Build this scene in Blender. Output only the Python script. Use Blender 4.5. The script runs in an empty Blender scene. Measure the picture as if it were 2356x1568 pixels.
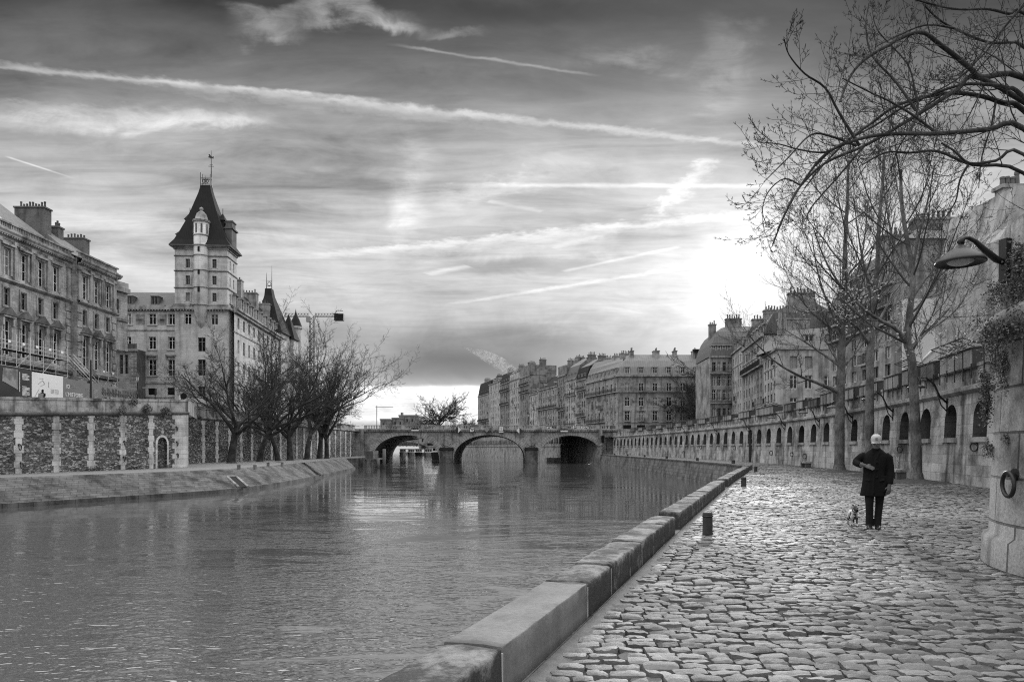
import bpy, bmesh, math, random
import numpy as np
from mathutils import Vector, Matrix
rnd = random.Random(7)
D = bpy.data; SC = bpy.context.scene; COL = SC.collection
R = math.radians
# ------------------------------------------------------------------ camera model used to survey the photo
FPX, HY, CX, EYE = 1570.0, 1029.0, 1178.0, 1.55
def P(px, py, Y): return Vector(((px-CX)/FPX*Y, Y, EYE+(HY-py)/FPX*Y))
def onX(px, X): return X*FPX/(px-CX)             # depth of a sight line on the plane x = X
WZ = -2.2                                        # river level
QL = -0.45                                       # far (left) lower quay level
STL, STR = 5.3, 4.0                              # upper street levels, left and right
ORD = 'first second third fourth fifth sixth seventh eighth ninth tenth eleventh twelfth thirteenth fourteenth fifteenth sixteenth seventeenth eighteenth nineteenth twentieth'.split()

# ------------------------------------------------------------------ node helpers
class NT:
    def __init__(s, tree): s.t = tree; s.n = tree.nodes; s.l = tree.links
    def new(s, ty, **kw):
        n = s.n.new(ty)
        for k, v in kw.items(): setattr(n, k, v)
        return n
    def put(s, sock, v):
        if isinstance(v, S): s.l.new(v.s, sock)
        elif hasattr(v, 'is_linked'): s.l.new(v, sock)
        elif v is not None:
            if isinstance(v, (int, float)) and sock.type == 'RGBA': v = (v, v, v, 1)
            sock.default_value = v
    def m(s, op, a, b=0.0, c=None, clamp=False):
        n = s.new('ShaderNodeMath', operation=op); n.use_clamp = clamp
        s.put(n.inputs[0], a); s.put(n.inputs[1], b)
        if c is not None: s.put(n.inputs[2], c)
        return S(s, n.outputs[0])
    def sstep(s, x, a, b):                       # smooth ramp 0..1 from a to b
        n = s.new('ShaderNodeMapRange', interpolation_type='SMOOTHSTEP')
        s.put(n.inputs[0], x); n.inputs[1].default_value = a; n.inputs[2].default_value = b
        return S(s, n.outputs[0])
    def mix(s, f, a, b):
        n = s.new('ShaderNodeMix', data_type='FLOAT')
        s.put(n.inputs[0], f); s.put(n.inputs[2], a); s.put(n.inputs[3], b)
        return S(s, n.outputs[0])
    def noise(s, vec, scale, detail=4, rough=0.55, dist=0.0):
        n = s.new('ShaderNodeTexNoise'); s.put(n.inputs['Vector'], vec)
        n.inputs['Scale'].default_value = scale; n.inputs['Detail'].default_value = detail
        n.inputs['Roughness'].default_value = rough; n.inputs['Distortion'].default_value = dist
        return S(s, n.outputs['Fac'])
    def mapv(s, vec, scale=(1,1,1), loc=(0,0,0), rot=(0,0,0)):
        n = s.new('ShaderNodeMapping'); s.put(n.inputs[0], vec)
        n.inputs[1].default_value = loc; n.inputs[2].default_value = rot; n.inputs[3].default_value = scale
        return n.outputs[0]
    def sep(s, vec):
        n = s.new('ShaderNodeSeparateXYZ'); s.put(n.inputs[0], vec); return [S(s, o) for o in n.outputs]
    def comb(s, x, y, z=0.0):
        n = s.new('ShaderNodeCombineXYZ')
        for i, v in enumerate((x, y, z)): s.put(n.inputs[i], v)
        return n.outputs[0]
class S:                                         # a socket with arithmetic
    def __init__(s, nt, sock): s.nt = nt; s.s = sock
    def __add__(s, o): return s.nt.m('ADD', s, o)
    __radd__ = __add__
    def __mul__(s, o): return s.nt.m('MULTIPLY', s, o)
    __rmul__ = __mul__
    def __sub__(s, o): return s.nt.m('SUBTRACT', s, o)
    def __rsub__(s, o): return s.nt.m('SUBTRACT', o, s)
    def __truediv__(s, o): return s.nt.m('DIVIDE', s, o)
    def __rtruediv__(s, o): return s.nt.m('DIVIDE', o, s)
def newmat(name):
    m = D.materials.new(name); m.use_nodes = True; nt = NT(m.node_tree)
    b = m.node_tree.nodes['Principled BSDF']
    return m, nt, b
def setcol(nt, b, v):
    n = nt.new('ShaderNodeCombineColor')
    for i in range(3): nt.put(n.inputs[i], v)
    nt.l.new(n.outputs[0], b.inputs['Base Color'])
def bump(nt, b, h, strength=0.5, dist=0.02):
    n = nt.new('ShaderNodeBump'); n.inputs['Strength'].default_value = strength; n.inputs['Distance'].default_value = dist
    nt.put(n.inputs['Height'], h); nt.l.new(n.outputs[0], b.inputs['Normal'])
def coords(nt):
    n = nt.new('ShaderNodeTexCoord'); g = nt.new('ShaderNodeNewGeometry')
    return n.outputs['UV'], g.outputs['Position']

def mat_plain(name, v, rough=0.6, metal=0.0, var=0.25, scale=3.0, bmp=0.0):
    m, nt, b = newmat(name)
    if rough >= .6: b.inputs['Specular IOR Level'].default_value = 0.12
    uv = None; uv, ps = coords(nt)
    n = nt.noise(ps, scale, 5, 0.6)
    setcol(nt, b, (n-0.5)*(2*v*var)+v)
    b.inputs['Roughness'].default_value = rough; b.inputs['Metallic'].default_value = metal
    if bmp: bump(nt, b, nt.noise(ps, scale*6, 4), bmp, 0.01)
    return m
def mat_stone(name, v, bw=1.0, bh=0.38, joint=0.55, msize=0.012, stain=0.45, tint=0.16, rough=0.85, streak=0.4, bmp=0.5, grit=0.18, fine=14.0, offs=0.5):
    """ashlar: blocks in the wall's own metres, block to block tint, run-off streaks, blotches of grime"""
    m, nt, b = newmat(name); uv, ps = coords(nt)
    wob = nt.noise(ps, 1.3, 3)
    br = nt.new('ShaderNodeTexBrick'); nt.l.new(uv, br.inputs['Vector'])
    br.offset = offs
    br.inputs['Color1'].default_value = (0,0,0,1); br.inputs['Color2'].default_value = (1,1,1,1); br.inputs['Mortar'].default_value = (.5,.5,.5,1)
    br.inputs['Scale'].default_value = 1.0; br.inputs['Mortar Size'].default_value = msize; br.inputs['Mortar Smooth'].default_value = 0.3
    br.inputs['Brick Width'].default_value = bw; br.inputs['Row Height'].default_value = bh
    cell = nt.new('ShaderNodeSeparateColor'); nt.l.new(br.outputs['Color'], cell.inputs[0])
    c = S(nt, cell.outputs[0]); mo = S(nt, br.outputs['Fac'])
    blot = nt.sstep(nt.noise(ps, 0.45, 7, 0.68), 0.42, 0.66)
    st = nt.sstep(nt.noise(nt.mapv(ps, (1.6,1.6,0.12)), 1.0, 5, 0.6), 0.46, 0.72)
    gr = nt.noise(ps, fine, 4, 0.7)
    val = (c-0.5)*(2*tint)+1.0
    val = val*(1.0-blot*stain)*(1.0-st*streak)
    val = val*((gr-0.5)*(4*grit)+1.0)
    val = val*(1.0-mo*(1.0-joint))
    setcol(nt, b, val*v)
    b.inputs['Roughness'].default_value = rough; b.inputs['Specular IOR Level'].default_value = 0.18
    bump(nt, b, mo*-1.0 + gr*0.5 + c*0.25, bmp, 0.02)
    return m
def mat_rubble(name, v, scale=3.2, stain=0.5):
    m, nt, b = newmat(name); uv, ps = coords(nt)
    w = nt.new('ShaderNodeTexVoronoi', feature='F1'); mp = nt.mapv(uv, (scale, scale*2.6, 1)); nt.l.new(mp, w.inputs['Vector']); w.inputs['Scale'].default_value = 1.0
    e = nt.new('ShaderNodeTexVoronoi', feature='DISTANCE_TO_EDGE'); nt.l.new(mp, e.inputs['Vector']); e.inputs['Scale'].default_value = 1.0
    cs = nt.new('ShaderNodeSeparateColor'); nt.l.new(w.outputs['Color'], cs.inputs[0])
    c = S(nt, cs.outputs[0]); ed = nt.sstep(S(nt, e.outputs['Distance']), 0.0, 0.12)
    big = nt.sstep(nt.noise(ps, 0.4, 6, 0.62), 0.36, 0.7)
    z = nt.sep(ps)[2]
    val = (c*c*1.5+0.35)*(ed*0.7+0.3)*(1.0-big*stain)
    val = val*((nt.noise(ps, 9, 4, 0.7)-0.5)*1.0+1.0)
    setcol(nt, b, val*v); b.inputs['Roughness'].default_value = 0.9; b.inputs['Specular IOR Level'].default_value = 0.15
    bump(nt, b, ed+c*0.6, 0.8, 0.04)
    return m
def mat_crust(name):
    """old kerb stone: grey stone under black lichen crust, pale scuffs"""
    m, nt, b = newmat(name); uv, ps = coords(nt); z = nt.sep(ps)[2]
    c = nt.noise(ps, 2.3, 7, 0.68); f = nt.noise(ps, 24, 5, 0.7); g = nt.noise(nt.mapv(ps, (6,6,1.2)), 1.0, 5, 0.65)
    side = nt.sstep(z, 0.33, 0.26)
    crust = nt.sstep(c + (f-0.5)*0.28 + side*0.10, 0.40, 0.56)
    st = nt.mix(crust, 0.19, 0.035)*((f-0.5)*1.6+1.0)*(1.0-nt.sstep(g, .5, .7)*0.35)
    setcol(nt, b, st); b.inputs['Roughness'].default_value = 0.85; b.inputs['Specular IOR Level'].default_value = 0.35
    bump(nt, b, f*0.8+c*0.6, 0.9, 0.02); return m
def mat_bark(name, v, sc=1.0):
    m, nt, b = newmat(name); uv, ps = coords(nt)
    n = nt.noise(nt.mapv(ps, (13*sc,13*sc,3.4*sc)), 1.0, 7, 0.75, 1.2)
    p = nt.sstep(nt.noise(ps, 1.4*sc, 4, 0.6), 0.4, 0.65)
    setcol(nt, b, nt.m('MAXIMUM',(n-0.5)*3.2+1.0,0.15)*(p*0.7+0.65)*v); b.inputs['Roughness'].default_value = 0.85; b.inputs['Specular IOR Level'].default_value = 0.15
    bump(nt, b, n, 0.7, 0.02)
    return m
def mat_seam(name, v, width=0.6, rough=0.5):
    """zinc or slate roof: rows in uv metres"""
    m, nt, b = newmat(name); uv, ps = coords(nt)
    u, w, _ = nt.sep(uv)
    f = nt.m('FRACT', u/width); line = nt.sstep(nt.m('ABSOLUTE', f-0.5), 0.44, 0.49)
    n = nt.noise(ps, 1.1, 6, 0.65)
    setcol(nt, b, ((n-0.5)*0.9+1.0)*(1.0-line*0.4)*v); b.inputs['Roughness'].default_value = rough; b.inputs['Specular IOR Level'].default_value = 0.25
    bump(nt, b, line, 0.6, 0.03)
    return m
M = {}
def build_mats():
    M['ashlar'] = mat_stone('palace_limestone', 0.38, 1.1, 0.42, 0.7, 0.018, 0.5, 0.12, streak=0.5, grit=0.24)
    M['ashlar_pale'] = mat_stone('tower_limestone', 0.50, 1.2, 0.4, 0.78, 0.014, 0.3, 0.08, streak=0.35, grit=0.18)
    M['plaster'] = mat_stone('pale_render_facade', 0.42, 5.0, 3.1, 0.9, 0.01, 0.45, 0.05, streak=0.6, grit=0.22)
    M['plaster_grey'] = mat_stone('grey_stone_facade', 0.23, 1.6, 0.45, 0.85, 0.012, 0.55, 0.12, streak=0.6, grit=0.22)
    M['plaster_mid'] = mat_stone('weathered_stone_facade', 0.31, 1.6, 0.45, 0.85, 0.012, 0.55, 0.12, streak=0.6, grit=0.22)
    M['trim'] = mat_stone('carved_stone_trim', 0.33, 2.0, 5.0, 0.9, 0.01, 0.6, 0.08, streak=0.6, grit=0.22)
    M['trim_dark'] = mat_stone('sooty_stone_trim', 0.12, 2.0, 5.0, 0.9, 0.01, 0.5, 0.05, streak=0.4)
    M['quaywall'] = mat_stone('quay_limestone', 0.37, 0.95, 0.42, 0.62, 0.012, 0.72, 0.2, streak=0.75, grit=0.3)
    M['buttress'] = mat_stone('buttress_limestone', 0.24, 1.15, 0.58, 0.35, 0.018, 0.85, 0.24, streak=0.8, grit=0.38, fine=24, bmp=0.9)
    M['niche'] = mat_stone('dark_niche_stone', 0.10, 0.6, 0.3, 0.6, 0.012, 0.5, 0.2)  # niche reveals and backs, darker than the wall face
    M['wetwall'] = mat_stone('damp_riverside_masonry', 0.15, 0.7, 0.3, 0.6, 0.02, 0.6, 0.25, streak=0.5, grit=0.25)
    M['quoin'] = mat_stone('pale_quoin_stone', 0.55, 3.0, 0.45, 0.75, 0.02, 0.45, 0.12, streak=0.3)
    M['parapet'] = mat_stone('stained_parapet_stone', 0.38, 1.5, 0.62, 0.6, 0.012, 0.85, 0.12, streak=0.75)
    M['rubble'] = mat_rubble('coursed_rubble', 0.26)
    M['rubble_dark'] = mat_rubble('dark_coursed_rubble', 0.15)
    M['slope'] = mat_stone('embankment_setts', 0.115, 0.9, 0.34, 0.5, 0.025, 0.78, 0.2, streak=0.35, grit=0.25)
    M['bridge'] = mat_stone('bridge_limestone', 0.32, 0.9, 0.3, 0.65, 0.016, 0.55, 0.16, streak=0.6, grit=0.22)
    M['voussoir'] = mat_stone('bridge_voussoir', 0.38, 9.0, 9.0, 0.72, 0.0, 0.45, 0.03, streak=0.4)
    M['kerb'] = mat_crust('worn_kerb_stone')
    M['kerb_pale'] = mat_stone('smooth_kerb_stone', 0.17, 9.0, 9.0, 1.0, 0.0, 0.35, 0.0, rough=0.75, streak=0.3, grit=0.2, fine=26)
    M['mortar'] = mat_plain('pale_mortar', 0.36, 0.9)
    M['slate'] = mat_seam('slate_roof', 0.016, 0.3, 0.85)
    M['zinc'] = mat_seam('zinc_roof', 0.17, 0.6, 0.5)
    M['zinc_dark'] = mat_seam('dark_zinc_roof', 0.10, 0.5, 0.5)
    M['brick'] = mat_stone('chimney_brick', 0.17, 0.24, 0.08, 0.8, 0.01, 0.4, 0.2)
    M['pot'] = mat_plain('terracotta_pot', 0.12, 0.8)
    M['iron'] = mat_plain('black_iron', 0.018, 0.5, 0.2, 0.5, 8)
    M['lampiron'] = mat_plain('dark_enamelled_iron', 0.012, 0.45, 0.0, 0.5, 6)
    M['steel'] = mat_plain('galvanised_tube', 0.4, 0.5, 0.2)
    M['white'] = mat_plain('white_paint', 0.68, 0.6, 0, 0.12)
    M['grey'] = mat_plain('grey_paint', 0.24, 0.7, 0, 0.2, 6)
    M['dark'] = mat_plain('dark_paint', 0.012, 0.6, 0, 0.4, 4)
    M['palewood'] = mat_stone('pale_boards', 0.42, 0.22, 9.0, 0.55, 0.012, 0.3, 0.12)
    M['boxpaint'] = mat_stone('weathered_green_boards', 0.15, 0.9, 9.0, 0.6, 0.008, 0.5, 0.22, streak=0.5, rough=0.6)
    M['boxpale'] = mat_stone('faded_green_boards', 0.3, 0.8, 9.0, 0.6, 0.008, 0.4, 0.15, streak=0.5, rough=0.6)
    M['boxdark'] = mat_plain('dark_green_paint', 0.035, 0.5, 0, 0.4, 3)
    M['wood'] = mat_plain('weathered_wood', 0.14, 0.8, 0, 0.5, 6, 0.3)
    M['bark'] = mat_bark('plane_bark', 0.11)
    M['bark_dark'] = mat_bark('dark_wet_bark', 0.045)
    M['twig'] = mat_plain('bare_twigs', 0.06, 0.8, 0, 0.3, 2)
    M['twig_dark'] = mat_plain('dark_bare_twigs', 0.045, 0.8, 0, 0.3, 2)
    M['leaf'] = mat_plain('small_green_leaves', 0.09, 0.6, 0, 0.6, 2.5)
    M['leaf_pale'] = mat_plain('pale_spring_leaves', 0.30, 0.6, 0, 0.5, 2.5)
    M['moss'] = mat_plain('dark_moss', 0.03, 0.9, 0, 0.6, 4, 0.6)
    M['soil'] = mat_plain('bare_soil', 0.06, 0.95, 0, 0.6, 5, 0.6)
    M['sand'] = mat_plain('trodden_gravel', 0.17, 0.95, 0, 0.5, 2.0, 0.5)
    M['asphalt'] = mat_plain('street_asphalt', 0.06, 0.9, 0, 0.4, 0.8)
    m, nt, b = newmat('dark_window_glass'); b.inputs['Base Color'].default_value = (.006,.006,.006,1); b.inputs['Specular IOR Level'].default_value = 0.3; b.inputs['Roughness'].default_value = 0.12; M['glass'] = m
    m, nt, b = newmat('curtained_window_glass'); b.inputs['Base Color'].default_value = (.16,.16,.16,1); b.inputs['Roughness'].default_value = 0.15; M['curtain'] = m
    m, nt, b = newmat('frosted_lamp_glass'); b.inputs['Base Color'].default_value = (.6,.6,.6,1); b.inputs['Roughness'].default_value = 0.3; M['lampglass'] = m

# ------------------------------------------------------------------ object helpers
WORLD = {}
def empty(name, loc):
    o = D.objects.new(name, None); COL.objects.link(o); o.location = loc; o.empty_display_size = 0.3
    WORLD[o] = Vector(loc); return o
def tag(o, label=None, cat=None, group=None, kind=None):
    if label: o['label'] = label
    if cat: o['category'] = cat
    if group: o['group'] = group
    if kind: o['kind'] = kind
    return o
def thing(name, loc, label, cat, group=None): return tag(empty(name, loc), label, cat, group)
def link(name, me, parent=None, loc=None, rz=0.0):
    o = D.objects.new(name, me); COL.objects.link(o)
    w = Vector(loc) if loc is not None else None
    if parent is not None:
        o.parent = parent
        WORLD[o] = WORLD[parent]
        if w is not None: o.location = w - WORLD[parent]; WORLD[o] = w
    elif w is not None: o.location = w; WORLD[o] = w
    else: WORLD[o] = Vector((0,0,0))
    o.rotation_euler[2] = rz
    return o
KIDS = {}
def dup(root, loc, rz=None, label=None, group=None, scale=None):
    """copy of a thing with copies of its parts and sub-parts"""
    def cp(o, par):
        c = o.copy(); COL.objects.link(c)
        if par is not None: c.parent = par
        for ch in o.children: cp(ch, c)
        return c
    c = cp(root, None); c.location = loc; WORLD[c] = Vector(loc)
    if rz is not None: c.rotation_euler[2] = rz
    if scale is not None: c.scale = (scale,)*3 if isinstance(scale, (int, float)) else scale
    if label: c['label'] = label
    if group: c['group'] = group
    return c

def mesh_np(name, verts, faces_flat, sizes, mats, mi=None, smooth=False, uv=True):
    me = D.meshes.new(name)
    verts = np.asarray(verts, np.float32).reshape(-1, 3); ff = np.asarray(faces_flat, np.int32); sz = np.asarray(sizes, np.int32)
    me.vertices.add(len(verts)); me.vertices.foreach_set('co', verts.ravel())
    me.loops.add(len(ff)); me.loops.foreach_set('vertex_index', ff)
    st = np.zeros(len(sz), np.int32); st[1:] = np.cumsum(sz)[:-1]
    me.polygons.add(len(sz)); me.polygons.foreach_set('loop_start', st); me.polygons.foreach_set('loop_total', sz)
    if mi is not None: me.polygons.foreach_set('material_index', np.asarray(mi, np.int32))
    me.polygons.foreach_set('use_smooth', np.full(len(sz), bool(smooth)))
    for m in (mats if isinstance(mats, (list, tuple)) else [mats]): me.materials.append(m)
    me.update(calc_edges=True); me.validate()
    return me
def auto_uv(me, off=(0,0,0), given=None):
    n = len(me.polygons); L = len(me.loops)
    if not n: return
    nor = np.zeros(n*3, np.float32); me.polygons.foreach_get('normal', nor); nor = nor.reshape(-1,3)
    tot = np.zeros(n, np.int32); me.polygons.foreach_get('loop_total', tot)
    vi = np.zeros(L, np.int32); me.loops.foreach_get('vertex_index', vi)
    co = np.zeros(len(me.vertices)*3, np.float32); me.vertices.foreach_get('co', co); co = co.reshape(-1,3)+np.asarray(off, np.float32)
    N = np.repeat(nor, tot, 0); p = co[vi]
    h = np.hypot(N[:,0], N[:,1]); flat = h < 0.25
    tx = np.where(flat, 1.0, -N[:,1]/np.maximum(h,1e-6)); ty = np.where(flat, 0.0, N[:,0]/np.maximum(h,1e-6))
    u = p[:,0]*tx+p[:,1]*ty
    v = np.where(flat, p[:,1], np.where(np.abs(N[:,2])>0.3, p[:,2]/np.maximum(h,0.2), p[:,2]))
    uv = np.stack([u,v],1)
    if given is not None:
        for i, g in enumerate(given):
            if g is not None: uv[i] = g
    lay = me.uv_layers.new(name='UVMap'); lay.data.foreach_set('uv', uv.astype(np.float32).ravel())

class MB:
    """collects shapes (optionally in a local frame: s along a facade, t inward, z up) and links them as ONE mesh"""
    def __init__(s, o=None, u=None):
        s.v = []; s.f = []; s.m = []; s.uv = []; s.sm = []; s.o = o; s.u = u; s.cur = 0; s.smooth = False
    def tr(s, p):
        if s.o is None: return (p[0], p[1], p[2])
        u = s.u; return (s.o[0]+u[0]*p[0]-u[1]*p[1], s.o[1]+u[1]*p[0]+u[0]*p[1], p[2])
    def add(s, pts, faces, uvs=None):
        b = len(s.v); s.v += [s.tr(p) for p in pts]
        for k, f in enumerate(faces):
            s.f.append([b+i for i in f]); s.m.append(s.cur); s.sm.append(s.smooth)
            s.uv += (uvs[k] if uvs else [None]*len(f))
    def quad(s, a, b, c, d, uvs=None): s.add([a,b,c,d], [(0,1,2,3)], [uvs] if uvs else None)
    def box(s, x0, x1, y0, y1, z0, z1):
        s.add([(x0,y0,z0),(x1,y0,z0),(x1,y1,z0),(x0,y1,z0),(x0,y0,z1),(x1,y0,z1),(x1,y1,z1),(x0,y1,z1)],
              [(0,3,2,1),(4,5,6,7),(0,1,5,4),(1,2,6,5),(2,3,7,6),(3,0,4,7)])
    def prism(s, poly, y0, y1):                   # polygon in (x,z) extruded along y
        n = len(poly); s.add([(x,y0,z) for x,z in poly]+[(x,y1,z) for x,z in poly],
              [tuple(range(n)), tuple(range(2*n-1,n-1,-1))]+[(i,i+n,(i+1)%n+n,(i+1)%n) for i in range(n)])
    def slab(s, poly, z0, z1):                    # polygon in (x,y) extruded along z
        n = len(poly); s.add([(x,y,z0) for x,y in poly]+[(x,y,z1) for x,y in poly],
              [tuple(range(n-1,-1,-1)), tuple(range(n,2*n))]+[(i,(i+1)%n,(i+1)%n+n,i+n) for i in range(n)])
    def loft(s, rings, cap0=True, cap1=True, closed=True):
        n = len(rings[0]); pts = [p for r in rings for p in r]; fs = []
        for k in range(len(rings)-1):
            for i in range(n if closed else n-1):
                j = (i+1)%n; fs.append((k*n+i, k*n+j, (k+1)*n+j, (k+1)*n+i))
        if cap0: fs.append(tuple(range(n-1,-1,-1)))
        if cap1: fs.append(tuple(range((len(rings)-1)*n, len(rings)*n)))
        s.add(pts, fs)
    def lathe(s, prof, c, n=16, a0=0.0, a1=None):  # prof: (r, z)
        full = a1 is None; k = n if full else n+1; a1 = a0+2*math.pi if full else a1
        rings = [[(c[0]+r*math.cos(a0+(a1-a0)*i/n), c[1]+r*math.sin(a0+(a1-a0)*i/n), c[2]+z) for i in range(k)] for r, z in prof]
        s.loft(rings, full, full, full)
    def tube(s, pts, rad, n=6, cap=True):
        pts = [Vector(p) for p in pts]; rings = []
        if not isinstance(rad, (list, tuple)): rad = [rad]*len(pts)
        up = None
        for i, p in enumerate(pts):
            d = (pts[min(i+1,len(pts)-1)]-pts[max(i-1,0)]).normalized()
            if up is None: up = d.orthogonal().normalized()
            x = (up-d*up.dot(d)); x = x.normalized() if x.length > 1e-5 else d.orthogonal().normalized()
            up = x; y = d.cross(x)
            rings.append([tuple(p+(x*math.cos(2*math.pi*k/n)+y*math.sin(2*math.pi*k/n))*rad[i]) for k in range(n)])
        s.loft(rings, cap, cap)
    def torus(s, c, ax, r, t, n=20, k=6):
        c = Vector(c); ax = Vector(ax).normalized(); x = ax.orthogonal().normalized(); y = ax.cross(x)
        rings = []
        for i in range(n):
            a = 2*math.pi*i/n; d = x*math.cos(a)+y*math.sin(a)
            rings.append([tuple(c+d*r+(d*math.cos(2*math.pi*j/k)+ax*math.sin(2*math.pi*j/k))*t) for j in range(k)])
        rings.append(rings[0]); s.loft(rings, False, False)
    def bar(s, a, b, t):
        s.tube([a, b], t, 4)
    def build(s, name, mats, parent=None, smooth=None, loc=None):
        off = WORLD[parent] if parent is not None else (Vector(loc) if loc is not None else Vector((0,0,0)))
        v = np.asarray(s.v, np.float64)-np.asarray(off)[None,:]
        me = mesh_np(name, v, [i for f in s.f for i in f], [len(f) for f in s.f], mats, s.m)
        if len(me.loops) == len(s.uv): auto_uv(me, off, s.uv if any(u is not None for u in s.uv) else None)
        else: auto_uv(me, off)
        if smooth is not None: me.polygons.foreach_set('use_smooth', np.full(len(me.polygons), smooth))
        elif any(s.sm) and len(me.polygons) == len(s.sm): me.polygons.foreach_set('use_smooth', np.array(s.sm))
        if parent is None and loc is not None: return link(name, me, None, loc)
        return link(name, me, parent)
class Tubes:
    """many tapered branches as one mesh, built with numpy"""
    def __init__(s): s.b = {}
    def add(s, pts, rad, n): s.b.setdefault((len(pts), n), []).append((pts, rad))
    def build(s, name, mats, parent=None, smooth=True):
        V = []; F = []; base = 0; off = np.asarray(WORLD[parent] if parent is not None else (0,0,0))
        for (k, n), L in s.b.items():
            p = np.array([x[0] for x in L], np.float64); r = np.array([x[1] for x in L], np.float64); m = len(L)
            d = np.empty_like(p); d[:,1:-1] = p[:,2:]-p[:,:-2]; d[:,0] = p[:,1]-p[:,0]; d[:,-1] = p[:,-1]-p[:,-2]
            d /= np.maximum(np.linalg.norm(d, axis=2, keepdims=True), 1e-9)
            ref = np.where(np.abs(d[:,:1,2:3])<0.8, np.array([[[0,0,1.]]]), np.array([[[1.,0,0]]]))
            x = np.cross(d, np.broadcast_to(ref, d.shape)); x /= np.maximum(np.linalg.norm(x, axis=2, keepdims=True), 1e-9)
            y = np.cross(d, x); a = 2*np.pi*np.arange(n)/n
            ring = p[:,:,None,:]+(x[:,:,None,:]*np.cos(a)[None,None,:,None]+y[:,:,None,:]*np.sin(a)[None,None,:,None])*r[:,:,None,None]
            V.append(ring.reshape(-1,3))
            idx = np.arange(m*k*n).reshape(m,k,n)+base; j = (np.arange(n)+1)%n
            F.append(np.stack([idx[:,:-1,:], idx[:,:-1,:][:,:,j], idx[:,1:,:][:,:,j], idx[:,1:,:]], -1).reshape(-1,4)); base += m*k*n
        V = np.concatenate(V)-off; F = np.concatenate(F)
        me = mesh_np(name, V, F.ravel(), np.full(len(F),4), mats, None, smooth)
        return link(name, me, parent)
build_mats()
# ------------------------------------------------------------------ camera, sun and sky
cam = D.cameras.new('camera'); cam.sensor_width = 36; cam.lens = 36*FPX/2356; cam.shift_y = (HY-784)/2356
cam.clip_start = 0.05; cam.clip_end = 6000
co = D.objects.new('camera', cam); COL.objects.link(co); co.location = (0,0,EYE); co.rotation_euler = (R(90),0,0); SC.camera = co
SUN = Vector(((1690-CX)/FPX, 1.0, (HY-615)/FPX)).normalized()
SEL, SAZ = math.asin(SUN.z), math.atan2(SUN.x, SUN.y)
sl = D.lights.new('sun', 'SUN'); sl.energy = 1.0; sl.angle = R(3.0); sl.color = (1,1,1)
so = D.objects.new('sun', sl); COL.objects.link(so); so.rotation_euler = SUN.to_track_quat('Z','Y').to_euler(); so.location = (60,200,120)
SC.view_settings.view_transform = 'Standard'; SC.view_settings.look = 'None'; SC.view_settings.exposure = 0.9; SC.view_settings.gamma = 1
SC.cycles.use_denoising = False; SC.cycles.filter_width = 1.15
SC.cycles.max_bounces = 5; SC.cycles.diffuse_bounces = 3; SC.cycles.glossy_bounces = 3; SC.cycles.transparent_max_bounces = 4
SC.cycles.caustics_reflective = False; SC.cycles.caustics_refractive = False; SC.cycles.sample_clamp_indirect = 3; SC.cycles.sample_clamp_direct = 6
BACK0, BACK1, HIGH = 0.55, 0.45, 1.35
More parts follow.
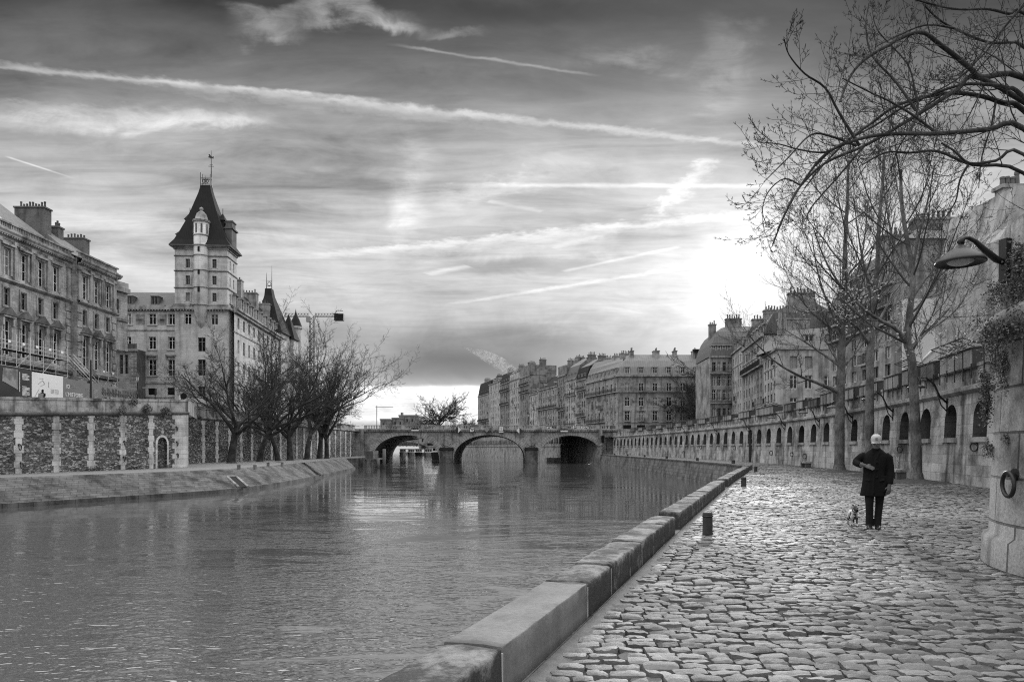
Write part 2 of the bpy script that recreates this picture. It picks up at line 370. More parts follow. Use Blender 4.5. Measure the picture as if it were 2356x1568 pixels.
def build_sky():
    w = D.worlds.new('World'); SC.world = w; w.use_nodes = True
    nt = NT(w.node_tree); bg = w.node_tree.nodes['Background']
    sk = nt.new('ShaderNodeTexSky'); sk.sky_type = 'NISHITA'; sk.sun_disc = False; sk.sun_elevation = SEL; sk.sun_rotation = SAZ
    sk.dust_density = 1.0; sk.air_density = 1.0
    bw = nt.new('ShaderNodeRGBToBW'); nt.l.new(sk.outputs[0], bw.inputs[0]); nish = S(nt, bw.outputs[0])
    tc = nt.new('ShaderNodeTexCoord'); g = tc.outputs['Generated']
    dx, dy, dz = nt.sep(g)
    front = nt.sstep(dy, -0.05, 0.25)
    dyc = nt.m('MAXIMUM', dy, 0.12); a = dx/dyc; e = dz/dyc          # tangents of azimuth and elevation
    zc = nt.m('MAXIMUM', dz, 0.03); u = dx/zc; v = dy/zc             # the cloud layer, in units of its height
    pl = nt.comb(u, v, 0.0)
    # veil of thin high cloud, darker towards the zenith
    hi = nt.sstep(e, 0.10, 0.34)
    n1 = nt.noise(nt.mapv(pl, (0.55, 0.62, 1), rot=(0,0,R(-14))), 1.5, 7, 0.55, 1.1)
    n2 = nt.noise(nt.mapv(pl, (0.9, 2.6, 1), rot=(0,0,R(-28)), loc=(3,1,0)), 1.5, 8, 0.62, 1.6)
    n3 = nt.noise(nt.mapv(pl, (0.8, 2.4, 1), rot=(0,0,R(20)), loc=(7,4,0)), 1.2, 7, 0.58, 1.2)
    ae = nt.comb(a, e, 0.0)
    n4 = nt.noise(nt.mapv(ae, (2.2, 9.0, 1), rot=(0,0,R(6)), loc=(1,2,0)), 1.0, 5, 0.5, 0.8)
    n5 = nt.noise(nt.mapv(ae, (5.0, 8.0, 1), rot=(0,0,R(-20)), loc=(4,2,0)), 1.6, 7, 0.6, 0.6)
    n6 = nt.noise(nt.mapv(ae, (7.0, 16.0, 1), rot=(0,0,R(-24)), loc=(2,7,0)), 1.5, 9, 0.68, 1.1)
    base = nt.mix(nt.sstep(e, 0.25, 0.58), 0.53, 0.25)
    base = nt.mix(nt.sstep(e, 0.42, 0.68), base, 0.036)
    base = base + nt.sstep(a, -0.25, -0.75)*nt.sstep(e, 0.35, 0.65)*0.04
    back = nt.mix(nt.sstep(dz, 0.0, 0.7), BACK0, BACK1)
    tex = ((n1-0.5)*0.85 + (n2-0.5)*1.0 + (n3-0.5)*0.8)*hi + (n4-0.5)*1.1 + (n5-0.5)*0.5 + (n6-0.5)*0.28 + 1.0
    lum = base*nt.m('MAXIMUM', tex, 0.3)
    # bands of heavier cloud: centre (px,py), half sizes, factor
    def band(px, py, hw, hh, wob=0.03, hard=0.35, wx=0.0):
        ca, ce = (px-CX)/FPX, (HY-py)/FPX
        X = (a-ca+(n5-0.5)*wob*wx)/(hw/FPX); Y = (e-ce+(n4-0.5)*wob*2+(n5-0.5)*wob*1.5)/(hh/FPX)
        r = nt.m('SQRT', X*X+Y*Y); return nt.sstep(r, 1.0, hard)
    for px, py, hw, hh, k, *ex in ((1200,812,640,105,0.62,0.03,0.1),(1060,846,330,56,0.45,0.02,0.2),(1400,770,420,50,0.2,0.03,0.0),(1220,608,330,30,0.42),(700,770,300,60,0.25),(1480,690,250,20,0.15),
                              (780,430,240,34,0.18),(1220,20,330,60,0.45),(1330,180,330,60,0.3),(1000,180,240,40,0.22),(330,150,330,40,0.15),(640,600,200,30,0.12),(1300,455,240,34,0.12),(560,20,300,30,0.2)):
        lum = lum*(1.0-band(px, py, hw, hh, *(ex or (0.035, 0.1)))*k)
    for px, py, hw, hh, k, wob, hard, *wx in ((985,930,470,50,0.62,0.006,0.7),(930,893,420,10,0.25,0.008,0.5),(955,400,60,150,0.20,0.09,0.0,1.4),(930,480,66,84,0.24,0.07,0.0,1.2),(1290,345,190,60,0.13,0.05,0.0),(1670,180,90,190,0.16,0.12,0.0,1.2),
                              (1440,135,180,30,0.14,0.05,0.0),(800,34,200,34,0.34,0.06,0.0),(900,50,110,18,0.3,0.05,0.0),(620,62,110,50,0.26,0.07,0.0),(560,30,70,26,.2,.06,0.0),(1040,60,110,22,.16,.06,0.0),(300,268,430,44,0.34,0.045,0.0),(90,250,170,24,0.26,0.03,0.1),(500,285,150,30,0.26,0.04,0.1),(700,540,330,20,0.10,0.03,0.0),(700,480,240,24,0.07,0.03,0.0),
                              (330,330,330,30,0.08,0.04,0.0),(1500,700,300,34,0.12,0.03,0.0),(200,520,330,60,0.10,0.05,0.0),(720,660,420,50,0.08,0.04,0.0)):
        lum = lum + band(px, py, hw, hh, wob, hard, *wx)*nt.m('MAXIMUM',(n2*1.0+n5*0.5+n6*1.4-0.95),0.0)*(k*1.3)
    # contrails: straight in the cloud layer
    wobn = nt.noise(pl, 9.0, 4, 0.6); wobf = nt.noise(pl, 30.0, 3, 0.6)
    def contrail(x0, y0, x1, y1, wpx, k, puff=0.0, f0=0.05, f1=0.05):
        wpx *= 0.8; k *= 1.15
        A = Vector(((x0-CX)/(HY-y0), FPX/(HY-y0))); B = Vector(((x1-CX)/(HY-y1), FPX/(HY-y1)))
        d = (B-A); Ln = d.length; d /= Ln; nrm = Vector((-d.y, d.x)); ym = HY-(y0+y1)/2
        wd = wpx*abs(nrm.y)*FPX/ym**2 + wpx*abs(nrm.x)/ym
        dist = u*nrm.x + v*nrm.y - A.dot(nrm) + (wobn-0.5)*wd*puff*2 + (wobf-0.5)*wd*puff
        t = (u*d.x + v*d.y - A.dot(d))/Ln
        prof = nt.sstep(nt.m('ABSOLUTE', dist), wd*1.5, 0.0)
        return prof*nt.sstep(t, 0.0, f0)*nt.sstep(t, 1.0, 1.0-f1)*k*nt.m('MAXIMUM',(wobn*1.2+n5*0.9-0.25),0.1)
    for c in ((-60,143,1780,338,11,0.22,1.6),(-60,150,900,232,6,0.12,1.4),(300,196,1300,296,16,0.08,2.2,.2,.3),(950,425,1800,428,7,0.26,0.5,.3,.02),(600,600,1780,488,11,0.24,1.6,.3,.02),(820,590,1500,528,18,0.10,1.8,.2,.2),(980,631,1080,611,6,0.20,0.6),(1290,625,1570,566,4,0.22,0.3),
              (1000,705,1640,605,5,0.20,1.5,.2,.05),(8,358,185,415,3.5,0.30,0.3,.1,.5),(1120,462,1250,487,5,0.14,0.6),(960,470,1330,395,24,0.12,2,.3,.3),(1500,500,1640,360,26,0.26,2.2),(1270,572,1420,530,8,0.14,1.5),
              (880,100,1400,178,4,0.16,1.5,.2,.2),(860,905,1110,912,4,0.22,0.4),(-30,240,780,290,18,0.10,2.0,.1,.4)):
        lum = lum + contrail(*c)
    # the sun shining through the veil
    dt = nt.new('ShaderNodeVectorMath', operation='DOT_PRODUCT'); nt.l.new(g, dt.inputs[0]); dt.inputs[1].default_value = SUN
    ang = nt.m('ARCCOSINE', nt.m('MINIMUM', S(nt, dt.outputs['Value']), 0.99999))
    def gl(s, k): return nt.m('EXPONENT', ang*ang*(-1.0/(R(s)**2)))*k
    glow = gl(2.0, 0.62) + gl(3.2, 0.20) + gl(6.5, 0.11)*(n5*0.8+0.6) + gl(19.0, 0.08)*(n4*0.8+0.6)
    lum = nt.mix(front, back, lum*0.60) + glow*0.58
    lum = nt.mix(nt.m('MAXIMUM', nt.sstep(e, 0.67, 0.88)*front, nt.sstep(dz, .62, .75)), lum, (n1*0.9+0.55)*HIGH)               # added brightness in the unseen sky overhead, to light ripples and facades
    lum = nt.mix(nt.sstep(dz, -0.02, 0.0), 0.10, lum)
    tot = lum + nish*0.003                                            # clear air behind the veil
    cc = nt.new('ShaderNodeCombineColor')
    for i in range(3): nt.put(cc.inputs[i], tot/0.1)
    nt.l.new(cc.outputs[0], bg.inputs[0]); bg.inputs[1].default_value = 0.1
    w.cycles.sampling_method = 'MANUAL'; w.cycles.sample_map_resolution = 1024
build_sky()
# ------------------------------------------------------------------ river, quays, streets
def lerp(a, b, t): return a+(b-a)*t
class Path:
    """polyline in plan with arc length; P(s) -> point, tangent and left-to-right normal"""
    def __init__(s, pts, smooth=0):
        pts = [Vector((p[0],p[1])) for p in pts]
        for _ in range(smooth):
            q = [pts[0]]
            for a, b in zip(pts[:-1], pts[1:]): q += [a.lerp(b,.25), a.lerp(b,.75)]
            pts = q+[pts[-1]]
        s.p = pts; s.s = [0.0]
        for a, b in zip(pts[:-1], pts[1:]): s.s.append(s.s[-1]+(b-a).length)
        s.L = s.s[-1]
    def at(s, t):
        i = 0
        while i < len(s.s)-2 and s.s[i+1] < t: i += 1
        a, b = s.p[i], s.p[i+1]; d = (b-a).normalized(); q = a+d*(t-s.s[i]); return q, d
    def sAtY(s, y):
        for i in range(len(s.p)-1):
            if s.p[i].y <= y <= s.p[i+1].y: return s.s[i]+(s.s[i+1]-s.s[i])*(y-s.p[i].y)/max(1e-6, s.p[i+1].y-s.p[i].y)
        return s.L if y > s.p[-1].y else 0.0
WALL = Path([(13.2,10.5),(16.3,18.5),(19.0,27.5),(24.0,49),(26.0,72),(26.5,100),(25.4,130),(23.4,158)], 2)   # foot of the right quay wall
EDGE = Path([(-0.9,2.0),(0.09,4.5),(3.26,13.1),(9.2,28.7),(14.6,42.2),(18.6,52.5),(20.6,60),(21.2,72),(21.3,100),(21.2,130),(20.8,157)], 1)  # river edge of the right lower quay
BANK = Path([(20.8,157),(14,185),(7,211),(-4,255),(-15,300),(-30,360),(-60,440)], 2)                        # right bank beyond the bridge
SLT = Path([(-70,10),(-41,33),(-33.3,44.4),(-29.5,52),(-26.8,58.5),(-25.7,67.5),(-27.2,89.7),(-29.2,112),(-31.1,127.6)], 1)      # top of the left slope
SLB = Path([(-66,8),(-38.5,31.5),(-31.7,42.2),(-28.4,48.5),(-25.0,54),(-23.2,61),(-23.6,76.7),(-25.6,100),(-27.8,121)], 1)         # water line of the left slope
LW1 = (Vector((-42.0,35.0)), Vector((-33.2,69.8)))
LW2 = (Vector((-40.0,85.0)), Vector((-36.0,156.0)))
LBANK = [(-35,156),(-34.5,190),(-40,300),(-70,440)]
def strip(name, A, B, zA, zB, mat, n=60, label=None, kind='structure'):
    mb = MB(); pts = []
    for i in range(n+1):
        t = i/n
        a, _ = A.at(A.L*t); b, _ = B.at(B.L*t)
        pts += [(a.x,a.y,zA),(b.x,b.y,zB)]
    mb.add(pts, [(2*i,2*i+1,2*i+3,2*i+2) for i in range(n)])
    o = mb.build(name, mat); tag(o, label, None, None, kind); return o

# the water sheet: real ripples near, bump farther on
def mat_water():
    m, nt, b = newmat('river_water'); uv, ps = coords(nt)
    setcol(nt, b, 0.06); b.inputs['Roughness'].default_value = 0.03; b.inputs['IOR'].default_value = 2.6
    yy = nt.sep(ps)[1]
    near = nt.sstep(yy, 46.0, 16.0)
    pn = nt.noise(nt.mapv(ps, (0.045,0.15,1), rot=(0,0,R(-10))), 1.0, 6, 0.62, 1.4)
    patch = nt.sstep(pn + near*0.14, 0.46, 0.58)
    calm = nt.sstep(nt.noise(nt.mapv(ps, (0.11,0.24,1), rot=(0,0,R(-8)), loc=(5,2,0)), 1.0, 4, 0.6, 2.6), 0.52, 0.62)
    patch = patch*(1.0-calm*0.9)
    w0 = nt.noise(nt.mapv(ps, (0.20,0.50,1), rot=(0,0,R(-10))), 1.0, 2, 0.5, 1.6)
    w1 = nt.noise(nt.mapv(ps, (0.75,1.6,1), rot=(0,0,R(-14))), 1.0, 1.5, 0.5, 1.0)
    w2 = nt.noise(nt.mapv(ps, (2.1,3.6,1), rot=(0,0,R(9))), 1.0, 1.0, 0.5, 1.3)
    w3 = nt.noise(nt.mapv(ps, (4.5,8,1), rot=(0,0,R(-20))), 1.0, 1.0, 0.5, 0.8)
    amp = near*0.72+0.28
    h = w0*0.020 + ((w1-0.5)*(patch*0.036+0.003) + (w2-0.5)*(patch*0.036+0.0012) + (w3-0.5)*(patch*0.012+0.0003))*amp
    bump(nt, b, h, 0.85, 1.0)
    return m
M['water'] = mat_water()
def build_ground():
    mb = MB(); mb.add([(-600,-60,WZ),(600,-60,WZ),(600,2500,WZ),(-600,2500,WZ)], [(0,1,2,3)])
    tag(mb.build('river_water', M['water']), 'grey river with streaks of reflected sky', None, None, 'structure')
    mb = MB(); mb.add([(-3000,-400,-6),(3000,-400,-6),(3000,5000,-6),(-3000,5000,-6)], [(0,1,2,3)])
    tag(mb.build('ground', M['sand']), None, None, None, 'structure')
    # right: lower quay bed (the setts lie on it), upper street
    mb = MB(); n = 80; pts = []
    for i in range(n+1):
        y = 2.0+(156-2.0)*(i/n); a, _ = EDGE.at(EDGE.sAtY(y)); b, _ = WALL.at(WALL.sAtY(max(y,10.6)))
        if y < 16: b = Vector((max(b.x,12.0)+1.0, y))
        pts += [(a.x,a.y,-0.03),(b.x+0.3,b.y,-0.03)]
    mb.add(pts, [(2*i,2*i+1,2*i+3,2*i+2) for i in range(n)])
    tag(mb.build('lower_quay_bed', M['soil']), 'earth bed under the cobbled quay', None, None, 'structure')
    mb = MB(); pts = []
    up = [WALL.at(WALL.L*i/50)[0] for i in range(51)]+[BANK.at(BANK.L*i/30)[0]+Vector((1.0,0)) for i in range(31)]
    for p in up: pts += [(p.x+0.6,p.y,STR),(400,p.y+60,STR)]
    mb.add(pts, [(2*i,2*i+1,2*i+3,2*i+2) for i in range(len(up)-1)])
    tag(mb.build('right_bank_street', M['asphalt']), 'street above the right quay wall', None, None, 'structure')
    mb = MB(); pts = []
    up = [LW1[0],LW1[1],LW2[0],LW2[1]]+[Vector(p) for p in LBANK]
    for p in up: pts += [(p.x-0.6,p.y,STL),(-400,p.y+20,STL)]
    mb.add(pts, [(2*i+1,2*i,2*i+2,2*i+3) for i in range(len(up)-1)])
    tag(mb.build('left_bank_street', M['asphalt']), 'street above the left quay wall', None, None, 'structure')
    # left lower quay and its sloping embankment
    W = Path([(-62,16),LW1[0],LW1[1],LW2[0],(-37.5,128)])
    mb = MB(); n = 60; pts = []
    for i in range(n+1):
        y = 16+(127.4-16)*i/n; a, _ = SLT.at(SLT.sAtY(y)); b, _ = W.at(W.sAtY(y)); pts += [(b.x-0.8,y,QL),(a.x,a.y,QL)]
    mb.add(pts, [(2*i,2*i+1,2*i+3,2*i+2) for i in range(n)])
    mb.add([(-38.5,127.4,QL),(-31.1,127.4,QL),(-33.0,158,QL),(-38.5,158,QL)], [(0,1,2,3)])
    tag(mb.build('left_lower_quay', M['sand']), 'gravel lower quay under the bare trees', None, None, 'structure')
    rings = []; mb = MB()
    n = 70
    for i in range(n+1):
        t = i/n; a, _ = SLT.at(SLT.L*t); b, _ = SLB.at(SLB.L*t); nrm = (Vector((b.x,b.y))-Vector((a.x,a.y))).normalized()
        rings.append([(a.x-nrm.x*0.7,a.y-nrm.y*0.7,QL-0.02),(a.x-nrm.x*0.7,a.y-nrm.y*0.7,QL+0.03),(a.x,a.y,QL+0.03),(lerp(a.x,b.x,.35),lerp(a.y,b.y,.35),lerp(QL,WZ,.27)),(b.x,b.y,WZ+0.16),(b.x+nrm.x*0.02,b.y+nrm.y*.02,WZ+0.30),(b.x+nrm.x*0.32,b.y+nrm.y*0.32,WZ+0.28),(b.x+nrm.x*0.36,b.y+nrm.y*0.36,WZ-0.6)])
    # explicit uv: run along the bank, across the slope
    pts = [p for r in rings for p in r]; k = 8; fs = []; uvs = []; s = 0
    off = [0,.05,.7,2.0,4.6,4.75,5.1,5.9]
    for i in range(n):
        s1 = s+(Vector(rings[i+1][3])-Vector(rings[i][3])).length
        for j in range(k-1):
            fs.append((i*k+j,i*k+j+1,(i+1)*k+j+1,(i+1)*k+j)); uvs.append([(s,off[j]),(s,off[j+1]),(s1,off[j+1]),(s1,off[j])])
        s = s1
    mb.add(pts, fs, uvs)
    a, b = rings[-1][2], rings[-1][4]
    mb.add([rings[-1][1],rings[-1][2],rings[-1][3],rings[-1][4],(rings[-1][4][0],rings[-1][4][1],WZ-1),(rings[-1][1][0],rings[-1][1][1],WZ-1)], [(0,1,2,3,4,5)])
    tag(mb.build('sloping_embankment', M['slope']), 'sloping paved embankment running down to the river', None, None, 'structure')
    # end of the left quay by the bridge (vertical, dark)
    mb = MB(); mb.slab([(-31.1,127.4),(-29.4,129),(-29.6,140),(-33,158),(-34.2,158)], WZ-1, QL-0.01)
    tag(mb.build('quay_end_block', M['wetwall']), None, None, None, 'structure')
    # river face of the right lower quay
    mb = MB(); pts = []; n = 90; uvs = []; fs = []
    for i in range(n+1):
        t = EDGE.L*i/n; a, d = EDGE.at(t); nx, ny = -d.y, d.x
        pts += [(a.x+nx*1.1,a.y+ny*1.1,WZ-1),(a.x+nx*0.42,a.y+ny*0.42,-0.12),(a.x+nx*0.5,a.y+ny*0.5,-0.11),(a.x+nx*0.5,a.y+ny*0.5,0.02),(a.x-nx*0.01,a.y-ny*0.01,0.019)]
    vv = [0,2.2,2.3,2.45,3.1]
    for i in range(n):
        for j in range(4):
            fs.append((i*5+j,(i+1)*5+j,(i+1)*5+j+1,i*5+j+1)); s0, s1 = EDGE.L*i/n, EDGE.L*(i+1)/n
            uvs.append([(s0,vv[j]),(s1,vv[j]),(s1,vv[j+1]),(s0,vv[j+1])])
    mb.add(pts, fs, uvs)
    tag(mb.build('quay_river_wall', M['wetwall']), 'damp dark riverside face of the cobbled quay', 'river wall')
build_ground()

# ------------------------------------------------------------------ cobbled quay: every sett has its own shape
def mat_cobble():
    m, nt, b = newmat('worn_sandstone_sett'); uv, ps = coords(nt)
    at = nt.new('ShaderNodeAttribute'); at.attribute_name = 'tint'; t = S(nt, at.outputs['Fac'])
    gr = nt.noise(nt.mapv(ps, (12,34,12)), 1.0, 6, 0.7); sp = nt.noise(ps, 70, 3, 0.7); big = nt.noise(ps, 0.28, 4, 0.6)
    val = (t*1.3+0.35)*((gr-0.5)*1.1+1.0)*((sp-0.5)*0.9+1.0)*(nt.sstep(big, .35, .65)*0.5+0.75)
    setcol(nt, b, val*0.10)
    nt.put(b.inputs['Roughness'], nt.mix(nt.sstep(big, .35, .65), 0.72, 0.58))
    b.inputs['Specular IOR Level'].default_value = 0.5
    bump(nt, b, gr*0.7+sp*0.3, 0.9, 0.014)
    return m
M['cobble'] = mat_cobble()
def cobbles(y0, y1, nx, ny, rd, name, pitch=0.130, seed=3):
    rg = np.random.default_rng(seed); C = []
    y = y0; row = 0
    while y < y1:
        a, _ = EDGE.at(EDGE.sAtY(y)); w, _ = WALL.at(WALL.sAtY(max(y,10.6)))
        xl = a.x+rg.uniform(.05,.10); xr = w.x-0.05
        if y < 16: xr = max(xr, 12)
        xv = 0.775*y+1.2; xr = min(xr, xv)                          # nothing stands in for what the frame can never reach
        x = xl+rg.random()*0.03
        while x < xr:
            wd = rg.normal(0.195, 0.03); wd = min(max(wd, .12), .28)
            C.append((x+wd/2, y+0.02*math.sin(x*0.9+row*0.05)+rg.normal(0,.006)+0.035*x*0.0, wd/2, pitch/2*rg.uniform(.9,1.08))); x += wd+rg.uniform(0.0,0.012)
        y += pitch*rg.uniform(.97,1.04); row += 1
    C = np.array(C); n = len(C)
    gu, gv = np.meshgrid(np.linspace(-1,1,nx), np.linspace(-1,1,ny)); gu = gu.ravel(); gv = gv.ravel(); k0 = len(gu)
    cut = rg.uniform(0.03, 0.24, (n,1)); skew = rg.normal(0,0.06,(n,1)); tap = rg.normal(0,0.07,(n,1))
    X = gu[None]*(1-cut*(gv[None]**2)*0.5)*(1+tap*gv[None]); Y = gv[None]*(1-cut*(gu[None]**2)*0.85)+skew*gu[None]*0.35
    edge = (np.maximum(np.abs(gu),np.abs(gv)) > .99)[None]
    X = X+rg.normal(0,0.03,(n,k0)); Y = Y+rg.normal(0,0.055,(n,k0))
    dome = rg.uniform(0.0,0.010,(n,1)); hb = rg.normal(0,0.0065,(n,1)); tx = rg.normal(0,0.0050,(n,1)); ty = rg.normal(0,0.0060,(n,1))
    Z = hb+dome*(1-0.55*gu[None]**2-0.45*gv[None]**2)+tx*gu[None]+ty*gv[None]+rg.normal(0,0.0026,(n,k0))-np.where(edge,rg.uniform(0.001,0.008,(n,k0)),0)
    ring = [i for i in range(nx)]+[nx*j+nx-1 for j in range(1,ny)]+[nx*(ny-1)+i for i in range(nx-2,-1,-1)]+[nx*j for j in range(ny-2,0,-1)]
    ring = np.array(ring); q = len(ring); k = k0+2*q
    X = np.concatenate([X, X[:,ring], X[:,ring]*1.06],1); Y = np.concatenate([Y, Y[:,ring], Y[:,ring]*1.08],1); Z = np.concatenate([Z, Z[:,ring], np.full((n,q),-0.05)],1)
    V = np.stack([C[:,0:1]+X*C[:,2:3]*0.945, C[:,1:2]+Y*C[:,3:4]*0.925, Z], -1).reshape(-1,3)
    i = np.arange(ny-1)[:,None]*nx+np.arange(nx-1)[None]; qd = np.stack([i,i+1,i+nx+1,i+nx],-1).reshape(-1,4)
    r = np.arange(q); r1 = (r+1)%q; qs = np.stack([k0+q+r,k0+q+r1,k0+r1,k0+r],-1); qd = np.concatenate([qd,qs],0)
    F = (qd[None]+(np.arange(n)*k)[:,None,None]).reshape(-1,4)
    me = mesh_np(name, V, F.ravel(), np.full(len(F),4), M['cobble'], None, True)
    at = me.attributes.new('tint','FLOAT','POINT'); tint = np.repeat(rg.beta(2.2,2.2,n), k); at.data.foreach_set('value', tint.astype(np.float32))
    auto_uv(me)
    o = link(name, me); tag(o, None, None, None, 'structure'); return o, n
c1, n1 = cobbles(3.0, 17.0, 6, 5, 1, 'cobbled_quay')
c1['label'] = 'near worn cobbles of the lower quay'
c2, n2 = cobbles(17.0, 64.0, 4, 3, 1, 'cobbled_quay_paving', 0.138, 5)
c2['label'] = 'cobbles of the lower quay receding beyond the man'
def far_paving():
    mb = MB(); n = 30; pts = []
    for i in range(n+1):
        y = 63.5+(157-63.5)*i/n; a, _ = EDGE.at(EDGE.sAtY(y)); b, _ = WALL.at(WALL.sAtY(y)); pts += [(a.x-0.1,y,-0.004),(b.x,y,-0.004)]
    mb.add(pts, [(2*i,2*i+1,2*i+3,2*i+2) for i in range(n)])
    tag(mb.build('lower_quay_paving', mat_stone('far_setts', 0.2, 0.2, 0.14, 0.5, 0.02, 0.3, 0.2, rough=0.5)), None, None, None, 'structure')
far_paving()
# pale mortar fillet along the kerb
M['gutter'] = mat_plain('sandy_joint_fill', .15, .9, 0, .5, 9, .6)
def fillet():
    mb = MB(); L = EDGE.sAtY(52); n = 240; pts = []
    for i in range(n+1):
        s = EDGE.sAtY(3)+(L-EDGE.sAtY(3))*i/n; a, d = EDGE.at(s); w_ = 0.06+0.025*math.sin(i*1.9); pts += [(a.x-0.03,a.y,0.016),(a.x+d.y*w_,a.y-d.x*w_,0.004),(a.x+d.y*0.24,a.y-d.x*0.24,-0.029)]
    mb.add(pts, [(3*i+j,3*i+j+1,3*i+j+4,3*i+j+3) for i in range(n) for j in (0,1)])
    tag(mb.build('kerb_gutter_path', M['gutter']), None, None, None, 'structure')
fillet()
# ------------------------------------------------------------------ right quay wall with its row of arched niches
def wall_pt(s, out=0.0, z=0.0):
    q, d = WALL.at(s); return (q.x-d.y*out, q.y+d.x*out, z)      # out > 0: towards the river
BAT = 0.05
def right_wall():
    root = thing('quay_wall', wall_pt(0), 'long curved limestone quay wall with a row of arched niches behind the trees', 'quay wall')
    Z0, ZA, ZB, ZC = -0.1, 1.95, 3.45, 3.78
    mb = MB(); bk = MB(); sills = []
    def pt(s, z, inn=0.0): return wall_pt(s, -inn+0.30-BAT*z*1.0, z)
    def fq(s0, z0, s1, z1, z0b=None, z1b=None):
        mb.add([pt(s0,z0),pt(s1,z0),pt(s1,z1),pt(s0,z1)], [(0,1,2,3)], [[(s0,z0),(s1,z0),(s1,z1),(s0,z1)]])
    s = 0.2; pitch = 3.15; r = 0.70; k = 0
    smax = WALL.L-0.5
    while s+pitch < smax:
        s1 = s+pitch; c = (s+s1)/2; dep = 0.62
        a, b = c-r, c+r
        # lower wall in two courses
        for q0, q1 in ((s,c),(c,s1)): fq(q0, Z0, q1, ZA)
        fq(s, ZA, a, ZC); fq(b, ZA, s1, ZC)
        n = 8; arc = [(c-r*math.cos(math.pi*i/n), ZB-r*0.95+r*0.95*math.sin(math.pi*i/n)) for i in range(n+1)]
        for i in range(n):
            (x0,h0),(x1,h1) = arc[i], arc[i+1]
            mb.add([pt(x0,h0),pt(x1,h1),pt(x1,ZC),pt(x0,ZC)], [(0,1,2,3)], [[(x0,h0),(x1,h1),(x1,ZC),(x0,ZC)]])
        ol = [(a,ZA)]+arc+[(b,ZA)]
        # reveals and back of the niche
        for i in range(len(ol)-1):
            (x0,h0),(x1,h1) = ol[i], ol[i+1]
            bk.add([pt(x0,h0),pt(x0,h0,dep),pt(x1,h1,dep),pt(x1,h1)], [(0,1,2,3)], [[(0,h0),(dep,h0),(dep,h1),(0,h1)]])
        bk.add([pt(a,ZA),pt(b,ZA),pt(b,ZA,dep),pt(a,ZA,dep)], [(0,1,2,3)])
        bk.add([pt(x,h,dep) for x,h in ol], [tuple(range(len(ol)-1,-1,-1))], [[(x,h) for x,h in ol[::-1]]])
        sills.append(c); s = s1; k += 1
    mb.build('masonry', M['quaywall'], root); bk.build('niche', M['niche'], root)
    def ring(s, prof): return [wall_pt(s, o, z) for o, z in prof]
    def sweep(name, prof, mat, s0=0.2, s1=None, n=90):
        m = MB(); s1 = s1 or smax; k = len(prof); ss = [s0+(s1-s0)*i/n for i in range(n+1)]
        pts = [p for q in ss for p in ring(q, prof)]; L = [0]
        for i in range(k-1): L.append(L[-1]+math.hypot(prof[i+1][0]-prof[i][0], prof[i+1][1]-prof[i][1]))
        fs = []; uv = []
        for i in range(n):
            for j in range(k-1):
                fs.append((i*k+j,(i+1)*k+j,(i+1)*k+j+1,i*k+j+1)); uv.append([(ss[i],L[j]),(ss[i+1],L[j]),(ss[i+1],L[j+1]),(ss[i],L[j+1])])
        m.add(pts, fs, uv); return m.build(name, mat, root)
    sweep('cornice', [(0.11,3.78),(0.2,3.84),(0.3,3.92),(0.3,4.08),(0.22,4.12),(0.05,4.15)], M['trim'])
    sweep('parapet', [(0.06,4.13),(0.06,4.83),(0.12,4.85),(0.12,4.98),(-0.42,4.98),(-0.42,4.13)], M['parapet'])
    # one sill mesh, copied along the wall
    m = MB(); m.box(-0.85,0.85,-0.12,0.02,-0.2,0.0)
    first = None
    for c in sills:
        q, d = WALL.at(c); w = wall_pt(c, 0.30-BAT*1.9, 1.97); rz = math.atan2(d.y, d.x)+math.pi   # local -y faces the river
        if first is None: first = m.build('niche_sill', M['trim'], None); first.parent = root; o = first
        else: o = first.copy(); COL.objects.link(o)
        o.parent = root; o.location = Vector(w)-WORLD[root]; o.rotation_euler[2] = rz
    return root
RW = right_wall()

# ------------------------------------------------------------------ round buttress at the right edge of the frame
BC = Vector((8.75, 8.0))
def buttress():
    root = thing('stone_buttress', (BC.x,BC.y,0), 'massive round stone buttress overgrown with hanging plants beside the cobbles', 'buttress')
    def rad(z): return 2.62-0.045*z
    def body(z0, z1, zs, name, mat, dr=0.0):
        m = MB(); n = 72; pts = []; fs = []; uv = []; k = len(zs)
        for i in range(n+1):
            a = 2*math.pi*i/n
            for z, e in zs: r = rad(z)+e; pts.append((BC.x+r*math.cos(a), BC.y+r*math.sin(a), z))
        L = [0]
        for j in range(k-1): L.append(L[-1]+math.hypot(zs[j+1][0]-zs[j][0], zs[j+1][1]-zs[j][1]))
        for i in range(n):
            for j in range(k-1):
                fs.append((i*k+j,(i+1)*k+j,(i+1)*k+j+1,i*k+j+1)); u0, u1 = 2*math.pi*i/n*2.5, 2*math.pi*(i+1)/n*2.5
                uv.append([(u0,zs[j][0]),(u1,zs[j][0]),(u1,zs[j+1][0]),(u0,zs[j+1][0])])
        m.smooth = True; m.add(pts, fs, uv); return m.build(name, mat, root)
    body(0,0,[(-0.1,0.07),(0.36,0.07),(0.42,0.0),(3.02,0.0)], 'masonry', M['buttress'])
    body(0,0,[(3.0,0.0),(3.04,0.10),(3.10,0.17),(3.26,0.17),(3.34,0.05),(3.36,0.0)], 'string_course', M['trim'])
    body(0,0,[(3.34,0.0),(4.45,0.0),(4.50,-0.05)], 'upper_masonry', M['buttress'])
    m = MB(); m.slab([(BC.x+2.42*math.cos(2*math.pi*i/60), BC.y+2.42*math.sin(2*math.pi*i/60)) for i in range(60)], 3.4, 4.47); m.build('cap', M['trim'], root)
    return root
buttress()
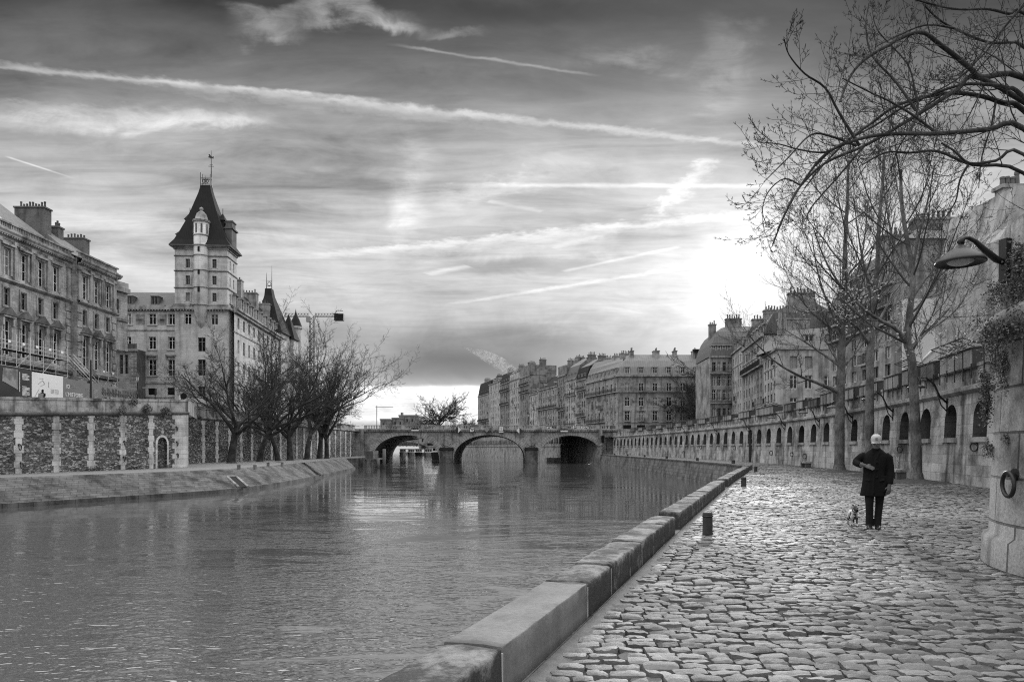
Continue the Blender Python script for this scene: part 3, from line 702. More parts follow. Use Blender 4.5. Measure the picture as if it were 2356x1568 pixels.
def on_buttress(px, py, out=0.0):
    """where a sight line first meets the buttress"""
    d = Vector(((px-CX)/FPX, 1.0, (HY-py)/FPX)); lo = None
    for i in range(4000):
        t = 5+i*0.002; p = Vector((0,0,EYE))+d*t
        if (Vector((p.x,p.y))-BC).length <= 2.62-0.045*p.z+out+(0.17 if 3.04<p.z<3.3 else 0): lo = p; break
    if lo is None:
        p = Vector((0,0,EYE))+d*9.6; lo = p
    return lo
def radial(p): return (Vector((p.x,p.y))-BC).normalized()
def iron_ring(p, n, size, label, cat='mooring ring', group=None, mat='iron'):
    n = Vector((n.x,n.y,0)).normalized(); t = Vector((-n.y,n.x,0))
    root = thing('mooring_ring', p, label, cat, group)
    m = MB(); c = Vector(p)+n*(size*0.30)-Vector((0,0,size*0.42)); m.smooth = True
    m.torus(c, (n-t*0.06) if 0.29 < size < 0.31 else (n*1.0+t*0.5), size*0.5, size*0.085, 28, 8); m.build('ring', M[mat], root)
    m = MB(); m.tube([Vector(p)-n*0.06, Vector(p)+n*(size*0.34)], size*0.12, 8); m.tube([Vector(p)+n*0.005, Vector(p)+n*0.03], size*0.24, 10); m.build('staple', M[mat], root)
    return root
p = on_buttress(2338, 1090); iron_ring(p, radial(p), 0.30, 'heavy black iron ring hanging on the round buttress')

def wall_lamp(base, n, up, reach, shade_r, label, group=None, drop=0.0, box=True):
    """bracket lamp: back plate, swan-neck arm, enamelled bowl, glass"""
    n = Vector((n.x,n.y,0)).normalized(); base = Vector(base)
    root = thing('wall_lamp', base, label, 'wall lamp', group)
    t = Vector((-n.y,n.x,0)); zz = Vector((0,0,1))
    m = MB()
    k = shade_r/0.28
    def obox(c, a, b, h, m):
        pts = [c+t*(sx*a)+n*(sy*b)+zz*(sz*h) for sz in (-1,1) for sx,sy in ((-1,-1),(1,-1),(1,1),(-1,1))]
        m.add([tuple(q) for q in pts], [(0,3,2,1),(4,5,6,7),(0,1,5,4),(1,2,6,5),(2,3,7,6),(3,0,4,7)])
    obox(base+n*0.03*k, 0.055*k, 0.07*k, 0.27*k, m); m.build('back_plate', M['iron'], root)
    m = MB(); m.smooth = True
    ctl = [base+n*0.1-zz*.02, base+n*(0.28*reach)+zz*(up*0.05), base+n*(0.5*reach)+zz*(up*0.42), base+n*(0.72*reach)+zz*(up*0.86), base+n*(0.86*reach)+zz*(up*1.0), base+n*(0.96*reach)+zz*(up*0.96), base+n*(1.02*reach)+zz*(up*0.72)]
    m.tube(ctl, [0.036*k,0.042*k,0.038*k,0.03*k,0.026*k,0.028*k,0.044*k], 10); m.build('arm', M['lampiron'], root)
    c = base+n*(1.02*reach)+zz*(up*0.42)
    m = MB(); m.smooth = True
    r = shade_r
    m.lathe([(0.02,0.2*r),(0.14*r,0.18*r),(0.2*r,0.06*r),(0.34*r,0.0),(0.62*r,-0.16*r),(0.86*r,-0.38*r),(0.97*r,-0.52*r),(1.0*r,-0.62*r),(0.95*r,-0.64*r),(0.9*r,-0.54*r),(0.55*r,-0.46*r)], c, 28)
    m.build('lamp_shade', M['lampiron'], root)
    m = MB(); m.smooth = True; m.lathe([(0.56*r,-0.5*r),(0.5*r,-0.6*r),(0.3*r,-0.69*r),(0.001,-0.73*r)], c, 20); m.build('glass', M['lampglass'], root)
    return root
p = on_buttress(2322, 600); wall_lamp(p, Vector((-0.98,-0.18,0)), 0.27, 0.72, 0.29, 'large black bowl lamp on a swan-neck arm fixed to the round buttress')
# lamps along the long wall
lamp_px = [(2160,975,'bowl lamp on the niche wall beside the nearest tree trunk'),(2008,935,'bowl lamp on the niche wall between the two farther trunks'),(1985,958,'bowl lamp on the niche wall left of the middle trunk'),(1880,975,''),(1790,985,''),(1672,1000,''),(1595,1005,''),(1535,1010,''),(1480,1010,'')]
def lamps():
    i = 0
    for s, lab in ((WALL.sAtY(30.6),'bowl lamp on the niche wall behind the nearest quay tree'),(WALL.sAtY(38.2),'bowl lamp on the niche wall just past the middle tree'),(WALL.sAtY(46),'bowl lamp on the niche wall beyond the farthest quay tree, first of the far row'),
                   (WALL.sAtY(53.5),'second lamp of the far row along the niche wall'),(WALL.sAtY(62.5),'third lamp of the far row along the niche wall'),(WALL.sAtY(74),'fourth lamp of the far row along the niche wall'),
                   (WALL.sAtY(87),'fifth lamp of the far row along the niche wall'),(WALL.sAtY(102),'sixth lamp of the far row along the niche wall'),(WALL.sAtY(120),'last small lamp of the far row, nearest the bridge')):
        q, d = WALL.at(s); b = wall_pt(s, 0.12, 3.55); n = Vector((-d.y, d.x, 0))-Vector((d.x,d.y,0))*0.25
        root = thing('wall_lamp', b, lab, 'wall lamp', 'lamps along the niche wall'); b = Vector(b); n.normalize(); zz = Vector((0,0,1))
        m = MB(); m.tube([b-zz*0.5, b+zz*0.2], 0.07, 6); m.build('back_plate', M['iron'], root)
        m = MB(); m.smooth = True; m.tube([b+n*0.03, b+n*0.35+zz*0.28, b+n*0.62+zz*0.85, b+n*0.98+zz*1.15, b+n*1.3+zz*1.12, b+n*1.42+zz*0.98], [.045,.042,.04,.036,.034,.045], 7)
        m.tube([b-zz*0.42, b+n*0.3-zz*0.1, b+n*0.5+zz*0.5], 0.028, 6); m.build('arm', M['lampiron'], root)
        c = b+n*1.42+zz*0.84; r = 0.38; m = MB(); m.smooth = True
        m.lathe([(0.02,0.16*r),(0.16*r,0.14*r),(0.24*r,0.0),(0.5*r,-0.10*r),(0.8*r,-0.24*r),(0.98*r,-0.38*r),(0.98*r,-0.46*r),(0.5*r,-0.38*r)], c, 18); m.build('lamp_shade', M['lampiron'], root)
        m = MB(); m.lathe([(0.52*r,-0.38*r),(0.3*r,-0.5*r),(0.001,-0.54*r)], c, 14); m.build('glass', M['lampglass'], root)
lamps()

# ------------------------------------------------------------------ booksellers' boxes on the parapet
def bookbox(s0, s1, h, z0, lab, mats=('boxpaint','boxpale'), lid=False, lidup=False, sc=1):
    q, d = WALL.at((s0+s1)/2); rz = math.atan2(d.y,d.x)+math.pi; L = s1-s0
    root = thing('bookseller_box', (*wall_pt((s0+s1)/2, -0.12, z0)[:2], z0), lab, 'bookseller box', 'bookseller boxes along the parapet')
    o = WORLD[root]; u = (math.cos(rz), math.sin(rz))
    def mk(): return MB((o.x,o.y), u)
    z = o.z; dep = 0.85
    m = mk(); m.prism([(-L/2,z),(L/2,z),(L/2,z+h),(-L/2,z+h)], -0.38, dep-0.38)
    m.build('case', M[mats[0]], root)
    m = mk()
    n = max(2, round(L/0.95))
    for i in range(n):
        a = -L/2+L*i/n+0.03; b = -L/2+L*(i+1)/n-0.03; m.box(a,b,-0.405,-0.382,z+0.05,z+h-0.04)
    m.build('back_panel', M[mats[1]], root)
    m = mk(); m.add([(-L/2-0.05,-0.46,z+h-0.01),(L/2+0.05,-0.46,z+h-0.01),(L/2+0.05,dep-0.33,z+h+0.10),(-L/2-0.05,dep-0.33,z+h+0.10),(-L/2-0.05,-0.46,z+h+0.045),(L/2+0.05,-0.46,z+h+0.045),(L/2+0.05,dep-0.33,z+h+0.155),(-L/2-0.05,dep-0.33,z+h+0.155)],
        [(0,3,2,1),(4,5,6,7),(0,1,5,4),(1,2,6,5),(2,3,7,6),(3,0,4,7)]); m.build('lid', M['boxdark'], root)
    for i in range(n+1):
        a = -L/2+L*i/n; a = min(max(a,-L/2+0.04),L/2-0.04); m = mk(); m.box(a-0.035,a+0.035,-0.425,-0.395,z-rnd.uniform(.35,.5),z+h*rnd.choice([0.2,0.95,0.95]))
        m.build('bracket', M['iron'], root)
    for a in (L/2+0.002,-L/2-0.022):
        m = mk(); m.box(a,a+0.02,-0.36,dep-0.4,z+0.03,z+h-0.02); m.build('end_board', M['boxdark'], root)
    if lidup:                                                      # open awning frame of thin rails
        m = mk()
        for i in range(6):
            a = -L/2+L*i/5; m.bar((a,0.1,z+h+0.1),(a,-0.75,z+h+0.42),0.022)
        m.bar((-L/2,-0.75,z+h+0.42),(L/2,-0.75,z+h+0.42),0.03); m.bar((-L/2,-0.3,z+h+0.26),(L/2,-0.3,z+h+0.26),0.02); m.bar((-L/2,0.1,z+h+0.1),(L/2,0.1,z+h+0.1),0.025)
        m.build('awning_frame', M['iron'], root)
    return root
def boxes():
    Y = WALL.sAtY
    spec = [(19.6,2.0,.82,0),(22.4,4.2,.82,0),(27.6,3.6,.78,1),(31.8,1.8,.74,0),(34.2,2.2,.78,1),(36.9,2.6,.72,0),(40.6,3.6,.66,0),(45.2,2.3,.72,0),(49.6,3.4,.8,1),(53.6,2.4,.62,0),(57.3,1.8,.7,0),(60.2,2.2,.66,0),
            (65.5,6.0,.75,1),(73.5,4.2,.7,0),(80.5,3.6,.62,0),(86,4.0,.72,0),(92.0,4.2,.66,0),(98.5,3.4,.75,0),(105,3.0,.6,0),(110,4.2,.7,0),(117,3.6,.62,0),(124,4.0,.7,0),(131,3.0,.62,0),(137,3.6,.66,0)]
    for i, (y, L, h, up) in enumerate(spec):
        s = Y(y); nm = ORD[i] if i < 20 else ('twenty-first twenty-second twenty-third twenty-fourth'.split()[i-20])
        lab = f'{nm} bookseller box along the parapet counting from the round buttress' + (', with an open lid frame' if up else '')
        pale = i in (0,1,5,7,13)
        bookbox(s, s+L, h, 4.80 if i else 4.78, lab, ('boxdark' if i%3==1 else 'boxpaint', 'boxpale' if pale or i%2==0 else 'boxpaint'), False, bool(up))
boxes()

# ------------------------------------------------------------------ low kerb wall of worn stones along the river
def kerb():
    specs = [(2.2,12.05,'nearest run of low worn kerb stones along the cobbles'),(12.75,25.2,'second run of low kerb stones, beyond the gap by the bollard'),(26.4,44.0,'third run of low kerb stones farther along the edge'),(45.3,52.5,'short last run of low kerb stones where the edge turns')]
    rg = random.Random(11)
    for k, (ya, yb, lab) in enumerate(specs):
        sa, sb = EDGE.sAtY(ya), EDGE.sAtY(yb); q, d = EDGE.at(sa)
        root = thing('kerb_wall', (q.x,q.y,0), lab, 'kerb wall', 'runs of low kerb wall')
        s = sa; i = 0
        cuts = [sa]
        while cuts[-1] < sb-0.7: cuts.append(min(sb, cuts[-1]+rg.uniform(0.75,1.25)))
        if k == 0: cuts = [c for c in cuts if abs(c-EDGE.sAtY(4.15))>0.6 and not EDGE.sAtY(4.2) < c < EDGE.sAtY(6.05)]+[EDGE.sAtY(4.15),EDGE.sAtY(6.1)]; cuts.sort()
        cuts[-1] = sb
        for a, b in zip(cuts[:-1], cuts[1:]):
            pale = (k == 0 and abs(a-EDGE.sAtY(4.15))<0.01)
            m = MB(); m.smooth = True; H = 0.34+rg.uniform(-.008,.008); W = 0.40
            n = max(6, int((b-a)/0.09)); sag = 0.0 if pale else rg.uniform(.0,.008); rr = 0.010 if pale else rg.uniform(.014,.028)
            ends = [a+0.003+(b-a-0.006)*j/n for j in range(n+1)]; rings = []
            for j, s_ in enumerate(ends):
                q, d = EDGE.at(s_); t = 2*j/n-1; nx, ny = -d.y, d.x          # n points to the river
                h = H-sag*(t**4)-(0.0 if pale else 0.005*math.sin(j*1.7+a*3))-(0.008 if abs(t)>0.97 and not pale else 0)
                j1 = rg.gauss(0,.0035); j2 = rg.gauss(0,.004)
                prof = [(0.0,-0.02),(0.004,0.10),(0.002+j1,h*0.6),(0.006+j1,h-rr),(0.006+rr*0.35,h-rr*0.25),(rr*1.2,h+j2*.5),(W*0.35,h+0.006+j2),(W*0.7,h+0.004-j2),(W-rr*1.2,h-0.004),(W-rr*0.3,h-rr*0.4),(W+j1,h-rr*1.3),(W+0.01,-0.02)]
                rings.append([(q.x+nx*o, q.y+ny*o, z) for o, z in prof])
            m.loft(rings); o = m.build('coping_stone', M['kerb_pale' if pale else 'kerb'], root)
            for p in o.data.polygons:
                if len(p.vertices) > 4: p.use_smooth = False
            if pale: o['label'] = 'smooth pale kerb stone'
        m = MB()
        for c in cuts[1:-1]:
            q, d = EDGE.at(c); nx, ny = -d.y, d.x
            m.slab([(q.x-d.x*.008+nx*.002,q.y-d.y*.008+ny*.002),(q.x+d.x*.008+nx*.002,q.y+d.y*.008+ny*.002),(q.x+d.x*.008+nx*.39,q.y+d.y*.008+ny*.39),(q.x-d.x*.008+nx*.39,q.y-d.y*.008+ny*.39)], 0.0, 0.30)
        m.build('mortar_joint', M['mortar'], root)
kerb()
M['bollard'] = mat_plain('dark_worn_bollard', .05, .8, 0, .7, 9, .5)
def bollard(x, y, r, h, lab):
    root = thing('bollard', (x,y,0), lab, 'bollard', 'mooring bollards along the edge')
    m = MB(); m.smooth = True; m.lathe([(r*1.04,-0.05),(r*1.04,0.03),(r,0.05),(r*0.98,h-0.06),(r*1.0,h-0.05),(r*1.02,h-0.03),(r*0.9,h-0.006),(0.001,h)], (x,y,0), 20); m.build('post', M['bollard'], root)
    m = MB(); m.smooth = True; m.lathe([(r*1.07,h*0.80),(r*1.1,h*0.83),(r*1.07,h*0.86)], (x,y,0), 20); m.build('collar', M['iron'], root)
for px, py, h, lab in ((1628,1229,.40,'nearest squat dark bollard beside the gap in the kerb'),(1711,1118,.38,'second bollard along the kerb, beyond the nearest'),(1739,1085,.36,'third bollard, where the kerb bends')):
    Y = EYE*FPX/(py-HY); bollard((px-CX)/FPX*Y, Y, 0.088 if h==.40 else 0.10, h, lab)
for i, (px, Y) in enumerate(((1695,66),(1624,80),(1564,96),(1515,112),(1480,128),(1453,143))):
    q, d = EDGE.at(EDGE.sAtY(Y)); bollard(q.x+0.5, Y, 0.17, 0.36, f'small far bollard on the quay edge towards the bridge, {ORD[i]} past the bend')
# mooring rings on the niche wall
for i, (y, z, sz, lab) in enumerate(((27.3,1.72,.34,'iron ring on the niche wall between the two nearest niches'),(36.5,1.6,.34,'iron ring on the niche wall behind the walking man'),(56.5,1.0,.4,'ring low on the wall beyond the stone bench'),(60,1.1,.36,'dark hook ring left of the farthest tree'),
                 (66,1.2,.4,'oval ring on the wall by the dark ladder'),(79,1.7,.42,'round ring high on the far wall'),(94,1.75,.42,'round ring farther along the far wall, above a stain'),(103,1.0,.42,'round ring low on the far wall towards the bridge'))):
    s = WALL.sAtY(y); q, d = WALL.at(s); iron_ring(Vector(wall_pt(s, 0.30-BAT*z, z)), Vector((-d.y,d.x,0)), sz, lab, 'mooring ring', 'rings along the niche wall')
# ladder recess / dark post on the wall
def ladder():
    s = WALL.sAtY(73); q, d = WALL.at(s); b = Vector(wall_pt(s, 0.35, 0)); t = Vector((d.x,d.y,0))
    root = thing('flood_post', b, 'tall dark iron post against the far niche wall', 'iron post')
    m = MB(); m.tube([b, b+Vector((0,0,2.5))], 0.16, 8); m.build('post', M['iron'], root)
    m = MB(); m.tube([b+Vector((0,0,2.5)), b+Vector((0,0,3.3))], 0.06, 6); m.torus(b+Vector((0,0,3.3)), (0,1,0), 0.16, 0.04, 12, 5); m.build('finial', M['iron'], root)
ladder()
def bench(x, y, rz, L, lab):
    root = thing('stone_bench', (x,y,0), lab, 'bench', 'stone benches at the wall foot'); u = (math.cos(rz), math.sin(rz))
    m = MB((x,y),u); m.box(-L/2,L/2,-.26,.26,.36,.48); m.build('seat', M['trim'], root)
    for a in (-L/2+.2, L/2-.2):
        m = MB((x,y),u); m.box(a-.13,a+.13,-.2,.2,-.02,.357); m.build('leg', M['trim_dark'], root)
q, d = WALL.at(WALL.sAtY(53)); ang = math.atan2(d.y,d.x)
bench((1854-CX)/FPX*52.5, 52.5, ang, 1.5, 'low stone bench left of the farthest quay tree')
q, d = WALL.at(WALL.sAtY(34)); bench((2064-CX)/FPX*33.8, 33.8, math.atan2(d.y,d.x), 1.5, 'stone bench just behind the walking man')
def bin_():
    Y = 34.6; x = (2056-CX)/FPX*Y
    root = thing('litter_bin', (x,Y,0), 'slatted pale litter bin behind the stone bench', 'litter bin')
    m = MB()
    for i in range(14):
        a = 2*math.pi*i/14; m.bar((x+.2*math.cos(a),Y+.2*math.sin(a),.42),(x+.25*math.cos(a),Y+.25*math.sin(a),1.12),.026)
    m.build('slats', M['palewood'], root)
    m = MB(); m.torus((x,Y,1.12),(0,0,1),.255,.03,20,6); m.torus((x,Y,.45),(0,0,1),.21,.03,20,6); m.build('hoop', M['grey'], root)
    m = MB(); m.lathe([(.19,0),(.19,.44),(.001,.44)],(x,Y,0),14); m.build('base', M['dark'], root)
bin_()
# ------------------------------------------------------------------ stone bridge of three arches
BY = 160.0; BD = 27.0
def bridge():
    k = BY/FPX
    def X(px): return (px-CX)*k
    root = thing('stone_bridge', (X(1120),BY,WZ), 'low stone bridge of three arches with a balustrade crossing the river', 'bridge')
    x0, x1 = X(838), X(1420); zt = 5.30
    arches = [(X(857),X(1011),4.5),(X(1043),X(1208),4.55),(X(1237),X(1388),4.4)]
    zs = -1.4                                                     # springing
    mb = MB(); vb = MB(); it = MB(); n = 22
    def arc(a, b, zc, e=0.0):
        c = (a+b)/2; r = (b-a)/2+e; h = zc-zs+e
        out = []
        for i in range(n+1):
            t = math.pi*(1-i/n); out.append((c+r*math.cos(t), zs+h*(max(0,math.sin(t))**0.92)))
        return out
    def face(y, flip):
        px = x0
        for a, b, zc in arches:
            q = [(px,WZ-1),(a,WZ-1),(a,zt),(px,zt)]; mb.add([(x,y,z) for x,z in q], [(0,1,2,3) if not flip else (3,2,1,0)])
            A = arc(a,b,zc)
            for (p0,h0),(p1,h1) in zip(A[:-1],A[1:]):
                mb.add([(p0,y,h0),(p1,y,h1),(p1,y,zt),(p0,y,zt)], [(0,1,2,3) if not flip else (3,2,1,0)])
            px = b
        mb.add([(px,y,WZ-1),(x1,y,WZ-1),(x1,y,zt),(px,y,zt)], [(0,1,2,3) if not flip else (3,2,1,0)])
    face(BY, False); face(BY+BD, True)
    mb.quad((x0,BY,zt),(x1,BY,zt),(x1,BY+BD,zt),(x0,BY+BD,zt))
    mb.build('spandrel_wall', M['bridge'], root)
    for a, b, zc in arches:
        A = arc(a,b,zc); ol = [(a,WZ-1)]+A+[(b,WZ-1)]; it = MB(); s = 0
        for (p0,h0),(p1,h1) in zip(ol[:-1],ol[1:]):
            s1 = s+math.hypot(p1-p0,h1-h0); it.add([(p0,BY,h0),(p0,BY+BD,h0),(p1,BY+BD,h1),(p1,BY,h1)], [(0,1,2,3)], [[(0,s),(BD,s),(BD,s1),(0,s1)]]); s = s1
        it.build('arch_vault', M['bridge'], root)
        # voussoirs, each a wedge with a gap
        vb = MB(); A0 = arc(a,b,zc,-0.02); A1 = arc(a,b,zc,1.15)
        for i in range(n):
            for h in range(2):
                f0 = h*0.5+0.03; f1 = h*0.5+0.47
                def ip(L, f): return (lerp(L[i][0],L[i+1][0],f), lerp(L[i][1],L[i+1][1],f))
                e = 1.0+(0.18 if (i+h)%2 else 0)
                q = [ip(A0,f0),ip(A0,f1),ip(A1,f1),ip(A1,f0)]
                q[2] = (lerp(q[1][0],q[2][0],e),lerp(q[1][1],q[2][1],e)); q[3] = (lerp(q[0][0],q[3][0],e),lerp(q[0][1],q[3][1],e))
                vb.prism(q, BY-0.07, BY+0.2)
        vb.build('arch_ring', M['voussoir'], root)
    # piers with rounded cutwaters and a mossy cap
    for pa, pb in ((1014,1041),(1210,1235)):
        a, b = X(pa), X(pb); c = (a+b)/2; w = (b-a)/2+0.15
        def plan(e): return [(c-w-e,BY+0.5),(c-w-e,BY-0.6-e*.5)]+[(c+(w+e)*math.sin(t), BY-0.8-(1.3+e)*math.cos(t)) for t in (-1.25,-.8,-.4,0,.4,.8,1.25)]+[(c+w+e,BY-0.6-e*.5),(c+w+e,BY+0.5)]
        m = MB(); m.slab(plan(0.0), WZ-1.2, 1.05); m.slab(plan(0.16), WZ-1.2, WZ+0.25); m.build('pier', M['wetwall'], root)
        m = MB(); m.slab(plan(0.22), 1.052, 1.35); m.slab(plan(0.05), 1.352, 1.6); m.build('pier_cap', M['moss'], root)
        # round wreath with a carved letter N above the pier
        m = MB(); z = 3.15; m.torus((c,BY+0.02,z),(0,1,0),1.5,0.10,30,6); m.tube([(c+1.1*math.cos(t), BY-0.05, z+1.15*math.sin(t)) for t in [math.pi*(1.0+i/10) for i in range(11)]],0.09,6)
        for q0,q1 in (((-.5,-.65),(-.5,.65)),((-.5,.65),(.5,-.65)),((.5,-.65),(.5,.65))): m.tube([(c+q0[0],BY+0.01,z+q0[1]),(c+q1[0],BY+0.01,z+q1[1])],0.075,5)
        m.build('wreath', M['bridge'], root)
    m = MB(); m.box(x0,x1,BY-0.35,BY+0.3,zt+0.002,zt+0.32); m.box(x0,x1,BY-0.55,BY+0.3,zt+0.324,zt+0.52)
    for i in range(110):
        a = x0+0.3+(x1-x0-0.6)*i/109; m.box(a-0.12,a+0.12,BY-0.5,BY-0.352,zt+0.06,zt+0.322)
    m.build('cornice', M['trim'], root)
    # balustrade: rails, dies and turned balusters
    zr = zt+0.52; m = MB(); m.box(x0,x1,BY-0.28,BY+0.06,zr+0.002,zr+0.16); m.box(x0,x1,BY-0.32,BY+0.1,zr+0.80,zr+0.97); dies = 13
    for i in range(dies+1):
        a = x0+(x1-x0)*i/dies; w = 1.5 if i in (4,9) else 0.42; m.box(max(x0,a-w),min(x1,a+w),BY-0.30,BY+0.08,zr+0.162,zr+0.798)
    m.build('balustrade_rail', M['plaster'], root)
    m = MB(); 
    for i in range(dies):
        a = x0+(x1-x0)*i/dies+0.55+(1.1 if i in (4,9) else 0); b = x0+(x1-x0)*(i+1)/dies-0.55-(1.1 if i+1 in (4,9) else 0); q = max(2,int((b-a)/0.36))
        for j in range(q+1): m.lathe([(.10,.16),(.07,.22),(.13,.36),(.12,.46),(.06,.62),(.1,.8)],(a+(b-a)*j/q,BY-0.11,zr),6)
    o = m.build('balusters', M['plaster'], root); o['kind'] = 'stuff'
    m = MB(); m.box(x0,x1,BY+BD-0.1,BY+BD+0.25,zr-0.3,zr+0.97); m.build('far_balustrade', M['plaster'], root)
    m = MB(); m.box(x0-8,x0,BY-0.8,BY+BD,WZ-1,zr+0.1); m.build('abutment', M['bridge'], root)
    m = MB(); m.box(x1,x1+6,BY-0.2,BY+BD,WZ-1,zr+0.1); m.build('abutment', M['bridge'], root)
    m = MB(); m.box(x0-8,x1+6,BY+0.4,BY+BD-0.4,zt+0.3,zt+0.42); m.build('deck', M['asphalt'], root)
bridge()
ZR = 5.82
def bx(px): return (px-CX)/FPX*(BY-0.6)
def sign(px, py, kind, lab, name='river_sign'):
    c = P(px, py, BY-0.62); root = thing(name, (c.x,BY-0.62,c.z), lab, 'river sign'); x, z = c.x, c.z; y0, y1 = BY-0.68, BY-0.60
    if kind in ('half_l','half_r','diamond','diamond_grey'):
        r = 0.72; m = MB()
        if kind.startswith('diamond'): m.prism([(x-r,z),(x,z-r),(x+r,z),(x,z+r)], y0, y1); m.build('plate', M['grey' if kind=='diamond' else 'trim'], root)
        else:
            s = 1 if kind == 'half_r' else -1
            m.prism([(x,z-r),(x+s*r,z),(x,z+r)][::s], y0, y1); m.build('pale_half', M['white'], root)
            m = MB(); m.prism([(x,z+r),(x-s*r,z),(x,z-r)][::s], y0, y1); m.build('dark_half', M['iron'], root)
    elif kind == 'square':
        m = MB(); m.box(x-.55,x+.55,y0,y1,z-.55,z+.55); m.build('plate', M['white'], root)
        m = MB(); m.bar((x-.5,y0-.01,z+.5),(x+.5,y0-.01,z-.5),.07); m.prism([(x-.1,z-.05),(x+.42,z+.12),(x+.3,z+.35)], y0-.02,y0-.004)
        for a,b,c_,d in ((-.55,.55,-.55,-.47),(-.55,.55,.47,.55),(-.55,-.47,-.47,.47),(.47,.55,-.47,.47)): m.box(x+a,x+b,y0-.02,y0-.002,z+c_,z+d)
        m.build('mark', M['iron'], root)
    elif kind == 'tall':
        m = MB(); m.box(x-.5,x+.5,y0,y1,z-.5,z+.62); m.box(x-.52,x+.52,y0,y1,z-.85,z-.56); m.build('plate', M['white'], root)
        m = MB(); m.box(x-.07,x+.07,y0-.02,y0-.002,z-.25,z+.4)
        for a,b,c_,d in ((-.5,.5,-.5,-.43),(-.5,.5,.55,.62),(-.5,-.43,-.43,.55),(.43,.5,-.43,.55)): m.box(x+a,x+b,y0-.02,y0-.002,z+c_,z+d)
        m.build('mark', M['iron'], root)
    else:
        m = MB(); m.box(x-.85,x+.85,y0,y1,z-.28,z+.06); m.build('pale_band', M['white'], root)
        m = MB(); m.box(x-.85,x+.85,y0,y1,z+.062,z+.38); m.build('dark_band', M['dark'], root)
for a in ((1054,988,'half_r','half dark half pale diamond sign, left of the square river sign'),(1086,988,'square','square white river sign with a diagonal stroke'),(1120,987,'diamond','grey diamond sign, left one of the central pair'),(1132.5,987,'diamond_grey','grey diamond sign, right one of the central pair'),
          (1153,986,'tall','tall white river sign with a plate below it'),(1195,990,'half_l','half pale half dark diamond sign, right of the tall white sign'),(955,988,'bars','pale and dark barred plate over the left arch'),(1298,990,'bars','pale and dark barred plate over the right arch')): sign(*a)

# ------------------------------------------------------------------ street lamps
def street_lamp(x, y, z, h, lab, group='lanterns on the bridge', s=1.0):
    root = thing('street_lamp', (x,y,z), lab, 'street lamp', group)
    m = MB(); m.smooth = True
    m.lathe([(.26*s,0),(.26*s,.18*s),(.18*s,.35*s),(.12*s,.8*s),(.075*s,1.0*s),(.06*s,h*.55),(.09*s,h*.56),(.05*s,h*.58),(.045*s,h),(.09*s,h+.03)],(x,y,z),10); m.build('pole', M['iron'], root)
    m = MB(); m.lathe([(.10*s,h+.03),(.26*s,h+.62*s)],(x,y,z),6); m.build('lantern_glass', M['lampglass'], root)
    m = MB(); m.lathe([(.33*s,h+.62*s),(.3*s,h+.7*s),(.12*s,h+.98*s),(.13*s,h+1.05*s),(.04*s,h+1.12*s),(.03*s,h+1.3*s),(.001,h+1.34*s)],(x,y,z),6)
    for i in range(6):
        a = math.pi*2*i/6; m.bar((x+.1*s*math.cos(a),y+.1*s*math.sin(a),z+h+.03),(x+.27*s*math.cos(a),y+.27*s*math.sin(a),z+h+.63*s),.018*s)
    m.build('lantern_cap', M['iron'], root)
for px, Y, h, s, lab in ((1026,BY+2,4.1,1.15,'bridge lantern standing in front of the bare far tree'),(1228,BY+2.5,3.9,1.15,'taller right one of two bridge lanterns before the house row'),(1216,BY+22,3.9,1.1,'shorter left one of two bridge lanterns before the house row')):
    street_lamp((px-CX)/FPX*Y, Y, ZR, h, lab, s=s)
# ------------------------------------------------------------------ buildings
WINM = {}
def window_mesh(w, h, style=0):
    """casement set in its opening: local x across, -y outwards, z up from the sill"""
    key = (round(w,2), round(h,2), style)
    if key in WINM: return WINM[key]
    m = MB(); fw = min(0.09, w*.08)
    m.cur = 0; m.box(-w/2,w/2,0.06,0.10,0,h)                         # glass
    m.cur = 1
    for a,b,c,d in ((-w/2,-w/2+fw,0,h),(w/2-fw,w/2,0,h),(-w/2+fw,w/2-fw,0,fw),(-w/2+fw,w/2-fw,h-fw,h)): m.box(a,b,0.0,0.058,c,d)
    if style != 3:
        m.box(-fw*.6,fw*.6,0.01,0.057,fw,h-fw)
        for z in ([h*.70] if h > 1.6 else []): m.box(-w/2+fw,-fw*.6,0.02,0.056,z-.03,z+.03); m.box(fw*.6,w/2-fw,0.02,0.056,z-.03,z+.03)
        if h > 2.6: z = h*.36; m.box(-w/2+fw,-fw*.6,0.02,0.056,z-.03,z+.03); m.box(fw*.6,w/2-fw,0.02,0.056,z-.03,z+.03)
    mats = {0:('glass','white'),1:('curtain','white'),2:('glass','grey'),3:('dark','dark'),4:('grey','grey')}[style]
    me_o = m.build('window', [M[mats[0]], M[mats[1]]]); me = me_o.data; D.objects.remove(me_o)
    WINM[key] = me; return me
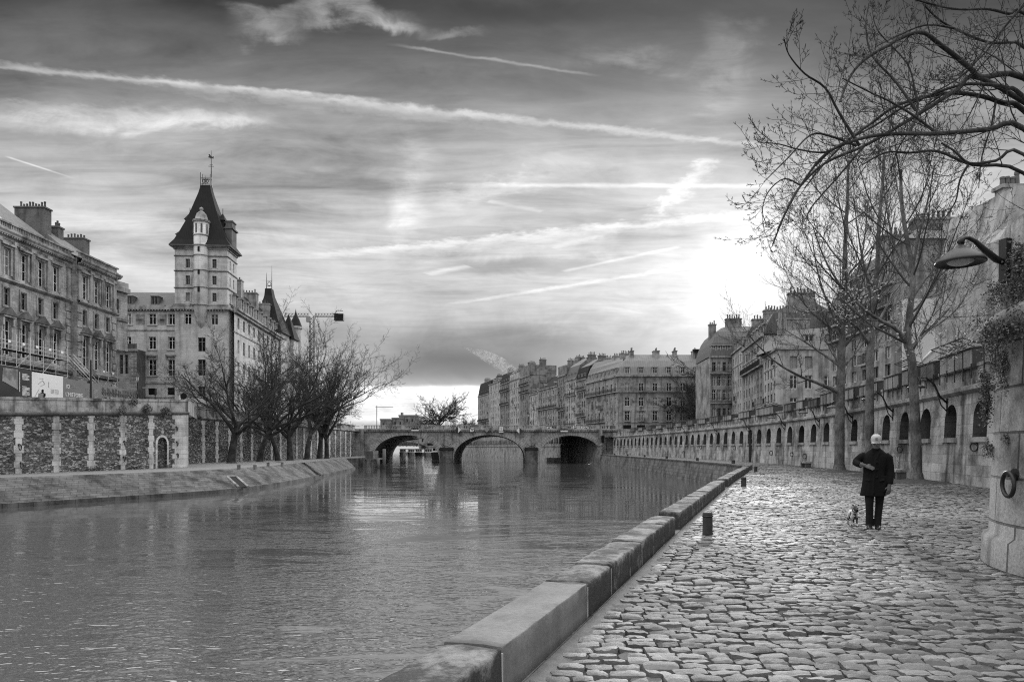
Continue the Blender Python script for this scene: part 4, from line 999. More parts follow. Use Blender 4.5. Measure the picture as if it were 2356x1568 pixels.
class Bld:
    """a building in its own frame: s along the front (left to right seen from outside), t inwards, z up"""
    def __init__(b, name, o, u, label, cat='building', group=None, z0=STR):
        b.o = Vector((o[0],o[1])); b.u = Vector((u[0],u[1])).normalized(); b.root = thing(name, (o[0],o[1],z0), label, cat, group); b.z0 = z0
        b.ang = math.atan2(b.u.y, b.u.x); b.rg = random.Random(int(abs(o[0]*31+o[1]*17)))
    def mb(b): return MB((b.o.x,b.o.y), (b.u.x,b.u.y))
    def w(b, s, t, z): return Vector((b.o.x+b.u.x*s-b.u.y*t, b.o.y+b.u.y*s+b.u.x*t, z))
    def wall(b, name, s0, s1, z0, z1, holes, mat, t=0.0, dep=0.28, mb=None, axis='s', back=None):
        """wall face with real openings; holes are (s0,s1,z0,z1)"""
        m = mb or b.mb()
        S_ = sorted(set([s0,s1]+[h[0] for h in holes]+[h[1] for h in holes])); Z_ = sorted(set([z0,z1]+[h[2] for h in holes]+[h[3] for h in holes]))
        def pt(s,z,d=0.0): return (s,t+d,z) if axis == 's' else (t-d,s,z)
        for i in range(len(S_)-1):
            run = None
            for j in range(len(Z_)-1):
                cs, cz = (S_[i]+S_[i+1])/2, (Z_[j]+Z_[j+1])/2
                op = any(h[0]<cs<h[1] and h[2]<cz<h[3] for h in holes)
                if not op:
                    if run is None: run = Z_[j]
                if run is not None and (op or j == len(Z_)-2):
                    top = Z_[j] if op else Z_[j+1]; m.quad(pt(S_[i],run),pt(S_[i+1],run),pt(S_[i+1],top),pt(S_[i],top)); run = None
        for h in holes:
            a,c,e,f = h
            m.quad(pt(a,e),pt(a,e,dep),pt(a,f,dep),pt(a,f)); m.quad(pt(c,e,dep),pt(c,e),pt(c,f),pt(c,f,dep))
            m.quad(pt(a,f),pt(a,f,dep),pt(c,f,dep),pt(c,f)); m.quad(pt(a,e,dep),pt(a,e),pt(c,e),pt(c,e,dep))
        if mb is None: return m.build(name, mat, b.root)
    def win(b, s, z, w, h, style=0, t=0.0, dep=0.2, axis='s', par=None):
        me = window_mesh(w, h, style)
        p = b.w(s, t+dep, z) if axis == 's' else b.w(t-dep, s, z)
        return link('window', me, par or b.root, p, b.ang+(0 if axis == 's' else math.pi/2))
    def band(b, name, s0, s1, z0, z1, out, mat, t=0.0, ret=0.0):
        m = b.mb(); m.box(s0-ret,s1+ret,t-out,t+0.1 if ret == 0 else t+0.3,z0,z1); return m.build(name, mat, b.root)
    def balcony(b, s0, s1, z, out=0.55, h=0.95, t=0.0):
        m = b.mb(); m.box(s0,s1,t-out,t-0.003,z-0.18,z); o = m.build('balcony', M['trim'], b.root)
        m = b.mb(); m.box(s0,s1,t-out,t-out+.04,z+h-.05,z+h); m.box(s0,s1,t-out,t-out+.04,z+.06,z+.1); n = max(2,int((s1-s0)/0.16))
        for i in range(n+1): a = s0+.02+(s1-s0-.04)*i/n; m.box(a-.012,a+.012,t-out+.005,t-out+.035,z+.1,z+h-.05)
        for a in (s0,s1-.04): m.box(a,a+.04,t-out+.045,t-.01,z+h-.05,z+h)
        m.build('railing', M['iron'], o)
    def mansard(b, s0, s1, t0, t1, z, h1, h2, in1=1.3, mat='zinc', in_s=None, low='slate'):
        q = in_s if in_s is not None else 0.0
        def ring(es, et, z): return [(s0+es,t0+et,z),(s1-es,t0+et,z),(s1-es,t1-et,z),(s0+es,t1-et,z)]
        m = b.mb(); m.loft([ring(0,0,z),ring(q*.45,in1*.55,z+h1*.62),ring(q,in1,z+h1)], True, False); lo = m.build('roof', M[low], b.root)
        d = (t1-t0)/2
        m = b.mb(); m.loft([ring(q,in1,z+h1+.002),ring(q*1.6,min(d*.9,in1+(d-in1)*.85),z+h1+h2)], False, True); m.build('upper_roof', M[mat], b.root); return lo
    def dormer(b, s, z, w, h, t=0.4, depth=1.6, roofm='zinc_dark', ped=False, wallm='trim', style=0):
        m = b.mb(); m.box(s-w/2-.14,s-w/2,t,t+depth,z,z+h); m.box(s+w/2,s+w/2+.14,t,t+depth,z,z+h); m.box(s-w/2,s+w/2,t+.18,t+depth,z,z+h)
        o = m.build('dormer', M[wallm], b.root)
        m = b.mb()
        if ped: m.prism([(s-w/2-.3,z+h+.002),(s+w/2+.3,z+h+.002),(s,z+h+.55)], t-.2, t+depth)
        else: m.loft([[(s-w/2-.25,t-.2,z+h+.002),(s+w/2+.25,t-.2,z+h+.002),(s+w/2+.25,t+depth,z+h+.002),(s-w/2-.25,t+depth,z+h+.002)],[(s-w/2-.1,t-.05,z+h+.18),(s+w/2+.1,t-.05,z+h+.18),(s+w/2+.1,t+depth,z+h+.18),(s-w/2-.1,t+depth,z+h+.18)]])
        m.build('dormer_roof', M[roofm], o)
        me = window_mesh(w, h, style); link('window', me, o, b.w(s, t+.06, z))  .rotation_euler[2] = b.ang
    def chimney(b, s, t, z0, z1, ws, wt, pots=4, mat='brick', potm='pot'):
        m = b.mb(); m.box(s-ws/2,s+ws/2,t-wt/2,t+wt/2,z0,z1); m.box(s-ws/2-.12,s+ws/2+.12,t-wt/2-.12,t+wt/2+.12,z1+.002,z1+.22); o = m.build('chimney', M[mat], b.root)
        m = b.mb(); long_s = ws >= wt
        me = None
        for i in range(pots):
            f = (i+.5)/pots-.5; c = (s+f*ws*.9, t, z1+.222) if long_s else (s, t+f*wt*.9, z1+.222); h = b.rg.uniform(.45,1.0)
            m = b.mb(); m.lathe([(.15,0),(.12,h*.75),(.15,h*.8),(.14,h),(.001,h)], c, 7); m.build('chimney_pot', M[potm], o)
def grid(n, s0, s1, w):
    p = (s1-s0)/n; return [s0+p*(i+.5) for i in range(n)]

def paris(name, o, u, L, dep, zb, eave, label, cols, rows, ww, wall, roof=None, balc=(), style_p=(0,0,1,2), left=None, right=None, chim=(), group='houses along the right bank', ground=True, dormers=0, cornice=True, rowh=None, rside=True):
    """a stone house: openings, casements, string courses, cornice, roof, chimneys"""
    b = Bld(name, o, u, label, 'house', group, zb); rg = b.rg
    zs = []; H = eave-zb; g = 3.6 if ground else 0.6; rh = (H-g-0.7)/rows
    holes = []; wins = []
    for r in range(rows):
        z = zb+g+rh*r+0.45; h = min(rh*0.66, 2.5) if r < rows-1 else min(rh*0.6, 2.1)
        for c in grid(cols, 0.5, L-0.5, ww): holes.append((c-ww/2,c+ww/2,z,z+h)); wins.append((c,z,h))
    gh = []
    if ground:
        for c in grid(max(2,cols-1), 0.4, L-.4, 1.6): gh.append((c-.85,c+.85,zb+.4,zb+2.9))
    b.wall('wall', 0, L, zb-0.3, eave, holes+gh, M[wall])
    m = b.mb(); m.quad((0,dep,zb),(0,0,zb),(0,0,eave),(0,dep,eave)); 
    if rside: m.quad((L,0,zb),(L,dep,zb),(L,dep,eave),(L,0,eave))
    m.quad((L,dep,zb),(0,dep,zb),(0,dep,eave),(L,dep,eave)); m.build('side_wall', M[wall], b.root)
    for c,z,h in wins: b.win(c, z, ww, h, rg.choice(style_p))
    for a,c,e,f in gh: b.win((a+c)/2, e, c-a, f-e, 2 if rg.random()<.6 else 3)
    for r in range(rows):
        z = zb+g+rh*r
        if r in (0,) or (r == rows-1): b.band('string_course', 0, L, z-.02, z+.16, .09, M['trim'])
        if r in balc: b.balcony(0.25, L-.25, z+.40)
        elif rg.random() < .35:
            c = rg.choice(grid(cols,.5,L-.5,ww)); b.balcony(c-ww*.8, c+ww*.8, z+.40, .35)
    if cornice: b.band('cornice', 0, L, eave-.12, eave+.22, .32, M['trim'])
    return b
def ux(a): return (math.cos(R(a)), math.sin(R(a)))

def right_bank():
    # big mansard block on the square at the end of the bridge
    ax, ay = 28.9, 186.0
    b = Bld('apartment_block', (ax,ay), (1,0), 'large mansard-roofed stone block on the square at the right end of the bridge', 'building'); L, zb, ev = 24.0, STR+.8, 21.0
    cols = grid(6, .6, L-.6, 1.3); holes = []; W = []
    for z, h in ((8.9,2.6),(12.8,2.4),(16.9,2.2)):
        for c in cols: holes.append((c-.65,c+.65,z,z+h)); W.append((c,z,h))
    gh = [(c-1.1,c+1.1,zb+.3,zb+2.9) for c in cols]
    b.wall('wall', 0, L, zb-.5, ev, holes+gh, M['plaster_mid'])
    for c,z,h in W: b.win(c,z,1.3,h,b.rg.choice((0,0,1)))
    for a,c,e,f in gh: b.win((a+c)/2,e,2.2,2.6,3)
    for c in cols:
        b.balcony(c-.95,c+.95,8.86,.45,.9)
        m = b.mb(); m.box(c-1.15,c+1.15,-.22,-.002,11.65,11.85); m.box(c-.95,c-.75,-.2,-.002,11.3,11.648); m.box(c+.75,c+.95,-.2,-.002,11.3,11.648); m.build('lintel', M['trim'], b.root)
    b.balcony(0,L,16.82,.7,.95); b.band('string_course',0,L,8.3,8.55,.12,M['trim']); b.band('cornice',-.4,L+.2,ev-.15,ev+.3,.45,M['trim'])
    for c in cols: m = b.mb(); m.box(c+1.45,c+2.0,-.2,-.002,14.2,15.1) if c < cols[-1] else m.box(c-.01,c+.01,-.05,-.002,14.2,14.3); m.build('bracket', M['trim'], b.root)
    m = b.mb(); m.quad((L,0,zb),(L,16,zb),(L,16,ev),(L,0,ev)); m.build('side_wall', M['plaster_mid'], b.root)
    # its long flank along the quay (runs away to the upper left)
    Lf = 23.0; vx, vy = -.27, .963
    f = Bld('apartment_block', (ax+vx*Lf,ay+vy*Lf), (-vx,-vy), 'x', 'x'); fr = f.root
    D.objects.remove(fr); f.root = b.root
    fc = grid(8,.4,Lf-.4,1.1); fh = []; FW = []
    for z, h in ((8.9,2.6),(12.8,2.4),(16.9,2.2)):
        for c in fc: fh.append((c-.5,c+.5,z,z+h)); FW.append((c,z,h))
    fg = [(c-1,c+1,zb+.3,zb+2.9) for c in fc]
    f.wall('flank_wall',0,Lf,zb-.5,ev,fh+fg,M['plaster_mid'])
    for c,z,h in FW: f.win(c,z,1.0,h,f.rg.choice((0,0,1,2)))
    for a,c,e,g in fg: f.win((a+c)/2,e,2.0,2.6,3)
    f.balcony(0,Lf,16.82,.7,.95); f.balcony(0,Lf*.62,8.86,.6,.95); f.band('cornice',0,Lf,ev-.15,ev+.3,.45,M['trim'])
    f.balcony(9,12.5,12.76,.5,.9)
    # roof over both wings
    def roof_ring(e, z):
        p = [(ax+vx*Lf+e*.6,ay+vy*Lf),(ax+e*.95,ay+e),(ax+L-e*.2,ay+e),(ax+L-e*.2,ay+16),(ax+14+vx*Lf,ay+vy*Lf)]
        return [(x,y,z) for x,y in p]
    m = MB(); m.loft([roof_ring(0,ev+.3),roof_ring(.8,ev+2.6),roof_ring(2.0,ev+4.4)],True,False); m.build('roof',M['zinc'],b.root)
    m = MB(); m.loft([roof_ring(2.0,ev+4.402),roof_ring(4.2,ev+6.4)],False,True); m.build('upper_roof',M['zinc'],b.root)
    for c in cols: b.dormer(c, ev+.45, 1.2, 2.0, t=.1)
    for c in fc: f.dormer(c, ev+.45, .9, 1.9, t=.1)
    for c in (2.2,6.2,8.2,10.2,14,18,21.5):
        m = b.mb(); m.add([(c-.4,2.55,ev+4.75),(c+.4,2.55,ev+4.75),(c+.4,3.45,ev+5.65),(c-.4,3.45,ev+5.65),(c-.4,2.7,ev+4.6),(c+.4,2.7,ev+4.6),(c+.4,3.6,ev+5.5),(c-.4,3.6,ev+5.5)],[(0,1,2,3),(4,7,6,5),(0,4,5,1),(1,5,6,2),(2,6,7,3),(3,7,4,0)]); m.build('skylight',M['glass'],b.root)
    for c, w in ((4.4,.9),(11.2,1.6),(16.4,.9),(22,1.4)): b.chimney(c,4.2,ev+3.2,ev+7.2,w,2.2,4,'plaster_mid')
    for c in (2,7,12,17): f.chimney(c,5.2,ev+4,ev+6.9,.9,3.4,6,'plaster_mid')
    # the row of houses beyond, along the curving quay
    def on(Ls): return (ax+vx*Ls, ay+vy*Ls)
    def house(l0, l1, eave, rows, cols, wall, lab, rooft, rh=(3.2,1.6), balc=(), ww=.95, sp=(0,0,1,2), zb=STR+.5, setb=0, low='slate', dm=0):
        e = on(l1); bb = paris('town_house', e, (-vx,-vy), l1-l0, 11, zb, eave, lab, cols, rows, ww, wall, balc=balc, style_p=sp); Lh = l1-l0
        if rooft == 'mansard':
            bb.mansard(0,Lh,0,11,eave+.22,rh[0],rh[1],1.4,'zinc',0,low)
            for c in grid(dm or max(1,cols-1),.4,Lh-.4,1): bb.dormer(c,eave+.35,.85,1.5,t=.25)
        elif rooft == 'gable':
            m = bb.mb(); m.prism([(0,0),(0,0)],0,0) if False else m.add([(0,-.3,eave+.1),(Lh,-.3,eave+.1),(Lh,5.5,eave+rh[0]),(0,5.5,eave+rh[0]),(0,11,eave+.1),(Lh,11,eave+.1)],[(0,1,2,3),(3,2,5,4),(0,3,4),(1,5,2)]); m.build('roof',M[low],bb.root)
            for c in grid(2,.3,Lh-.3,1): bb.dormer(c,eave+.5,.8,1.1,t=.7,ped=True)
        else:
            m = bb.mb(); m.box(0,Lh,0,11,eave+.22,eave+rh[0]); m.build('attic',M[wall],bb.root)
            for c in grid(cols,.5,Lh-.5,1): bb.win(c,eave+.7,.8,1.4,0,t=-.14)
        bb.chimney(.6,5,eave+rh[0]*.7,eave+rh[0]+rh[1]+1.0,.8,3.2,6,'plaster_grey'); bb.chimney(Lh-.5,5.5,eave+rh[0]*.7,eave+rh[0]+rh[1]+.7,.8,2.6,5,'brick')
        return bb
    house(23.2,31.5,22.5,5,4,'plaster_mid','narrow stone house joined to the left end of the big mansard block','mansard',(4.0,2.4),(1,4))
    house(31.6,41.5,23.5,6,4,'plaster','pale stone house with carved window heads, second beyond the mansard block','mansard',(4.2,2.6),(0,4),low='zinc_dark')
    house(41.6,49,25.5,6,3,'plaster_grey','tall narrow grey house with small dark balconies, third beyond the mansard block','attic',(3.4,1.2),(2,))
    house(49.1,71.5,22.6,6,8,'plaster_mid','wide house with two roof skylights in the middle of the row','gable',(5.2,.6),(3,),low='slate')
    house(71.6,81.5,21.8,6,3,'white_house' if 'white_house' in M else 'plaster','low bright white corner house under a dark gabled roof','gable',(3.6,.2),())
    bb = house(81.6,95.5,29.5,7,4,'plaster_grey','tallest house of the row with a set-back rooftop storey and planted terrace','attic',(4.2,1.2),(5,6))
    house(95.6,110.5,29.8,7,5,'plaster','flat-fronted white house with five even window columns','attic',(2.6,.4),(),ww=1.1)
    house(110.6,127,29.6,7,5,'plaster_grey','dark house with steep slate attic and continuous balconies','mansard',(4.6,1.6),(4,6))
    house(127.1,148,31.5,7,6,'plaster','pale plain house with rows of small windows near the far end of the row','gable',(2.6,.4),(),ww=.9)
    house(148.1,172,27.5,6,6,'plaster_mid','last house of the row with a tall curved mansard, before the far trees','mansard',(6.5,1.6),(2,))
    # rooftop vent bowls
    for i,(px,py,Y) in enumerate(((1340,829,226),(1600,806,188),(1607,806,188))):
        p = P(px,py,Y); root = thing('roof_cowl',(p.x,p.y,p.z-2.2),f'dark bowl-shaped roof ventilator, {ORD[i]} from the left on the skyline','roof cowl'); m = MB(); m.lathe([(.12,0),(.12,1.6),(.5,1.8),(.85,2.3),(.85,2.5),(.3,2.6),(.001,2.6)],(p.x,p.y,p.z-2.2),10); m.build('cowl',M['iron'],root)
right_bank()

def right_street():
    # rounded mansard house at the corner
    b = Bld('corner_house', (41.0,141.0), (1,-.05), 'corner house with a tall rounded mansard roof and stacked balconies right of the square', 'house'); L, zb, ev = 4.6, STR+.6, 20.2
    cols = grid(4,.2,L-.2,.7); holes = []; W = []
    for z,h in ((8.0,1.7),(11.3,2.2),(14.3,2.0),(17.3,1.9)):
        for c in cols: holes.append((c-.36,c+.36,z,z+h)); W.append((c,z,h))
    b.wall('wall',0,L,zb-.5,ev,holes,M['plaster_mid'])
    for c,z,h in W: b.win(c,z,.72,h,b.rg.choice((0,2,1)))
    b.balcony(-.3,L,16.9,.6,1.0); b.balcony(-.3,L,10.8,.5,1.0); b.band('cornice',-.3,L,ev-.1,ev+.25,.35,M['trim'])
    m = b.mb(); m.quad((0,14,zb),(0,0,zb),(0,0,ev),(0,14,ev)); m.build('side_wall',M['plaster_mid'],b.root)
    prof = [(0,0),(.25,1.4),(.65,2.8),(1.3,4.2),(2.2,5.4),(3.4,6.3),(5.0,6.9)]
    m = b.mb(); m.smooth = False; m.loft([[(e*.9,e,ev+.25+z),(L+8-e*.0,e,ev+.25+z),(L+8,14,ev+.25+z),(e*.9,14,ev+.25+z)] for e,z in prof]); m.build('roof',M['zinc_dark'],b.root)
    for c in cols: b.dormer(c,ev+.6,.6,1.8,t=.2)
    b.chimney(6,5,ev+5,ev+8.6,3.2,1.2,6,'plaster_grey'); b.chimney(1.8,6,ev+4,ev+7.6,1.4,1.0,3,'plaster_grey')
    # receding row towards us
    u = Vector((-6.3,-40)).normalized(); n0 = Vector((45.3,140.5))
    specs = [(0,12,20.6,5,4,'plaster','narrow pale house next to the rounded corner house','mansard',()),(12.1,31,19.6,5,7,'plaster_mid','grey house with flower boxes between corner house and pale gable house','mansard',(3,))]
    for l0,l1,eave,rows,cols_,wall,lab,rt,balc in specs:
        o = n0+u*l0; bb = paris('street_house',(o.x,o.y),(u.x,u.y),l1-l0,12,STR+.4,eave,lab,cols_,rows,.95,wall,balc=balc,group='houses on the quay street'); Lh = l1-l0
        bb.mansard(0,Lh,0,12,eave+.22,3.4,2.0,1.6,'zinc',0,'zinc_dark')
        for c in grid(cols_,.4,Lh-.4,1): bb.dormer(c,eave+.4,.9,1.6,t=.3)
        bb.chimney(1.0,6,eave+3,eave+6.8,1.0,4.5,7,'plaster_mid'); bb.chimney(Lh-1,6,eave+3,eave+6.6,1.0,4,7,'plaster_mid')
    # pale house whose plain end wall faces us
    o = n0+u*31.1; e = n0+u*40.6
    bb = paris('gable_house',(o.x,o.y),(u.x,u.y),9.5,9,STR+.4,16.0,'pale house with a broad end wall of three window rows above the book boxes',4,4,.9,'plaster',style_p=(0,4,4,2),group='houses on the quay street',rside=False)
    g = Bld('gable_house',(e.x,e.y),(1,0.02),'x','x'); D.objects.remove(g.root); g.root = bb.root
    gh = []; GW = []
    for z,h in ((6.8,2.1),(10.2,2.0),(13.2,1.8)):
        for c in (2.5,4.7,7.6): gh.append((c-.55,c+.55,z,z+h)); GW.append((c,z,h))
    g.wall('end_wall',0,9.2,STR,16.05,gh,M['plaster'])
    for i,(c,z,h) in enumerate(GW): g.win(c,z,1.1,h,0 if z < 13 else 4)
    g.band('cornice',-.2,9.2,15.95,16.15,.25,M['trim'])
    m = g.mb(); m.add([(0,0,16.15),(9.2,0,16.15),(9.2,9,16.15),(0,9,16.15),(2.4,1.8,19.0),(8.6,1.8,19.6),(8.6,8,19.6),(2.4,8,19.0)],[(0,1,5,4),(1,2,6,5),(2,3,7,6),(3,0,4,7),(4,5,6,7)]); m.build('roof',M['zinc'],bb.root)
    g.dormer(5.0,17.0,1.3,1.2,t=.5,wallm='plaster'); g.chimney(4.6,5,18.5,21.2,4.6,1.1,9,'plaster_mid')
    for c,h in ((1.8,3.4),(2.5,3.2)): m = g.mb(); m.lathe([(.28,0),(.28,h),(.001,h)],(c,3.2,18.6),10); m.build('flue',M['grey'],bb.root)
    # tall dark block behind the three trees
    b2 = paris('tall_house',(36.4,78.5),(-.02,-1),14.5,13,STR+.4,17.2,'tall house with steep zinc mansard behind the crowns of the quay trees',6,5,1.0,'plaster_mid',balc=(3,4),group='houses on the quay street')
    b2.mansard(0,14.5,0,13,17.4,4.0,2.2,2.0,'zinc',2.2,'zinc_dark')
    for c in grid(5,1.2,13.2,1): b2.dormer(c,17.7,1.0,1.8,t=.4)
    b2.chimney(4,6,20,24.4,1.1,4,7,'plaster_mid'); b2.chimney(10,6,20,24.2,1.1,4,7,'plaster_mid')
    m = b2.mb(); m.add([(0,0,STR),(0,13,STR),(0,13,17.2),(0,0,17.2)],[(0,1,2,3)]); m.build('end_wall',M['plaster_mid'],b2.root)
    # nearest house: grey party wall with quoins, chimneys on top
    b3 = Bld('party_wall_house',(34.9,60),(1,0),'tall grey house end with chimney rows behind the large wall lamp','house','houses on the quay street',STR)
    hs = [(5.6+.1,6.4,16.2,17.2),(5.7,6.4,13.5,14.7)]
    b3.wall('wall',0,8.2,STR,19.9,hs,M['plaster_grey']); [b3.win((a+c)/2,e,c-a,f-e,0) for a,c,e,f in hs]
    m = b3.mb(); m.quad((0,2.6,STR),(0,0,STR),(0,0,19.9),(0,2.6,19.9)); m.build('side_wall',M['plaster_grey'],b3.root); m = b3.mb(); m.quad((8.2,0,STR),(8.2,2.6,STR),(8.2,2.6,19.9),(8.2,0,19.9)); m.build('side_wall',M['plaster_grey'],b3.root)
    m = b3.mb(); m.loft([[(-.15,-.2,19.9),(8.4,-.2,19.9),(8.4,3,19.9),(-.15,3,19.9)],[(1,.6,20.9),(7.4,.6,20.6),(7.4,2.4,20.6),(1,2.4,20.9)]]); m.build('roof',M['zinc'],b3.root)
    b3.chimney(2.2,1.2,19.5,20.6,3.4,.8,9,'plaster_grey'); b3.chimney(6.0,1.4,19.5,20.9,2.8,.8,8,'plaster_grey')
    for k in range(9): m = b3.mb(); m.box(5.45,6.0+(k%2)*.25,-.09,-.003,5.2+k*.82,5.2+k*.82+.7); m.build('quoin',M['trim'],b3.root)
    # pale sheet covering the facade in front of it
    c = thing('facade_hoarding',(32.0,55.8,STR),'smooth pale sheeting with a small white oval covering a facade behind the book boxes','hoarding')
    m = MB(); m.box(32.0,37.15,55.8,56.0,STR,13.7); m.build('sheet',M['sheet'] if 'sheet' in M else M['plaster'],c)
    m = MB(); m.prism([(36.5+.28*math.cos(2*math.pi*i/24),6.9+.75*math.sin(2*math.pi*i/24)) for i in range(24)],55.77,55.798); m.build('oval',M['white'],c)
    m = MB(); m.smooth = True; m.tube([(33.0,55.7,8.2),(34.2,55.7,9.4),(35.2,55.7,9.9),(36.1,55.7,9.7),(36.6,55.7,8.8)],.10,6); m.build('curved_stripe',M['white'],c)
    m = MB(); m.box(37.152,37.35,55.7,56.0,STR,13.7); m.build('edge_strip',M['white'],c)
    # gable with chimney pots peeping over the buttress
    b4 = Bld('roof_gable',(28.2,39.5),(1,0),'pale steep gable with a chimney stack peeping over the round buttress','house','houses on the quay street',STR)
    m = b4.mb(); m.prism([(0.0,STR),(6,STR),(6,14.0),(2.4,16.7),(1.0,16.7),(.5,14.4),(0,13.6)],0,6); m.build('wall',M['plaster'],b4.root)
    b4.chimney(1.7,1.5,16.4,17.0,1.3,.7,4,'plaster'); 
M['sheet'] = mat_plain('pale_sheeting', 0.5, 0.7, 0, 0.06, .6)
M['white_house'] = mat_stone('white_render', 0.6, 5.0, 3.1, 0.95, 0.01, 0.15, 0.02, streak=0.15, grit=0.08)
right_street()

# wall and station windows on the right bank beyond the bridge
def bank_wall():
    q0, _ = BANK.at(0); root = thing('bank_wall',(q0.x,q0.y,WZ),'far quay wall with a strip of dark openings seen through the middle arch','quay wall')
    n = 60; m = MB(); w = MB(); L = BANK.L
    def pt(s,z,inn=0): q,d = BANK.at(s); return (q.x+d.y*inn, q.y-d.x*inn, z)
    for i in range(n):
        a,b = L*i/n, L*(i+1)/n
        for z0,z1,i0,i1 in ((WZ-1,1.9,-.4,0),(1.9,2.15,-.2,-.2),(2.15,2.6,0,0),(4.3,5.6,0,0)):
            m.add([pt(a,z0,i0),pt(b,z0,i0),pt(b,z1,i1),pt(a,z1,i1)],[(1,0,3,2)],[[(b,z0),(a,z0),(a,z1),(b,z1)]])
        m.add([pt(a,1.9,-.2),pt(b,1.9,-.2),pt(b,1.9,0),pt(a,1.9,0)],[(0,1,2,3)]); m.add([pt(a,2.15,-.2),pt(b,2.15,-.2),pt(b,2.15,0),pt(a,2.15,0)],[(0,1,2,3)])
        m.add([pt(a,5.6),pt(b,5.6),pt(b,5.6,.5),pt(a,5.6,.5)],[(0,1,2,3)])
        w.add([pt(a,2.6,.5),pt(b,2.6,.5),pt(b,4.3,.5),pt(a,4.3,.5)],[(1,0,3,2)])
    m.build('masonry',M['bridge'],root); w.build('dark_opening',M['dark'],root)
    s = 2.0; m = MB(); m.box(-.28,.28,-.12,.4,0,1.72); me_o = m.build('opening_pier',M['bridge']); me = me_o.data; D.objects.remove(me_o)
    while s < L-1 and s < 190:
        q,d = BANK.at(s); link('opening_pier',me,root,(q.x,q.y,2.59),math.atan2(d.y,d.x)+math.pi); s += 2.35 if s < 160 else 5
    # stair ramp under the right arch
    st = thing('quay_stair',(16,186,WZ),'sloping stone stair ramp seen through the right arch','stair')
    m = MB(); m.slab([(9.5,188),(19.5,182),(20.5,186),(11,191)],WZ-1,-1.2); m.build('landing',M['bridge'],st)
    for i in range(12): 
        t = i/12; m2 = MB(); m2.box(13+t*5.5,13+(i+1)/12*5.5,181.0,183.5,WZ-.5,-.9+3.6*(1-t)-.2); m2.build('step',M['bridge'],st)
    m = MB(); m.prism([(12.8,3.2),(13.5,3.2),(18.8,-.6),(18.8,-1.4),(18.0,-1.4)],180.4,180.9); m.build('string_wall',M['bridge'],st)
    m = MB(); m.box(18.8,20.2,182,184,WZ,3.4); m.build('pillar',M['bridge'],st)
bank_wall()
